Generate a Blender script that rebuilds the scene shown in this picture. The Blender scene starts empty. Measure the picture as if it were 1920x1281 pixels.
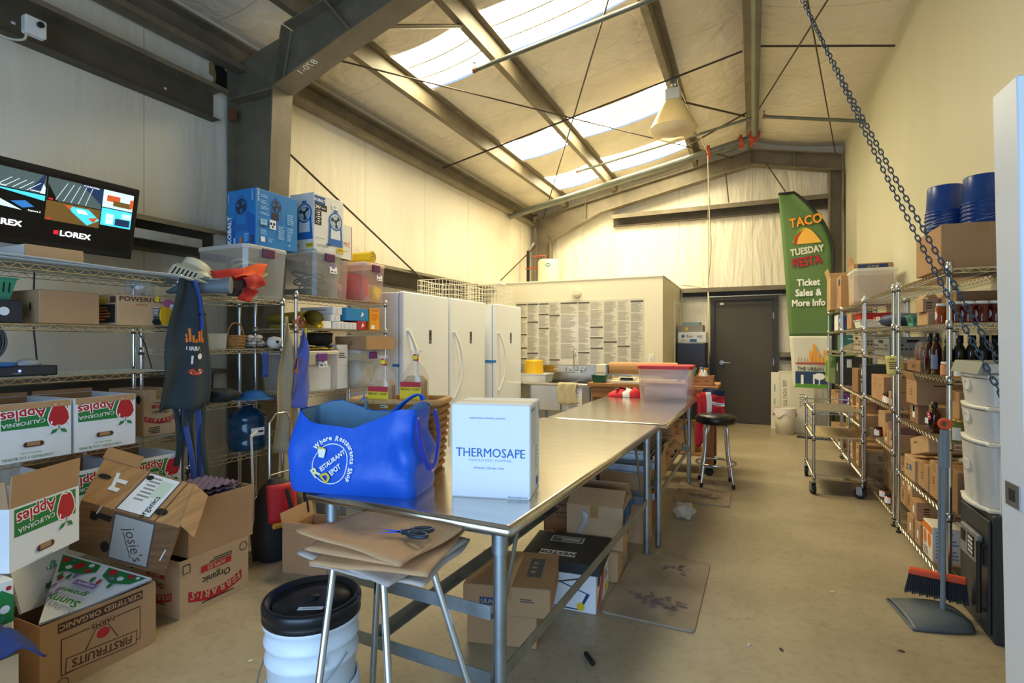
import bpy, bmesh, math, random
from mathutils import Vector, Matrix
from mathutils.bvhtree import BVHTree
PI = math.pi
C = bpy.context.scene.collection
SC = bpy.context.scene
random.seed(7)

# ------------------------------------------------------------------ camera, world, lights, exposure
CAM_H = 1.42
YAW = math.atan(451 / 1000)
cam_d = bpy.data.cameras.new('camera')
cam_d.sensor_width = 36.0
cam_d.lens = 1000 / 1920 * 36.0
cam_d.clip_start = 0.05
cam = bpy.data.objects.new('camera', cam_d)
C.objects.link(cam)
cam.location = (0, 0, CAM_H)
cam.rotation_euler = (PI / 2, 0, YAW)
SC.camera = cam

world = bpy.data.worlds.new('sky')
SC.world = world
world.use_nodes = True
wn = world.node_tree.nodes
wl = world.node_tree.links
bg = wn['Background']
bg.inputs['Color'].default_value = (0.45, 0.65, 1.0, 1)
bg.inputs['Strength'].default_value = 1.0

def area(name, loc, rot, sx, sy, power, col):
    d = bpy.data.lights.new(name, 'AREA')
    d.shape = 'RECTANGLE'
    d.size, d.size_y, d.energy, d.color = sx, sy, power, col
    o = bpy.data.objects.new(name, d)
    o.location, o.rotation_euler = loc, rot
    C.objects.link(o)
    return o
# daylight coming in through the open roll-up doorway behind the camera
area('doorway_daylight', (-0.35, -1.25, 1.35), (PI / 2, 0, 0), 2.9, 2.5, 100, (0.40, 0.64, 1.0))
SKY_STRENGTH = 25.0          # skylight panels (see window_1 .. window_6)
SC.view_settings.view_transform = 'Standard'
SC.view_settings.look = 'None'
SC.view_settings.exposure = 0.12
SC.view_settings.gamma = 1.0
SC.view_settings.use_curve_mapping = False

# ------------------------------------------------------------------ rays through the photograph met with real planes
FW = Vector((-math.sin(YAW), math.cos(YAW), 0))
RT = Vector((math.cos(YAW), math.sin(YAW), 0))
EYE = Vector((0, 0, CAM_H))
def ray(px, py):
    return FW + RT * ((px - 960) / 1000) + Vector((0, 0, (640.5 - py) / 1000))
def ax(px, py, X):
    r = ray(px, py); return EYE + r * (X / r.x)
def ay(px, py, Y):
    r = ray(px, py); return EYE + r * (Y / r.y)
def az(px, py, Z):
    r = ray(px, py); return EYE + r * ((Z - CAM_H) / r.z)
def ad(px, py, d):
    return EYE + ray(px, py) * d

# ------------------------------------------------------------------ materials
def lin(c):
    return c / 12.92 if c <= 0.04045 else ((c + 0.055) / 1.055) ** 2.4
def hexc(h):
    h = h.lstrip('#')
    return tuple(lin(int(h[i:i + 2], 16) / 255) for i in (0, 2, 4))
_M = {}
def mat(name, col, rough=0.6, metal=0.0, var=0.0, scale=8.0, bump=0.0, bscale=40.0, stretch=(1, 1, 1), emit=0.0, coat=0.0, spec=0.5, trans=0.0, alpha=1.0):
    if name in _M: return _M[name]
    c = hexc(col) if isinstance(col, str) else col
    m = bpy.data.materials.new(name); m.use_nodes = True
    nt = m.node_tree; b = nt.nodes['Principled BSDF']
    b.inputs['Base Color'].default_value = (*c, 1)
    b.inputs['Roughness'].default_value = rough
    b.inputs['Metallic'].default_value = metal
    b.inputs['Specular IOR Level'].default_value = spec
    b.inputs['Coat Weight'].default_value = coat
    b.inputs['Transmission Weight'].default_value = trans
    if emit:
        b.inputs['Emission Color'].default_value = (*c, 1); b.inputs['Emission Strength'].default_value = emit
    if var or bump:
        tc = nt.nodes.new('ShaderNodeTexCoord'); mp = nt.nodes.new('ShaderNodeMapping')
        mp.inputs['Scale'].default_value = stretch
        nt.links.new(tc.outputs['Object'], mp.inputs['Vector'])
    if var:
        n = nt.nodes.new('ShaderNodeTexNoise'); n.inputs['Scale'].default_value = scale; n.inputs['Detail'].default_value = 6
        nt.links.new(mp.outputs[0], n.inputs['Vector'])
        r = nt.nodes.new('ShaderNodeValToRGB')
        r.color_ramp.elements[0].position, r.color_ramp.elements[1].position = 0.3, 0.7
        r.color_ramp.elements[0].color = (*[x * (1 - var) for x in c], 1)
        r.color_ramp.elements[1].color = (*[min(1, x * (1 + var * 0.7)) for x in c], 1)
        nt.links.new(n.outputs['Fac'], r.inputs['Fac']); nt.links.new(r.outputs['Color'], b.inputs['Base Color'])
    if bump:
        n2 = nt.nodes.new('ShaderNodeTexNoise'); n2.inputs['Scale'].default_value = bscale; n2.inputs['Detail'].default_value = 4
        nt.links.new(mp.outputs[0], n2.inputs['Vector'])
        bp = nt.nodes.new('ShaderNodeBump'); bp.inputs['Strength'].default_value = bump; bp.inputs['Distance'].default_value = 0.02
        nt.links.new(n2.outputs['Fac'], bp.inputs['Height']); nt.links.new(bp.outputs[0], b.inputs['Normal'])
    _M[name] = m
    return m

def frosted(name, col, clear=0.4, rough=0.25):
    """thin see-through plastic: part straight transmission, part milky scatter, a little gloss"""
    if name in _M: return _M[name]
    c = hexc(col); m = bpy.data.materials.new(name); m.use_nodes = True
    nt = m.node_tree; N = nt.nodes; L = nt.links
    out = N['Material Output']; N.remove(N['Principled BSDF'])
    tr = N.new('ShaderNodeBsdfTransparent'); tr.inputs[0].default_value = (*[0.5 + 0.5 * x for x in c], 1)
    df = N.new('ShaderNodeBsdfDiffuse'); df.inputs[0].default_value = (*c, 1)
    tl = N.new('ShaderNodeBsdfTranslucent'); tl.inputs[0].default_value = (*c, 1)
    gl = N.new('ShaderNodeBsdfGlossy'); gl.inputs['Roughness'].default_value = rough
    m1 = N.new('ShaderNodeMixShader'); m1.inputs[0].default_value = 0.22
    L.new(df.outputs[0], m1.inputs[1]); L.new(tl.outputs[0], m1.inputs[2])
    m2 = N.new('ShaderNodeMixShader'); m2.inputs[0].default_value = clear
    L.new(m1.outputs[0], m2.inputs[1]); L.new(tr.outputs[0], m2.inputs[2])
    m3 = N.new('ShaderNodeMixShader')
    m3.inputs[0].default_value = 0.07; L.new(m2.outputs[0], m3.inputs[1]); L.new(gl.outputs[0], m3.inputs[2])
    L.new(m3.outputs[0], out.inputs['Surface'])
    _M[name] = m
    return m

CARD = mat('cardboard', '#b18a62', 0.85, var=0.08, scale=5, bump=0.06, bscale=120)
CARD2 = mat('cardboard_pale', '#bf9c74', 0.85, var=0.07, scale=5, bump=0.05, bscale=120)
CARD3 = mat('cardboard_dark', '#8f6b4a', 0.9, var=0.1, scale=6, bump=0.05, bscale=120)
CARDIN = mat('cardboard_inside', '#a67f55', 0.9, var=0.1, scale=5)
TAPE = mat('packing_tape', '#a87f4e', 0.25)
WHITEB = mat('white_card', '#e3e6e8', 0.7, var=0.04, scale=9)
WHITE = mat('white_ink', '#f4f4f2', 0.6)
BLACK = mat('black_ink', '#171615', 0.7)
DKGREY = mat('dark_grey_ink', '#4a4643', 0.7)
MIDGREY = mat('mid_grey_ink', '#8b8b88', 0.7)
RED = mat('red_ink', '#b5202a', 0.6)
GREEN = mat('green_ink', '#1f7a3d', 0.6)
NAVY = mat('navy_ink', '#1d3c6e', 0.6)
BLUE = mat('blue_ink', '#1c66b0', 0.6)
PURPLE = mat('purple_ink', '#8a6aa8', 0.6)
YELLOW = mat('yellow_ink', '#e5c21d', 0.6)
ORANGE = mat('orange_ink', '#e67b1c', 0.6)
BROWNINK = mat('brown_ink', '#4d2f1c', 0.7)
TEAL = mat('teal_ink', '#2f8f7f', 0.6)
CHROME = mat('chrome_wire', '#d6cfbc', 0.25, 1.0, var=0.1, scale=30)
POSTM = mat('chrome_post', '#cfd2d6', 0.18, 1.0)
STEEL = mat('stainless_steel', '#cfcbc2', 0.2, 1.0, var=0.08, scale=3, bump=0.012, bscale=10, stretch=(1, 8, 1))
GALV = mat('galvanised_steel', '#a6b0b6', 0.42, 1.0, var=0.18, scale=14)
GIRTM = mat('primer_painted_steel', '#7a705c', 0.55, 0.1, var=0.22, scale=5, bump=0.05, bscale=60)
GIRTD = mat('dark_girt_steel', '#5d5546', 0.6, 0.1, var=0.22, scale=5)  # darker tone for the girt webs and lower flanges
PIPEM = mat('sprinkler_pipe_steel', '#6d6f62', 0.45, 0.3, var=0.2, scale=6)
RODM = mat('rod_steel', '#4a4239', 0.6, 0.4)
ORCOUP = mat('orange_coupling_paint', '#b3482a', 0.5)
BLKPL = mat('black_plastic', '#1a1b1d', 0.35)
BLKRUB = mat('black_rubber', '#161616', 0.75)
WHITEPL = mat('white_plastic', '#e9e9e6', 0.35)
CREAM = mat('cream_plastic', '#e6dcc0', 0.45)
GREYPL = mat('grey_plastic', '#8e9296', 0.45)
DARKVOID = mat('dark_interior', '#1b1510', 0.9)
CLEAR = frosted('clear_tote_plastic', '#fafaf6', 0.76)
CLEARER = frosted('clear_plastic', '#f8faf8', 0.78, 0.12)
FROST = frosted('frosted_drawer_plastic', '#f2f3f2', 0.22, 0.3)
LIDW = frosted('milky_lid_plastic', '#f4f3ee', 0.35, 0.3)
LATCH = mat('purple_latch', '#5b2250', 0.4)

# ------------------------------------------------------------------ mesh building
_T = {}
def text_geo(body, bold=0.0):
    """flat lettering centred on the origin; heavier type is the same outline laid down a few times, slightly shifted"""
    k = (body, bold)
    if k not in _T:
        cu = bpy.data.curves.new('lettering', 'FONT'); cu.body = body; cu.size = 1.0; cu.resolution_u = 2
        o = bpy.data.objects.new('lettering', cu)
        me = o.to_mesh()
        vs = [(v.co.x, v.co.y) for v in me.vertices]; fs = [tuple(p.vertices) for p in me.polygons]
        o.to_mesh_clear(); bpy.data.objects.remove(o); bpy.data.curves.remove(cu)
        if vs:
            cx = (min(v[0] for v in vs) + max(v[0] for v in vs)) / 2; cy = (min(v[1] for v in vs) + max(v[1] for v in vs)) / 2
            w = max(v[0] for v in vs) - min(v[0] for v in vs)
        else: cx = cy = w = 0
        sh = [(0, 0)] if bold <= 0 else [(-bold, 0), (bold, 0)] if bold < 0.02 else [(-bold, -bold), (bold, -bold), (bold, bold), (-bold, bold)]
        n = len(vs)
        _T[k] = ([(x - cx + a, y - cy + b) for a, b in sh for x, y in vs], [tuple(n * q + e for e in f) for q in range(len(sh)) for f in fs], w)
    return _T[k]

class MB:
    def __init__(s):
        s.v, s.f, s.m, s.s, s.mats = [], [], [], [], []
    def mi(s, m):
        if m not in s.mats: s.mats.append(m)
        return s.mats.index(m)
    def add(s, vs, fs, m, smooth=False, M=None):
        b = len(s.v); i = s.mi(m)
        s.v += [(M @ Vector(v)) if M is not None else Vector(v) for v in vs]
        for f in fs:
            s.f.append(tuple(b + k for k in f)); s.m.append(i); s.s.append(smooth)
        return s
    def box(s, x0, x1, y0, y1, z0, z1, m, M=None, bev=0.0):
        if bev <= 0:
            vs = [(x, y, z) for x in (x0, x1) for y in (y0, y1) for z in (z0, z1)]
            fs = [(0, 1, 3, 2), (4, 6, 7, 5), (0, 4, 5, 1), (2, 3, 7, 6), (0, 2, 6, 4), (1, 5, 7, 3)]
            return s.add(vs, fs, m, False, M)
        lo, hi = (x0, y0, z0), (x1, y1, z1)
        vs, ix = [], {}
        for sx in (0, 1):
            for sy in (0, 1):
                for sz in (0, 1):
                    sg = (sx, sy, sz)
                    for a in range(3):
                        p = [(hi if sg[k] else lo)[k] + (0 if k == a else (-bev if sg[k] else bev)) for k in range(3)]
                        ix[(sg, a)] = len(vs); vs.append(p)
        fs = []
        for a in range(3):
            b, c = (a + 1) % 3, (a + 2) % 3
            for e in (0, 1):
                q = []
                for (i, j) in ((0, 0), (1, 0), (1, 1), (0, 1)):
                    g = [0, 0, 0]; g[a] = e; g[b] = i; g[c] = j; q.append(ix[(tuple(g), a)])
                fs.append(tuple(q) if e else tuple(q[::-1]))
            for i in (0, 1):
                for j in (0, 1):
                    g0 = [0, 0, 0]; g0[b] = i; g0[c] = j; g1 = list(g0); g1[a] = 1
                    fs.append((ix[(tuple(g0), b)], ix[(tuple(g1), b)], ix[(tuple(g1), c)], ix[(tuple(g0), c)]))
        for sx in (0, 1):
            for sy in (0, 1):
                for sz in (0, 1):
                    g = (sx, sy, sz); fs.append((ix[(g, 0)], ix[(g, 1)], ix[(g, 2)]))
        return s.add(vs, fs, m, False, M)
    def tube(s, pts, r, m, n=8, closed=False, caps=True, smooth=True):
        P = [Vector(p) for p in pts]; k = len(P); rings = []
        rr = r if isinstance(r, (list, tuple)) else [r] * k
        up = None
        for i in range(k):
            if closed: t = P[(i + 1) % k] - P[i - 1]
            else: t = P[min(i + 1, k - 1)] - P[max(i - 1, 0)]
            t = t.normalized() if t.length > 1e-9 else Vector((0, 0, 1))
            if up is None:
                up = Vector((0, 0, 1)) if abs(t.z) < 0.9 else Vector((1, 0, 0))
            a = t.cross(up)
            if a.length < 1e-6: a = t.cross(Vector((0.3, 1, 0.2)))
            a.normalize(); b = a.cross(t).normalized(); up = b
            rings.append([P[i] + (a * math.cos(2 * PI * j / n + PI / n) + b * math.sin(2 * PI * j / n + PI / n)) * rr[i] for j in range(n)])
        return s.loft(rings, m, caps=caps, closed=closed, smooth=smooth)
    def loft(s, rings, m, caps=True, closed=False, smooth=True):
        n = len(rings[0]); k = len(rings); vs = [p for r in rings for p in r]; fs = []
        for i in range(k if closed else k - 1):
            i2 = (i + 1) % k
            for j in range(n):
                j2 = (j + 1) % n
                fs.append((i * n + j, i * n + j2, i2 * n + j2, i2 * n + j))
        s.add(vs, fs, m, smooth)
        if caps and not closed:
            s.add(rings[0], [tuple(range(n))[::-1]], m); s.add(rings[-1], [tuple(range(n))], m)
        return s
    def lathe(s, prof, m, n=20, M=None, smooth=True, caps=True):
        rings = [[(r * math.cos(2 * PI * j / n), r * math.sin(2 * PI * j / n), z) for j in range(n)] for r, z in prof]
        if M is not None: rings = [[M @ Vector(p) for p in r] for r in rings]
        return s.loft(rings, m, caps=caps, smooth=smooth)
    def cyl(s, p0, p1, r, m, n=12, r1=None, smooth=True):
        return s.tube([p0, p1], [r, r if r1 is None else r1], m, n, smooth=smooth)
    def prism(s, poly, z0, z1, m, M=None):
        n = len(poly)
        vs = [(x, y, z0) for x, y in poly] + [(x, y, z1) for x, y in poly]
        fs = [tuple(range(n))[::-1], tuple(range(n, 2 * n))] + [(i, (i + 1) % n, n + (i + 1) % n, n + i) for i in range(n)]
        return s.add(vs, fs, m, False, M)
    def surf(s, nu, nv, fn, m, smooth=True, M=None):
        vs = [fn(i / nu, j / nv) for i in range(nu + 1) for j in range(nv + 1)]
        fs = [(i * (nv + 1) + j, (i + 1) * (nv + 1) + j, (i + 1) * (nv + 1) + j + 1, i * (nv + 1) + j + 1) for i in range(nu) for j in range(nv)]
        return s.add(vs, fs, m, smooth, M)
    def sheet(s, nu, nv, fn, m, t=0.003, smooth=True):
        """a surface with thickness: two skins and a rim"""
        g = [[Vector(fn(i / nu, j / nv)) for j in range(nv + 1)] for i in range(nu + 1)]
        vs, W = [], nv + 1
        nrm = []
        for i in range(nu + 1):
            for j in range(nv + 1):
                du = g[min(i + 1, nu)][j] - g[max(i - 1, 0)][j]; dv = g[i][min(j + 1, nv)] - g[i][max(j - 1, 0)]
                nn = du.cross(dv); nrm.append(nn.normalized() if nn.length > 1e-12 else Vector((0, 0, 1)))
        flat = [g[i][j] for i in range(nu + 1) for j in range(nv + 1)]
        K = len(flat)
        vs = flat + [p - q * t for p, q in zip(flat, nrm)]
        fs = []
        for i in range(nu):
            for j in range(nv):
                q = (i * W + j, (i + 1) * W + j, (i + 1) * W + j + 1, i * W + j + 1)
                fs.append(q); fs.append(tuple(K + x for x in q[::-1]))
        rim = [i * W for i in range(nu + 1)] + [nu * W + j for j in range(1, W)] + [i * W + nv for i in range(nu - 1, -1, -1)] + [j for j in range(nv - 1, 0, -1)]
        for a, b in zip(rim, rim[1:] + rim[:1]): fs.append((a, K + a, K + b, b))
        return s.add(vs, fs, m, smooth)
    # flat prints laid on a face: O = face centre, U and V = in-plane axes
    def prints(s, O, U, V, items, bvh=None):
        O, U, V = Vector(O), Vector(U).normalized(), Vector(V).normalized(); N = U.cross(V).normalized()
        for k, it in enumerate(items):
            off = 0.0007 + 0.0003 * k; t = it[0]
            if t == 't':
                _, body, u, v, size, m = it[:6]; rot = math.radians(it[6] if len(it) > 6 else 0); sx = it[7] if len(it) > 7 else 1; bold = it[8] if len(it) > 8 else 0.012
                g, fs, w = text_geo(body, bold); c, sn = math.cos(rot), math.sin(rot)
                pts = [(u + (x * sx * c - y * sn) * size, v + (x * sx * sn + y * c) * size) for x, y in g]
            elif t == 'r':
                _, u, v, w, h, m = it[:6]; rot = math.radians(it[6] if len(it) > 6 else 0); c, sn = math.cos(rot), math.sin(rot)
                pts = [(u + x * c - y * sn, v + x * sn + y * c) for x, y in (((-w / 2, -h / 2), (w / 2, -h / 2), (w / 2, h / 2), (-w / 2, h / 2)) if bvh is None else [(w * (i / 6 - .5), h * (j / 6 - .5)) for i in range(7) for j in range(7)])]; fs = [(0, 1, 2, 3)] if bvh is None else [(i * 7 + j, i * 7 + 7 + j, i * 7 + 8 + j, i * 7 + j + 1) for i in range(6) for j in range(6)]
            elif t == 'p':
                _, pts, m = it; fs = [tuple(range(len(pts)))]
            elif t == 'c':
                _, u, v, r, m = it[:5]; ry = it[5] if len(it) > 5 else r; n = 20
                pts = [(u + r * math.cos(2 * PI * j / n), v + ry * math.sin(2 * PI * j / n)) for j in range(n)]; fs = [tuple(range(n))]
            elif t == 'o':      # outline ring
                _, u, v, r, wd, m = it[:6]; ry = it[6] if len(it) > 6 else r; n = 28
                pts = [(u + (r + e) * math.cos(2 * PI * j / n), v + (ry + e) * math.sin(2 * PI * j / n)) for e in (0, -wd) for j in range(n)]
                fs = [(j, (j + 1) % n, n + (j + 1) % n, n + j) for j in range(n)]
            elif t == 'l':      # block of fine print: n ragged lines
                _, u, v, w, h, n, m = it[:7]; pts, fs = [], []; rn = random.Random(int(abs(u * 997 + v * 631 + w * 89) * 100) + n)
                for q in range(n):
                    y = v + h / 2 - (q + 0.5) * h / n; ww = w * rn.uniform(0.55, 1); b = len(pts); x0 = u - w / 2
                    pts += [(x0, y - h / n * 0.22), (x0 + ww, y - h / n * 0.22), (x0 + ww, y + h / n * 0.22), (x0, y + h / n * 0.22)]; fs.append((b, b + 1, b + 2, b + 3))
            nl = 4 if t == 't' and bold >= 0.02 else 2 if t == 't' and bold > 0 else 1; per = max(1, len(pts) // nl)
            vs = [O + U * x + V * y + N * (off + 0.00006 * (i // per)) for i, (x, y) in enumerate(pts)]
            if bvh is not None:
                q2 = []
                for p in vs:
                    h = bvh.ray_cast(p + N * 0.4, -N)
                    q2.append(h[0] + N * (off + 0.0015) if h[0] is not None else p)
                vs = q2
            s.add(vs, fs, m)
        return s
    def bvh(s):
        return BVHTree.FromPolygons([tuple(v) for v in s.v], s.f)
    def obj(s, name, parent=None, loc=None, rot=None):
        me = bpy.data.meshes.new(name)
        me.from_pydata([tuple(v) for v in s.v], [], s.f)
        for m in s.mats: me.materials.append(m)
        me.polygons.foreach_set('material_index', s.m); me.polygons.foreach_set('use_smooth', s.s)
        bm = bmesh.new(); bm.from_mesh(me); bmesh.ops.recalc_face_normals(bm, faces=bm.faces); bm.to_mesh(me); bm.free()
        me.update()
        o = bpy.data.objects.new(name, me); C.objects.link(o)
        if parent is not None: o.parent = parent
        if loc is not None: o.location = loc
        if rot is not None: o.rotation_euler = rot if isinstance(rot, (tuple, list)) else (0, 0, rot)
        return o

def tag(o, label, cat, group=None):
    o['label'] = label; o['category'] = cat
    if group: o['group'] = group
    return o
def thing(name, label, cat, loc=(0, 0, 0), rot=0, group=None):
    o = bpy.data.objects.new(name, None); C.objects.link(o); o.empty_display_size = 0.05
    o.location = loc; o.rotation_euler = rot if isinstance(rot, (tuple, list)) else (0, 0, rot)
    return tag(o, label, cat, group)
def struct(mb, name, parent=None, loc=None, rot=None):
    o = mb.obj(name, parent, loc, rot)
    if parent is None: o['kind'] = 'structure'
    return o
def dup(root, loc, rot, label, group=None):
    r = root.copy(); C.objects.link(r); r.location = loc
    r.rotation_euler = rot if isinstance(rot, (tuple, list)) else (0, 0, rot)
    r['label'] = label
    if group: r['group'] = group
    for ch in list(root.children):
        c = ch.copy(); C.objects.link(c); c.parent = r
        for g in list(ch.children):
            d = g.copy(); C.objects.link(d); d.parent = c
    return r
FACES = {'+x': ((1, 0, 0), (0, 1, 0)), '-x': ((-1, 0, 0), (0, -1, 0)), '+y': ((0, 1, 0), (-1, 0, 0)), '-y': ((0, -1, 0), (1, 0, 0))}
def face_prints(mb, w, d, h, prints, z0=0.0):
    """prints: {'+x': [...], '-y!': [...]}; '!' turns the printing upside down"""
    for f, items in (prints or {}).items():
        flip = f.endswith('!'); f = f.rstrip('!')
        if f == '+z': O, U, V = Vector((0, 0, z0 + h)), Vector((1, 0, 0)), Vector((0, 1, 0))
        else:
            n, U = FACES[f]; O = Vector((n[0] * w / 2, n[1] * d / 2, z0 + h / 2)); U = Vector(U); V = Vector((0, 0, 1))
        if flip: U, V = -U, -V
        mb.prints(O, U, V, items)
def carton(label, loc, dim, rot=0, m=None, name='cardboard_box', cat='box', open=False, flaps=None, prints=None, tape=True, group=None, inside=None, flapm=None):
    """a corrugated box, base centre at loc; closed = one mesh with a taped seam, open = shell with flap children"""
    m = m or CARD; w, d, h = dim; mb = MB()
    if not open:
        mb.box(-w / 2, w / 2, -d / 2, d / 2, 0, h, m, bev=min(0.004, h / 8))
        if tape:
            L = [('r', 0, 0, 0.003, d * 0.99, BROWNINK), ('r', 0, 0, min(0.05, w * 0.3), d * 0.985, TAPE)] if d >= w else [('r', 0, 0, w * 0.99, 0.003, BROWNINK), ('r', 0, 0, w * 0.985, min(0.05, d * 0.3), TAPE)]
            face_prints(mb, w, d, h, {'+z': L})
            if h > 0.08:
                tw = min(0.05, (w if d >= w else d) * 0.3)
                for f in (('-y', '+y') if d >= w else ('-x', '+x')): face_prints(mb, w, d, h, {f: [('r', 0, h / 2 - 0.03, tw, 0.055, TAPE)]})
        face_prints(mb, w, d, h, prints)
        return tag(mb.obj(name, None, loc, rot), label, cat, group)
    t = 0.005; mi = inside or CARDIN
    for a in (-1, 1):
        x = a * (w / 2 - t / 2); mb.box(x - t / 2, x + t / 2, -d / 2, d / 2, 0, h, m)
        y = a * (d / 2 - t / 2); mb.box(-w / 2 + t, w / 2 - t, y - t / 2, y + t / 2, 0, h, m)
        mb.box(a * (w / 2 - t) - (0.0005 if a > 0 else 0), a * (w / 2 - t) + (0 if a > 0 else 0.0005), -d / 2 + t, d / 2 - t, 0.004, h - 0.002, mi)
    mb.box(-w / 2 + t, w / 2 - t, -d / 2 + t, d / 2 - t, 0, 0.004, mi)
    face_prints(mb, w, d, h, prints)
    if not flaps:
        return tag(mb.obj(name, None, loc, rot), label, cat, group)
    root = thing(name, label, cat, loc, rot, group); mb.obj('body', root)
    for f, (ang, ln) in flaps.items():
        n, U = FACES[f]; n, U = Vector(n), Vector(U); a = math.radians(ang)
        half = (d if abs(n.x) else w) / 2 - 0.003
        O = Vector((n.x * (w / 2 - t / 2), n.y * (d / 2 - t / 2), h)); D = n * math.sin(a) + Vector((0, 0, 1)) * math.cos(a); Nn = D.cross(U).normalized() * (t / 2)
        fb = MB(); vs = [O + U * s1 * half + D * q + Nn * e for q in (0.001, ln) for s1 in (-1, 1) for e in (-1, 1)]
        fb.add(vs, [(0, 1, 3, 2), (4, 6, 7, 5), (0, 4, 5, 1), (2, 3, 7, 6), (0, 2, 6, 4), (1, 5, 7, 3)], flapm or m)
        fb.obj('flap', root)
    return root
# ------------------------------------------------------------------ the building
XL, XR, YB, YF = -4.05, 1.34, 10.1, -1.5
RIDGE, SLOPE = 4.87, 0.2
def roof(x): return RIDGE - SLOPE * abs(x)

def wall_mat(name, col, axis, pitch, crease=0.25, stain=0.12):
    m = bpy.data.materials.new(name); m.use_nodes = True
    nt = m.node_tree; N, L = nt.nodes, nt.links; b = N['Principled BSDF']
    b.inputs['Roughness'].default_value = 0.42; b.inputs['Specular IOR Level'].default_value = 0.35
    tc = N.new('ShaderNodeTexCoord'); mp = N.new('ShaderNodeMapping'); L.new(tc.outputs['Object'], mp.inputs[0])
    mp.inputs['Scale'].default_value = (1, 1, 0.35)
    n1 = N.new('ShaderNodeTexNoise'); n1.inputs['Scale'].default_value = 1.1; n1.inputs['Detail'].default_value = 5; L.new(mp.outputs[0], n1.inputs[0])
    r1 = N.new('ShaderNodeValToRGB'); c = hexc(col)
    r1.color_ramp.elements[0].position, r1.color_ramp.elements[1].position = 0.3, 0.65
    r1.color_ramp.elements[0].color = (c[0] * (1 - stain), c[1] * (1 - stain * 1.2), c[2] * (1 - stain * 1.7), 1); r1.color_ramp.elements[1].color = (*c, 1)
    L.new(n1.outputs['Fac'], r1.inputs[0])
    sp = N.new('ShaderNodeSeparateXYZ'); L.new(tc.outputs['Object'], sp.inputs[0])
    if pitch:
        dv = N.new('ShaderNodeMath'); dv.operation = 'DIVIDE'; L.new(sp.outputs[axis], dv.inputs[0]); dv.inputs[1].default_value = pitch
        fr = N.new('ShaderNodeMath'); fr.operation = 'FRACT'; L.new(dv.outputs[0], fr.inputs[0])
        lt = N.new('ShaderNodeMath'); lt.operation = 'LESS_THAN'; L.new(fr.outputs[0], lt.inputs[0]); lt.inputs[1].default_value = 0.007
        mx = N.new('ShaderNodeMixRGB'); mx.blend_type = 'MULTIPLY'; L.new(lt.outputs[0], mx.inputs[0]); L.new(r1.outputs[0], mx.inputs[1]); mx.inputs[2].default_value = (0.72, 0.68, 0.6, 1)
        L.new(mx.outputs[0], b.inputs['Base Color'])
    else: L.new(r1.outputs[0], b.inputs['Base Color'])
    mp2 = N.new('ShaderNodeMapping'); L.new(tc.outputs['Object'], mp2.inputs[0]); mp2.inputs['Scale'].default_value = (3, 3, 0.5)
    n2 = N.new('ShaderNodeTexNoise'); n2.inputs['Scale'].default_value = 1.6; n2.inputs['Detail'].default_value = 3; n2.inputs['Distortion'].default_value = 0.6; L.new(mp2.outputs[0], n2.inputs[0])
    bp = N.new('ShaderNodeBump'); bp.inputs['Strength'].default_value = crease; bp.inputs['Distance'].default_value = 0.12
    L.new(n2.outputs['Fac'], bp.inputs['Height']); L.new(bp.outputs[0], b.inputs['Normal'])
    return m
WALLV = wall_mat('vinyl_insulation_wall', '#e9e3d4', 1, 1.22)
WALLB = wall_mat('vinyl_insulation_back', '#ece5d3', 0, 1.22, 0.5)
WALLR = wall_mat('painted_wall', '#d0cdb6', 1, 0, 0.015, 0.07)
CEILM = wall_mat('vinyl_roof_lining', '#e4dccb', 1, 1.5, 0.35)
PARTM = mat('painted_partition', '#e8e0c8', 0.5, var=0.03, scale=2)
TRIMM = mat('painted_trim', '#f0ead8', 0.45)

# concrete floor
FLOORM = bpy.data.materials.new('sealed_concrete'); FLOORM.use_nodes = True
_n = FLOORM.node_tree; N, L = _n.nodes, _n.links; b = N['Principled BSDF']
tc = N.new('ShaderNodeTexCoord')
n1 = N.new('ShaderNodeTexNoise'); n1.inputs['Scale'].default_value = 1.3; n1.inputs['Detail'].default_value = 8; n1.inputs['Roughness'].default_value = 0.65
n2 = N.new('ShaderNodeTexNoise'); n2.inputs['Scale'].default_value = 26; n2.inputs['Detail'].default_value = 5
for n in (n1, n2): L.new(tc.outputs['Object'], n.inputs[0])
r1 = N.new('ShaderNodeValToRGB'); r1.color_ramp.elements[0].position, r1.color_ramp.elements[1].position = 0.32, 0.68
r1.color_ramp.elements[0].color = (*hexc('#94876d'), 1); r1.color_ramp.elements[1].color = (*hexc('#b0a388'), 1); L.new(n1.outputs['Fac'], r1.inputs[0])
r2 = N.new('ShaderNodeValToRGB'); r2.color_ramp.elements[0].position, r2.color_ramp.elements[1].position = 0.28, 0.5
r2.color_ramp.elements[0].color = (0.72, 0.7, 0.66, 1); r2.color_ramp.elements[1].color = (1, 1, 1, 1); L.new(n2.outputs['Fac'], r2.inputs[0])
mx = N.new('ShaderNodeMixRGB'); mx.blend_type = 'MULTIPLY'; mx.inputs[0].default_value = 0.55; L.new(r1.outputs[0], mx.inputs[1]); L.new(r2.outputs[0], mx.inputs[2])
vo = N.new('ShaderNodeTexVoronoi'); vo.feature = 'DISTANCE_TO_EDGE'; vo.inputs['Scale'].default_value = 0.55
nd = N.new('ShaderNodeTexNoise'); nd.inputs['Scale'].default_value = 2.2; nd.inputs['Detail'].default_value = 6; L.new(tc.outputs['Object'], nd.inputs[0])
ma = N.new('ShaderNodeMixRGB'); ma.blend_type = 'ADD'; ma.inputs[0].default_value = 0.5; L.new(tc.outputs['Object'], ma.inputs[1]); L.new(nd.outputs['Color'], ma.inputs[2]); L.new(ma.outputs[0], vo.inputs[0])
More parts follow.
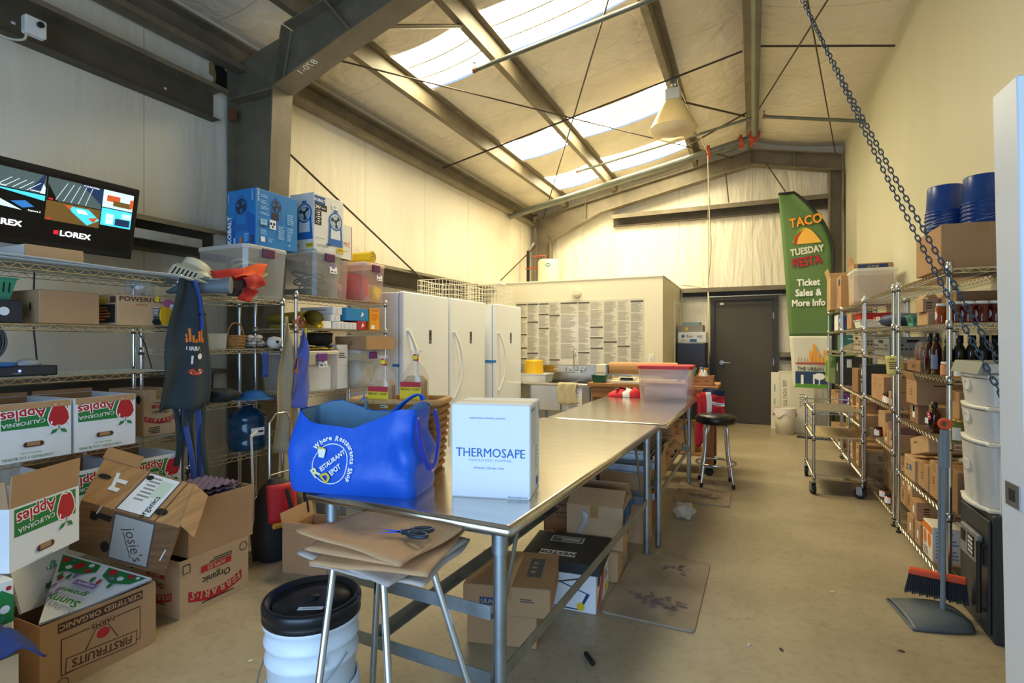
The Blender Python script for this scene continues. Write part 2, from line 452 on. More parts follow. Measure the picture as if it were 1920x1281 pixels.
lt = N.new('ShaderNodeMath'); lt.operation = 'LESS_THAN'; lt.inputs[1].default_value = 0.0012; L.new(vo.outputs['Distance'], lt.inputs[0])
mc = N.new('ShaderNodeMixRGB'); mc.blend_type = 'MULTIPLY'; mc.inputs[2].default_value = (0.8, 0.77, 0.72, 1)
L.new(lt.outputs[0], mc.inputs[0]); L.new(mx.outputs[0], mc.inputs[1]); L.new(mc.outputs[0], b.inputs['Base Color'])
rr = N.new('ShaderNodeMapRange'); rr.inputs['To Min'].default_value = 0.28; rr.inputs['To Max'].default_value = 0.5; L.new(n1.outputs['Fac'], rr.inputs['Value']); L.new(rr.outputs[0], b.inputs['Roughness'])
bp = N.new('ShaderNodeBump'); bp.inputs['Strength'].default_value = 0.08; bp.inputs['Distance'].default_value = 0.01; L.new(n2.outputs['Fac'], bp.inputs['Height']); L.new(bp.outputs[0], b.inputs['Normal'])

struct(MB().box(XL - 0.1, XR + 0.1, YF - 2.5, YB + 0.1, -0.12, 0, FLOORM), 'floor')
m = MB(); m.box(XL - 0.1, XL, YF, YB, 0, 4.3, WALLV); struct(m, 'wall_left')
TORN = mat('torn_lining_gap', '#17130e', .9); TORNR = mat('frayed_lining', '#9c7f52', .9)
for pts_, mt_, e_ in (([(392, 116), (408, 119), (432, 140), (432, 182), (412, 172), (397, 160), (401, 145), (392, 138)], TORNR, .003), ([(402, 121), (418, 126), (432, 145), (432, 178), (414, 168), (404, 158), (406, 144)], TORN, .006)):
    q_ = [ax(a, b_, XL + e_) for a, b_ in pts_]; tm = MB(); tm.add(q_ + [p - Vector((e_, 0, 0)) for p in q_], [tuple(range(len(q_)))] + [(i, (i + 1) % len(q_), len(q_) + (i + 1) % len(q_), len(q_) + i) for i in range(len(q_))], mt_); tm.obj('torn_gap', bpy.data.objects['wall_left'])
m = MB(); m.box(XR, XR + 0.1, YF, YB, 0, 4.75, WALLR); struct(m, 'wall_right')
m = MB(); m.prism([(XL, 0), (XR, 0), (XR, roof(XR) + 0.05), (0, RIDGE + 0.05), (XL, roof(XL) + 0.05)], 0, 0.1, WALLB, Matrix.Translation((0, YB + 0.1, 0)) @ Matrix.Rotation(PI / 2, 4, 'X')); struct(m, 'wall_back')
m = MB(); m.box(XL, -1.95, YF - 0.1, YF, 0, 4.8, WALLR); m.box(1.15, XR, YF - 0.1, YF, 0, 4.8, WALLR); m.box(-1.95, 1.15, YF - 0.1, YF, 2.75, 4.9, WALLR); struct(m, 'wall_front')

# roof lining, sagging a little between the purlins, with openings for the skylights
XB = [XL, -3.28, -2.31, -0.88, 0.0, XR]
YBK = [YF, 0.5, 2.4, 4.28, 5.02, 6.82, 7.58, 8.53, 9.32, YB]
SKY = {(1, 3), (2, 3), (1, 5), (2, 5), (1, 7), (2, 7)}
def lining(i, j, sag=0.05, up=0.0):
    x0, x1, y0, y1 = XB[i], XB[i + 1], YBK[j], YBK[j + 1]
    def fn(u, v):
        x = x0 + (x1 - x0) * u
        return (x, y0 + (y1 - y0) * v, roof(x) + up - sag * math.sin(PI * u) * (1 if x1 - x0 > 0.7 else 0.5))
    return fn
cm = MB()
for i in range(5):
    for j in range(9):
        if (i, j) not in SKY: cm.surf(8, 4, lining(i, j), CEILM)
struct(cm, 'ceiling')
SKYM = bpy.data.materials.new('daylit_skylight_panel'); SKYM.use_nodes = True
_n = SKYM.node_tree; e = _n.nodes.new('ShaderNodeEmission'); e.inputs[0].default_value = (1.0, 0.87, 0.55, 1); e.inputs[1].default_value = SKY_STRENGTH
_n.links.new(e.outputs[0], _n.nodes['Material Output'].inputs[0])
RIBM = mat('skylight_rib', '#8c8470', 0.7)
wi = 0
for (i, j) in sorted(SKY):
    wi += 1; pm = MB(); pm.surf(8, 4, lining(i, j, 0.04, 0.015), SKYM); o = struct(pm, 'window_%d' % wi)
    rb = MB(); f = lining(i, j, 0.04, 0.008)
    for v in (0.36, 0.68): rb.tube([f(u / 8, v) for u in range(9)], 0.010, RIBM, 4)
    rb.obj('glazing_bar', o)

# back steel door
DOORM = mat('brown_painted_door', '#4b4437', 0.5, var=0.05, scale=3)
DOORF = mat('brown_painted_frame', '#3f392e', 0.5)
d1 = MB(); d1.box(-0.60, 0.32, YB - 0.05, YB - 0.005, 0.01, 2.13, DOORM, bev=0.004); o = struct(d1, 'door_1')
f = MB()
f.box(-0.68, -0.61, YB - 0.09, YB - 0.001, 0, 2.2, DOORF); f.box(0.33, 0.40, YB - 0.09, YB - 0.001, 0, 2.2, DOORF); f.box(-0.61, 0.33, YB - 0.09, YB - 0.001, 2.14, 2.2, DOORF); f.obj('frame', o)
h = MB(); h.cyl((-0.49, YB - 0.05, 1.05), (-0.49, YB - 0.065, 1.05), 0.04, GALV, 18); h.cyl((-0.49, YB - 0.06, 1.05), (-0.49, YB - 0.12, 1.05), 0.012, GALV); h.tube([(-0.49, YB - 0.12, 1.05), (-0.36, YB - 0.12, 1.045)], 0.011, GALV); h.obj('door_handle', o)
for z in (0.28, 1.07, 1.86):
    MB().box(0.318, 0.338, YB - 0.066, YB - 0.05, z - 0.055, z + 0.055, GALV).obj('hinge', o)
MB().box(-0.52, -0.46, YB - 0.06, YB - 0.05, 2.06, 2.1, CREAM).obj('door_sensor', o)

# partition room in the back corner
PY, PX, PZ = 7.9, -1.18, 2.36
m = MB(); m.box(XL, PX, PY, PY + 0.1, 0, PZ, PARTM); m.box(PX - 0.1, PX, PY + 0.1, YB, 0, PZ, PARTM); m.box(XL, PX - 0.1, PY + 0.1, YB, PZ - 0.08, PZ, PARTM); struct(m, 'wall_partition')
m = MB(); m.box(XL, PX + 0.012, PY - 0.012, PY + 0.11, PZ, PZ + 0.02, TRIMM); m.box(PX - 0.11, PX + 0.012, PY + 0.11, YB, PZ, PZ + 0.02, TRIMM); struct(m, 'trim_1')
m = MB(); m.box(PX, PX + 0.015, 9.15, 9.21, 0, 2.05, TRIMM); m.box(PX, PX + 0.015, 9.93, 9.99, 0, 2.05, TRIMM); m.box(PX, PX + 0.015, 9.15, 9.99, 2.05, 2.11, TRIMM); struct(m, 'trim_2')

# the white steel door leaf standing open beside the camera
W2 = mat('white_painted_door', '#dfe3e6', 0.4, var=0.03, scale=4)
lean = 0.0
d2 = MB(); d2.box(0, 0.85, 0, 0.125, 0, 2.07, W2, bev=0.003)
o = struct(d2, 'door_2', None, (0.632, 1.72, 0.01), (0, math.radians(-1.0), math.radians(3)))
l = MB(); l.box(-0.003, 0.002, 0.025, 0.095, 0.985, 1.045, GALV); l.box(-0.004, 0.001, 0.045, 0.075, 1.0, 1.03, BLACK); l.obj('latch_plate', o)

# ------------------------------------------------------------------ roof and wall steel
def purlin_mb(x, y0, y1, depth=0.2, fl=0.065, side=1, bottom=None):
    """Z section: web, top flange one way, bottom flange the other with a lip"""
    zt = roof(x) - 0.004; zb = zt - depth; t = 0.004; mb = MB(); s = side
    xs = lambda a, b: (min(a, b), max(a, b))
    a, b2 = xs(x, x + s * t); mb.box(a, b2, y0, y1, zb, zt, GIRTM)
    a, b2 = xs(x, x - s * fl); mb.box(a, b2, y0, y1, zb, zb + t, GIRTM)
    a, b2 = xs(x - s * fl, x - s * (fl - t)); mb.box(a, b2, y0, y1, zb + t, zb + 0.018, GIRTM)
    a, b2 = xs(x + s * t, x + s * fl); mb.box(a, b2, y0, y1, zt - t - abs(fl) * SLOPE, zt - abs(fl) * SLOPE, GIRTM)
    return mb
for x, lab in ((-3.28, 'steel roof purlin next to the eave, at the low edge of the skylights'), (-2.31, 'steel roof purlin crossing the middle of the bright skylights'), (-0.88, 'steel roof purlin from which the bell lamp hangs'), (-0.07, 'steel roof purlin beside the ridge sprinkler pipe')):
    tag(purlin_mb(x, YF + 0.05, 9.95, side=-1 if x > -0.5 else 1).obj('roof_purlin'), lab, 'purlin', 'roof purlins')
m = MB(); m.box(-4.04, -3.92, YF + 0.05, 9.95, 3.93, 3.95, GIRTM); m.box(-4.04, -4.02, YF + 0.05, 9.95, 3.72, 3.93, GIRTM); m.box(-4.02, -3.9, YF + 0.05, 9.95, 3.70, 3.722, GIRTM); m.box(-3.92, -3.905, YF + 0.05, 9.95, 3.722, 3.75, GIRTM)
tag(m.obj('eave_strut'), 'long steel eave strut where the roof lining meets the long wall', 'beam')

def wall_girt(y0, y1, z0, z1, lab, x=XL, dx=0.2):
    mb = MB(); t = 0.006
    mb.box(x + 0.005, x + dx, y0, y1, z1 - t, z1, GIRTM); mb.box(x + 0.005, x + 0.015, y0, y1, z0 + 0.02, z1 - t, GIRTD)
    mb.box(x + dx - t, x + dx, y0, y1, z1 - 0.035, z1 - t, GIRTM); mb.box(x + 0.005, x + 0.1, y0, y1, z0, z0 + t, GIRTD)
    rn = random.Random(3)
    for k in range(5):
        y = y0 + 0.4 + k * (y1 - y0 - 0.8) / 4
        mb.add([(x + 0.0157, y, z0 + .1), (x + 0.0157, y + .02, z0 + .1), (x + 0.0157, y + .02, z0 + .115), (x + 0.0157, y, z0 + .115)], [(0, 1, 2, 3)], WHITEB)
    return tag(mb.obj('wall_girt'), lab, 'girt', 'wall girts')
wall_girt(YF + 0.05, 2.98, 3.22, 3.45, 'steel wall girt high above the monitor')
wall_girt(YF + 0.05, 2.98, 2.08, 2.30, 'steel wall girt behind the monitor')
wall_girt(3.28, 9.7, 2.08, 2.30, 'steel wall girt behind the blue fan carton and above the freezers')
wall_girt(YF + 0.05, 2.98, 0.98, 1.20, 'steel wall girt behind the lower shelves and hanging aprons')
def back_girt(x0, x1, z0, z1, lab):
    y = YB; mb = MB(); mb.box(x0, x1, y - 0.2, y - 0.003, z1 - 0.006, z1, GIRTM); mb.box(x0, x1, y - 0.02, y - 0.003, z0, z1 - 0.006, GIRTD); mb.box(x0, x1, y - 0.2, y - 0.194, z1 - 0.075, z1 - 0.006, GIRTM); mb.box(x0, x1, y - 0.1, y - 0.02, z0, z0 + 0.006, GIRTD)
    return tag(mb.obj('wall_girt'), lab, 'girt', 'wall girts')
back_girt(-2.42, 1.12, 3.6, 3.8, 'steel girt high on the back wall under the gable rafter')
back_girt(PX + 0.02, 1.12, 2.22, 2.36, 'steel girt running just above the brown back door')
back_girt(PX + 0.02, -0.70, 1.1, 1.24, 'short steel girt on the back wall beside the black refrigerator')
back_girt(0.42, 1.12, 1.1, 1.24, 'short steel girt on the back wall between door and feather banner')
m = MB(); m.box(-3.86, -3.845, 1.5, 2.75, 2.13, 2.2, GALV); m.box(-3.845, -3.82, 1.5, 2.75, 2.13, 2.135, GALV)
tag(m.obj('steel_channel'), 'pale galvanised channel lying along the girt behind the shelves', 'channel')

# tapered main frame
def i_section_plate(poly, y, t): return poly, y, t
def frame_member(mb, inner, outer, y, half=0.1, web=0.008, fl=0.014, m=GIRTM):
    """inner / outer: matching polylines in (x, z); web plate between them, flanges along both"""
    n = len(inner); W = []
    for (x0, z0), (x1, z1) in zip(inner, outer): W.append(((x0, z0), (x1, z1)))
    for k in range(n - 1):
        q = [W[k][0], W[k + 1][0], W[k + 1][1], W[k][1]]
        vs = [(a, y - web / 2, c) for a, c in q] + [(a, y + web / 2, c) for a, c in q]
        mb.add(vs, [(0, 1, 2, 3), (4, 7, 6, 5), (0, 4, 5, 1), (1, 5, 6, 2), (2, 6, 7, 3), (3, 7, 4, 0)], m)
    for line in (inner, outer):
        for (x0, z0), (x1, z1) in zip(line, line[1:]):
            d = Vector((x1 - x0, 0, z1 - z0)).normalized(); nn = Vector((-d.z, 0, d.x)) * fl / 2
            p = [Vector((x0, y, z0)), Vector((x1, y, z1))]
            vs = [pp + nn * s + Vector((0, half * q, 0)) for pp in p for s in (-1, 1) for q in (-1, 1)]
            mb.add(vs, [(0, 1, 3, 2), (4, 6, 7, 5), (0, 4, 5, 1), (2, 3, 7, 6), (0, 2, 6, 4), (1, 5, 7, 3)], m)
FY = 3.2
# knee points
KI = (-3.50, 3.47)
m = MB(); frame_member(m, [(-3.68, 0), KI], [(-4.02, 0), (-4.02, 3.45)], FY)
frame_member(m, [KI, (-3.40, 3.93)], [(-4.02, 3.45), (-4.02, 3.80)], FY)
m.box(-4.01, -3.5, FY - 0.1, FY + 0.1, 3.445, 3.459, GIRTM)
d = Vector((0.62, 0, 0.45)); m.tube([(-4.0, FY - 0.02, 3.78), (-3.52, FY - 0.02, 3.47)], 0.014, GIRTM, 4)
st = m.obj('steel_stanchion'); tag(st, 'tapered dark steel stanchion rising behind the blue fan carton', 'column')
bk = MB(); bk.box(-3.97, -3.91, FY - 0.13, FY - 0.1, 3.26, 3.34, mat('rusty_bracket', '#7a4a30', .7)); bk.obj('bracket', st)
m = MB(); frame_member(m, [(-3.485, 3.475), (-2.79, 3.71), (-2.0, 3.95), (0.0, 4.32)], [(-3.38, 3.935), (-2.79, 4.05), (-2.0, 4.21), (0.0, 4.62)], FY)
frame_member(m, [(0.0, 4.32), (1.32, 4.06)], [(0.0, 4.65), (1.32, 4.385)], FY)
m.tube([(-3.49, FY - 0.012, 3.49), (-3.39, FY - 0.012, 3.92)], 0.02, GIRTM, 4); m.tube([(-2.72, FY - 0.1, 3.73), (-2.95, FY - 0.1, 4.0)], 0.018, GIRTM, 4)
ra = m.obj('steel_rafter'); tag(ra, 'tapered steel rafter sloping up from the stanchion to the ridge', 'rafter')
pm = MB(); e1 = Vector((-3.485, 0, 3.475)); dd = Vector((0.695, 0, 0.235)).normalized()
pm.prints(e1 + dd * 0.33 + Vector((0, FY - 0.055, -0.0095)), dd, (0, 1, 0), [('t', '870-1', 0, 0, 0.085, WHITE, 180, 1, 0.0)]); pm.obj('chalk_mark', ra)
br = MB(); br.tube([(-2.6, FY + 0.03, 3.79), (-2.34, FY + 0.9, 4.2)], 0.02, GIRTM, 4); br.obj('flange_brace', ra)
m = MB(); BY = 9.9
frame_member(m, [(-3.62, 3.40), (-2.6, 3.86), (0.0, 4.4)], [(-3.9, 3.86), (-2.6, 4.13), (0.0, 4.65)], BY, 0.09); frame_member(m, [(0.0, 4.4), (1.3, 4.13)], [(0.0, 4.65), (1.3, 4.385)], BY, 0.09)
for x in (-2.9, -0.05, 0.62): m.box(x - 0.006, x + 0.006, BY - 0.085, BY - 0.002, roof(x) - 0.48 + (0.02 if x > -1 else -0.1), roof(x) - 0.24, GIRTM)
tag(m.obj('steel_rafter'), 'shallow steel gable rafter against the back wall', 'rafter')
m = MB(); frame_member(m, [(-3.62, PZ + 0.022), (-3.62, 3.42)], [(-3.9, PZ + 0.022), (-3.9, 3.84)], BY, 0.09); tag(m.obj('steel_stanchion'), 'steel stanchion in the back corner beside the water heater', 'column')
m = MB(); frame_member(m, [(1.12, 0), (1.12, 4.13)], [(1.29, 0), (1.29, 4.12)], BY, 0.09); tag(m.obj('steel_stanchion'), 'steel stanchion in the back corner behind the feather banner', 'column')

# brace rods
def rod(p, q, lab, r=0.009, name='brace_rod'):
    return tag(MB().tube([p, q], r, RODM, 6).obj(name), lab, 'rod', 'steel brace rods')
rod((-3.835, 3.32, 3.24), (-3.835, 7.6, 1.41), 'steel rod slanting down the long wall behind the white fan carton', 0.011)
rod((-3.96, 8.2, 2.42), (-3.9, 9.78, 3.3), 'steel rod slanting up to the back corner beside the water heater', 0.011)
rz = lambda x: 4.64 - 0.2 * abs(x)
rod((-3.55, 3.36, 3.9), (-0.3, 9.85, 4.55), 'long roof brace rod running from the rafter past the bell lamp')
rod((-0.55, 3.36, rz(0.55) - 0.04), (-3.76, 9.85, 3.85), 'long roof brace rod crossing under the three skylights')
rod((0.08, 3.36, rz(0.05) - 0.04), (1.2, 9.82, rz(1.2)), 'brace rod over the chain running from ridge towards the side wall', 0.008)
rod((1.1, 3.36, rz(1.1)), (0.04, 8.2, rz(0.04) - 0.03), 'brace rod over the chain running from side wall up to the ridge', 0.008)
rod((-3.98, 6.45, rz(3.98) + 0.02), (-0.1, 6.4, rz(0.1)), 'cross rod under the purlins between first and second skylights', 0.012)
rod((0.06, 6.38, rz(0.06)), (1.3, 6.44, rz(1.3)), 'cross rod under the roof between ridge pipe and side wall', 0.012)
rod((-0.88, 7.0, 4.47), (-0.1, 7.95, 4.5), 'short flat brace behind the bell lamp', 0.014)
rod((-0.9, 8.6, 4.44), (-0.08, 7.9, 4.52), 'short flat brace beyond the bell lamp', 0.014)
rod((0.2, 9.78, 4.38), (0.88, 9.85, 3.2), 'thin rod slanting down the back wall behind the banner top', 0.009)
rod((-0.42, 9.85, 4.3), (-0.37, 9.85, 3.8), 'short thin rod hanging from the gable rafter', 0.009)

# sprinkler pipes
m = MB(); m.cyl((0.03, YF + 0.1, 4.47), (0.03, 8.72, 4.47), 0.047, PIPEM, 16); rp = m.obj('sprinkler_pipe'); tag(rp, 'thick grey sprinkler pipe along the ridge', 'pipe', 'sprinkler pipes')
m = MB(); m.tube([(0.02, 8.74, 4.46), (-4.0, 8.74, 3.67)], 0.055, PIPEM, 16); sp = m.obj('sprinkler_pipe'); tag(sp, 'thick grey sprinkler main crossing the room below the gable', 'pipe', 'sprinkler pipes')
def coupl(p, d, parent, r=0.075, w=0.03):
    d = Vector(d).normalized(); p = Vector(p); mb = MB()
    mb.cyl(p - d * w, p + d * w, r, ORCOUP, 14); mb.box(-0.02, 0.02, -0.02, 0.02, -r - 0.03, r + 0.03, ORCOUP, Matrix.Translation(p)); return mb.obj('coupling', parent)
dsl = (4.0, 0, 0.79)
coupl((-0.02, 8.74, 4.45), dsl, sp); coupl((-0.16, 8.74, 4.425), dsl, sp); coupl((-0.62, 8.74, 4.335), dsl, sp); coupl((0.03, 8.66, 4.47), (0, 1, 0), rp)
def branch(p, q, lab, r=0.018):
    p, q = Vector(p), Vector(q); mb = MB(); mb.tube([p, q], r, PIPEM, 8); o = mb.obj('sprinkler_branch'); tag(o, lab, 'pipe', 'sprinkler branch lines')
    hd = MB(); hd.cyl(p - (q - p).normalized() * 0.015, p + (q - p).normalized() * 0.03, r * 1.25, mat('rusty_elbow', '#8a5a3c', .6), 8); hd.cyl(p, p + Vector((0, 0, 0.07)), 0.011, GALV, 8); hd.cyl(p + Vector((0, 0, 0.07)), p + Vector((0, 0, 0.075)), 0.02, GALV, 8); hd.obj('sprinkler_head', o)
branch((-2.47, 4.58, 4.06), (0.0, 4.68, 4.48), 'sprinkler branch pipe crossing the brightest skylight', 0.022)
branch((-2.48, 7.95, 4.05), (0.0, 7.97, 4.47), 'sprinkler branch pipe running past the bell lamp below the far skylight', 0.018)
branch((0.14, 7.97, 4.46), (1.3, 7.97, 4.2), 'sprinkler branch pipe from the ridge to the side wall', 0.022)
# ------------------------------------------------------------------ wire shelving
def wire_shelf_mb(w, d, drop=0.028, pitch=0.027, mt=None):
    """open wire shelf lying in z = 0 (top) with a trussed rim; origin at the centre"""
    mt = mt or CHROME; mb = MB(); r, r2 = 0.003, 0.0014
    hx, hy = w / 2, d / 2
    for z in (-r, -drop):
        mb.tube([(-hx, -hy, z), (hx, -hy, z), (hx, hy, z), (-hx, hy, z)], r, mt, 4, closed=True, smooth=False)
    def truss(p, q):
        p, q = Vector(p), Vector(q); n = max(4, int((q - p).length / 0.034)); pts = []
        for k in range(n + 1): pts.append(p.lerp(q, k / n) + Vector((0, 0, -r if k % 2 else -drop)))
        mb.tube(pts, 0.0022, mt, 3, smooth=False)
    truss((-hx, -hy, 0), (hx, -hy, 0)); truss((-hx, hy, 0), (hx, hy, 0)); truss((-hx, -hy, 0), (-hx, hy, 0)); truss((hx, -hy, 0), (hx, hy, 0))
    lng = w >= d
    n = int((w if lng else d) / pitch)
    for k in range(1, n):
        t = -0.5 + k / n
        if lng: mb.tube([(t * w, -hy, -0.0014), (t * w, hy, -0.0014)], r2, mt, 3, smooth=False, caps=False)
        else: mb.tube([(-hx, t * d, -0.0014), (hx, t * d, -0.0014)], r2, mt, 3, smooth=False, caps=False)
    for t in (-0.22, 0.22):
        if lng: mb.tube([(-hx, t * d, -0.006), (hx, t * d, -0.006)], r, mt, 4, smooth=False)
        else: mb.tube([(t * w, -hy, -0.006), (t * w, hy, -0.006)], r, mt, 4, smooth=False)
    return mb
def post_mb(z0, z1, mt=None, r=0.0127, zs=()):
    mb = MB(); mb.cyl((0, 0, z0 + 0.012), (0, 0, z1 - 0.008), r, mt or POSTM, 12); mb.lathe([(r, z1 - 0.008), (r * 0.9, z1), (0.002, z1 + 0.002)], mt or POSTM, 12)
    for z in zs:
        mb.lathe([(r + 0.0005, z - 0.03), (r + 0.005, z - 0.026), (r + 0.004, z + 0.012), (r + 0.0005, z + 0.014)], mt or POSTM, 12, caps=False)
        mb.lathe([(r + 0.0005, z - 0.036), (r + 0.0035, z - 0.035), (r + 0.0035, z - 0.028), (r + 0.0005, z - 0.027)], BLKPL, 12, caps=False)
    return mb
def shelving(label, x0, x1, y0, y1, shelves, zpost, group='chrome wire shelving units', name='wire_shelving_unit'):
    root = thing(name, label, 'shelving', ((x0 + x1) / 2, (y0 + y1) / 2, 0), 0, group)
    w, d = x1 - x0, y1 - y0
    me = None
    for z in shelves:
        if me is None: o = wire_shelf_mb(w - 0.02, d - 0.02).obj('wire_shelf', root); me = o.data
        else:
            o = bpy.data.objects.new('wire_shelf', me); C.objects.link(o); o.parent = root
        o.location = (0, 0, z)
    pm = None
    for sx in (-1, 1):
        for sy in (-1, 1):
            if pm is None: o = post_mb(0.03, zpost, zs=shelves).obj('post', root); pm = o.data
            else: o = bpy.data.objects.new('post', pm); C.objects.link(o); o.parent = root
            o.location = (sx * (w / 2 - 0.008), sy * (d / 2 - 0.008), 0)
            f = MB(); f.lathe([(0.016, 0), (0.018, 0.012), (0.007, 0.016), (0.007, 0.05)], BLKPL, 8); fo = f.obj('foot', o)
    return root
SH1 = [1.79, 1.505, 1.25, 0.865, 0.50, 0.12]
SH2 = [1.715, 1.37, 1.02, 0.66, 0.2]
SH3 = [1.775, 1.52, 1.02, 0.70, 0.2]
shelving('chrome wire shelving unit under the camera monitor, holding apple cartons', -3.56, -3.1, 0.85, 2.09, SH1, 1.82)
shelving('short chrome wire shelving unit with hanging aprons and a blue water jug', -3.56, -3.1, 2.12, 2.85, SH2, 1.73)
shelving('chrome wire shelving unit beside the white freezers under the clear totes', -3.54, -3.1, 2.96, 4.04, SH3, 1.80)
RA = [1.825, 1.523, 1.215, 0.855, 0.46, 0.07]; RB = [1.83, 1.54, 1.30, 0.905, 0.575, 0.09]; RC = [1.82, 1.56, 1.33, 0.88, 0.58, 0.09]
shelving('chrome wire shelving unit by the white door, with honey jars and dark bottles', 0.98, 1.33, 3.66, 4.80, RA, 1.86)
shelving('chrome wire shelving unit between honey jars and the wheeled cart, with a grey crate', 0.98, 1.33, 4.93, 6.09, RB, 1.86)
shelving('chrome wire shelving unit behind the wheeled cart, brown cartons on its top', 0.98, 1.33, 6.15, 7.52, RC, 1.835)
shelving('end chrome wire shelving unit beside the feather banner', 0.98, 1.33, 7.6, 8.8, [1.83, 1.56, 1.3, 0.88, 0.55, 0.1], 1.834)

# ------------------------------------------------------------------ stainless work tables
def work_table(label, loc, rot, w, l, H=0.86, rails=True):
    root = thing('work_table', label, 'table', loc, rot, 'stainless work tables')
    t = MB(); r = 0.019
    # top sheet with rolled bull-nose edge on all sides
    prof = [(0, 0), (r * 0.7, -r * 0.25), (r, -r), (r * 0.7, -r * 1.7), (0, -r * 2)]
    rings = []
    for k, (o, z) in enumerate(prof):
        hx, hy = w / 2 - r + o, l / 2 - r + o; c = 0.012; ring = []
        for (sx, sy) in ((-1, -1), (1, -1), (1, 1), (-1, 1)):
            if sx * sy > 0: ring += [(sx * hx, sy * (hy - c), H + z), (sx * (hx - c), sy * hy, H + z)] if sx < 0 else [(sx * hx, sy * (hy - c), H + z), (sx * (hx - c), sy * hy, H + z)]
            else: ring += [(sx * (hx - c), sy * hy, H + z), (sx * hx, sy * (hy - c), H + z)]
        rings.append(ring)
    t.loft(rings, STEEL, caps=False); t.add(rings[0], [tuple(range(8))], STEEL)
    t.box(-w / 2 + 0.03, w / 2 - 0.03, -l / 2 + 0.03, l / 2 - 0.03, H - 0.03, H - 0.012, GALV)
    t.obj('table_top', root)
    a = MB(); a.box(-w / 2 + 0.08, w / 2 - 0.08, -l / 2 + 0.1, -l / 2 + 0.14, H - 0.075, H - 0.0305, GALV); a.box(-w / 2 + 0.08, w / 2 - 0.08, l / 2 - 0.14, l / 2 - 0.1, H - 0.075, H - 0.0305, GALV); a.obj('under_brace', root)
    lx, ly = w / 2 - 0.075, l / 2 - 0.07
    for sx in (-1, 1):
        for sy in (-1, 1):
            g = MB(); g.cyl((0, 0, 0.02), (0, 0, H - 0.03), 0.0215, GALV, 16); g.cyl((0, 0, H - 0.11), (0, 0, H - 0.031), 0.0265, GALV, 16); g.lathe([(0.006, 0), (0.016, 0.004), (0.019, 0.03)], GALV, 12)
            g.obj('leg', root, (sx * lx, sy * ly, 0))
    def angle(p, q, hgt=0.045, out=0.03, nm='shelf_rail'):
        p, q = Vector(p), Vector(q); d = (q - p).normalized(); s = d.cross(Vector((0, 0, 1))); mb = MB()
        for a0, a1, b0, b1 in ((-0.002, 0.002, 0, hgt), (0, out, 0, 0.004)):
            vs = [pp + s * x + Vector((0, 0, z)) for pp in (p, q) for x in (a0, a1) for z in (b0, b1)]
            mb.add(vs, [(0, 1, 3, 2), (4, 6, 7, 5), (0, 4, 5, 1), (2, 3, 7, 6), (0, 2, 6, 4), (1, 5, 7, 3)], GALV)
        return mb.obj(nm, root)
    for sy in (-1, 1):
        for z in (0.33, 0.54): angle((lx - 0.02, sy * (ly + 0.024) , z), (-lx + 0.02, sy * (ly + 0.024), z)) if sy < 0 else angle((-lx + 0.02, sy * (ly + 0.024), z), (lx - 0.02, sy * (ly + 0.024), z))
    if rails:
        angle((-lx + 0.2, -ly, 0.335), (-lx + 0.2, ly, 0.335)); angle((lx + 0.005, ly, 0.335), (lx + 0.005, -ly, 0.335))
    b = MB()
    for sx in (1,): b.tube([(sx * (lx - 0.03), -ly + 0.02, 0.40), (sx * (lx - 0.03), -ly + 0.22, H - 0.035)], 0.008, GIRTM, 6); b.tube([(sx * (lx - 0.03), ly - 0.02, 0.40), (sx * (lx - 0.03), ly - 0.22, H - 0.035)], 0.008, GIRTM, 6)
    b.obj('diagonal_brace', root)
    return root
T1 = work_table('stainless steel work table carrying the blue bag and white shipper box', (-1.045, 2.575, 0), -math.radians(2.6), 0.87, 2.2)
T2 = work_table('stainless steel work table carrying the red-lidded tote', (-0.95, 4.665, 0), -math.radians(0.5), 0.88, 1.93)
TT = 0.86

# ------------------------------------------------------------------ freezers
FRZ = mat('freezer_white_enamel', '#e9edf0', 0.28, coat=0.3)
GASK = mat('grey_gasket', '#a9adb0', 0.7)
def freezer(label, xf, y0, y1, h=1.905):
    w = y1 - y0; root = thing('upright_freezer', label, 'freezer', (xf - 0.38, (y0 + y1) / 2, 0), 0, 'white upright freezers')
    b = MB(); b.box(-0.34, 0.31, -w / 2 + 0.004, w / 2 - 0.004, 0.04, h, FRZ, bev=0.006); b.box(-0.3, 0.29, -w / 2 + 0.03, w / 2 - 0.03, 0, 0.04, BLKPL); b.obj('cabinet', root)
    d = MB(); d.box(0.325, 0.38, -w / 2, w / 2, 0.1, h + 0.006, FRZ, bev=0.01); d.box(0.31, 0.325, -w / 2 + 0.015, w / 2 - 0.015, 0.11, h - 0.005, GASK); dd = d.obj('door', root)
    hh = MB(); y = -w / 2 + 0.07; n = 12; rings = []
    for k in range(n + 1):
        t = k / n; z = 0.78 + 0.75 * t; o = 0.38 + 0.012 + 0.052 * math.sin(PI * t) ** 0.7; yy = y + 0.10 * math.sin(PI * t)
        ww = 0.016; tk = 0.011
        rings.append([(o - tk, yy - ww, z), (o + tk, yy - ww * 0.6, z), (o + tk, yy + ww * 0.6, z), (o - tk, yy + ww, z)])
    hh.loft(rings, WHITEPL); hh.obj('handle', dd)
    c = MB(); c.box(0.38, 0.383, -0.022 + 0.05, 0.022 + 0.05, 1.40, 1.54, DKGREY); c.prints((0.383, 0.05, 1.47), (0, 1, 0), (0, 0, 1), [('r', 0, -0.05, 0.03, 0.015, MIDGREY), ('r', 0, 0.03, 0.03, 0.03, BLACK)]); c.obj('control_panel', dd)
    return root
freezer('white upright freezer beside the shelving of clear totes, first of three', -3.10, 4.30, 5.15)
freezer('white upright freezer in the middle of the row of three', -3.10, 5.19, 6.04)
freezer('white upright freezer at the sink end of the row, standing slightly forward', -3.04, 6.24, 7.06)
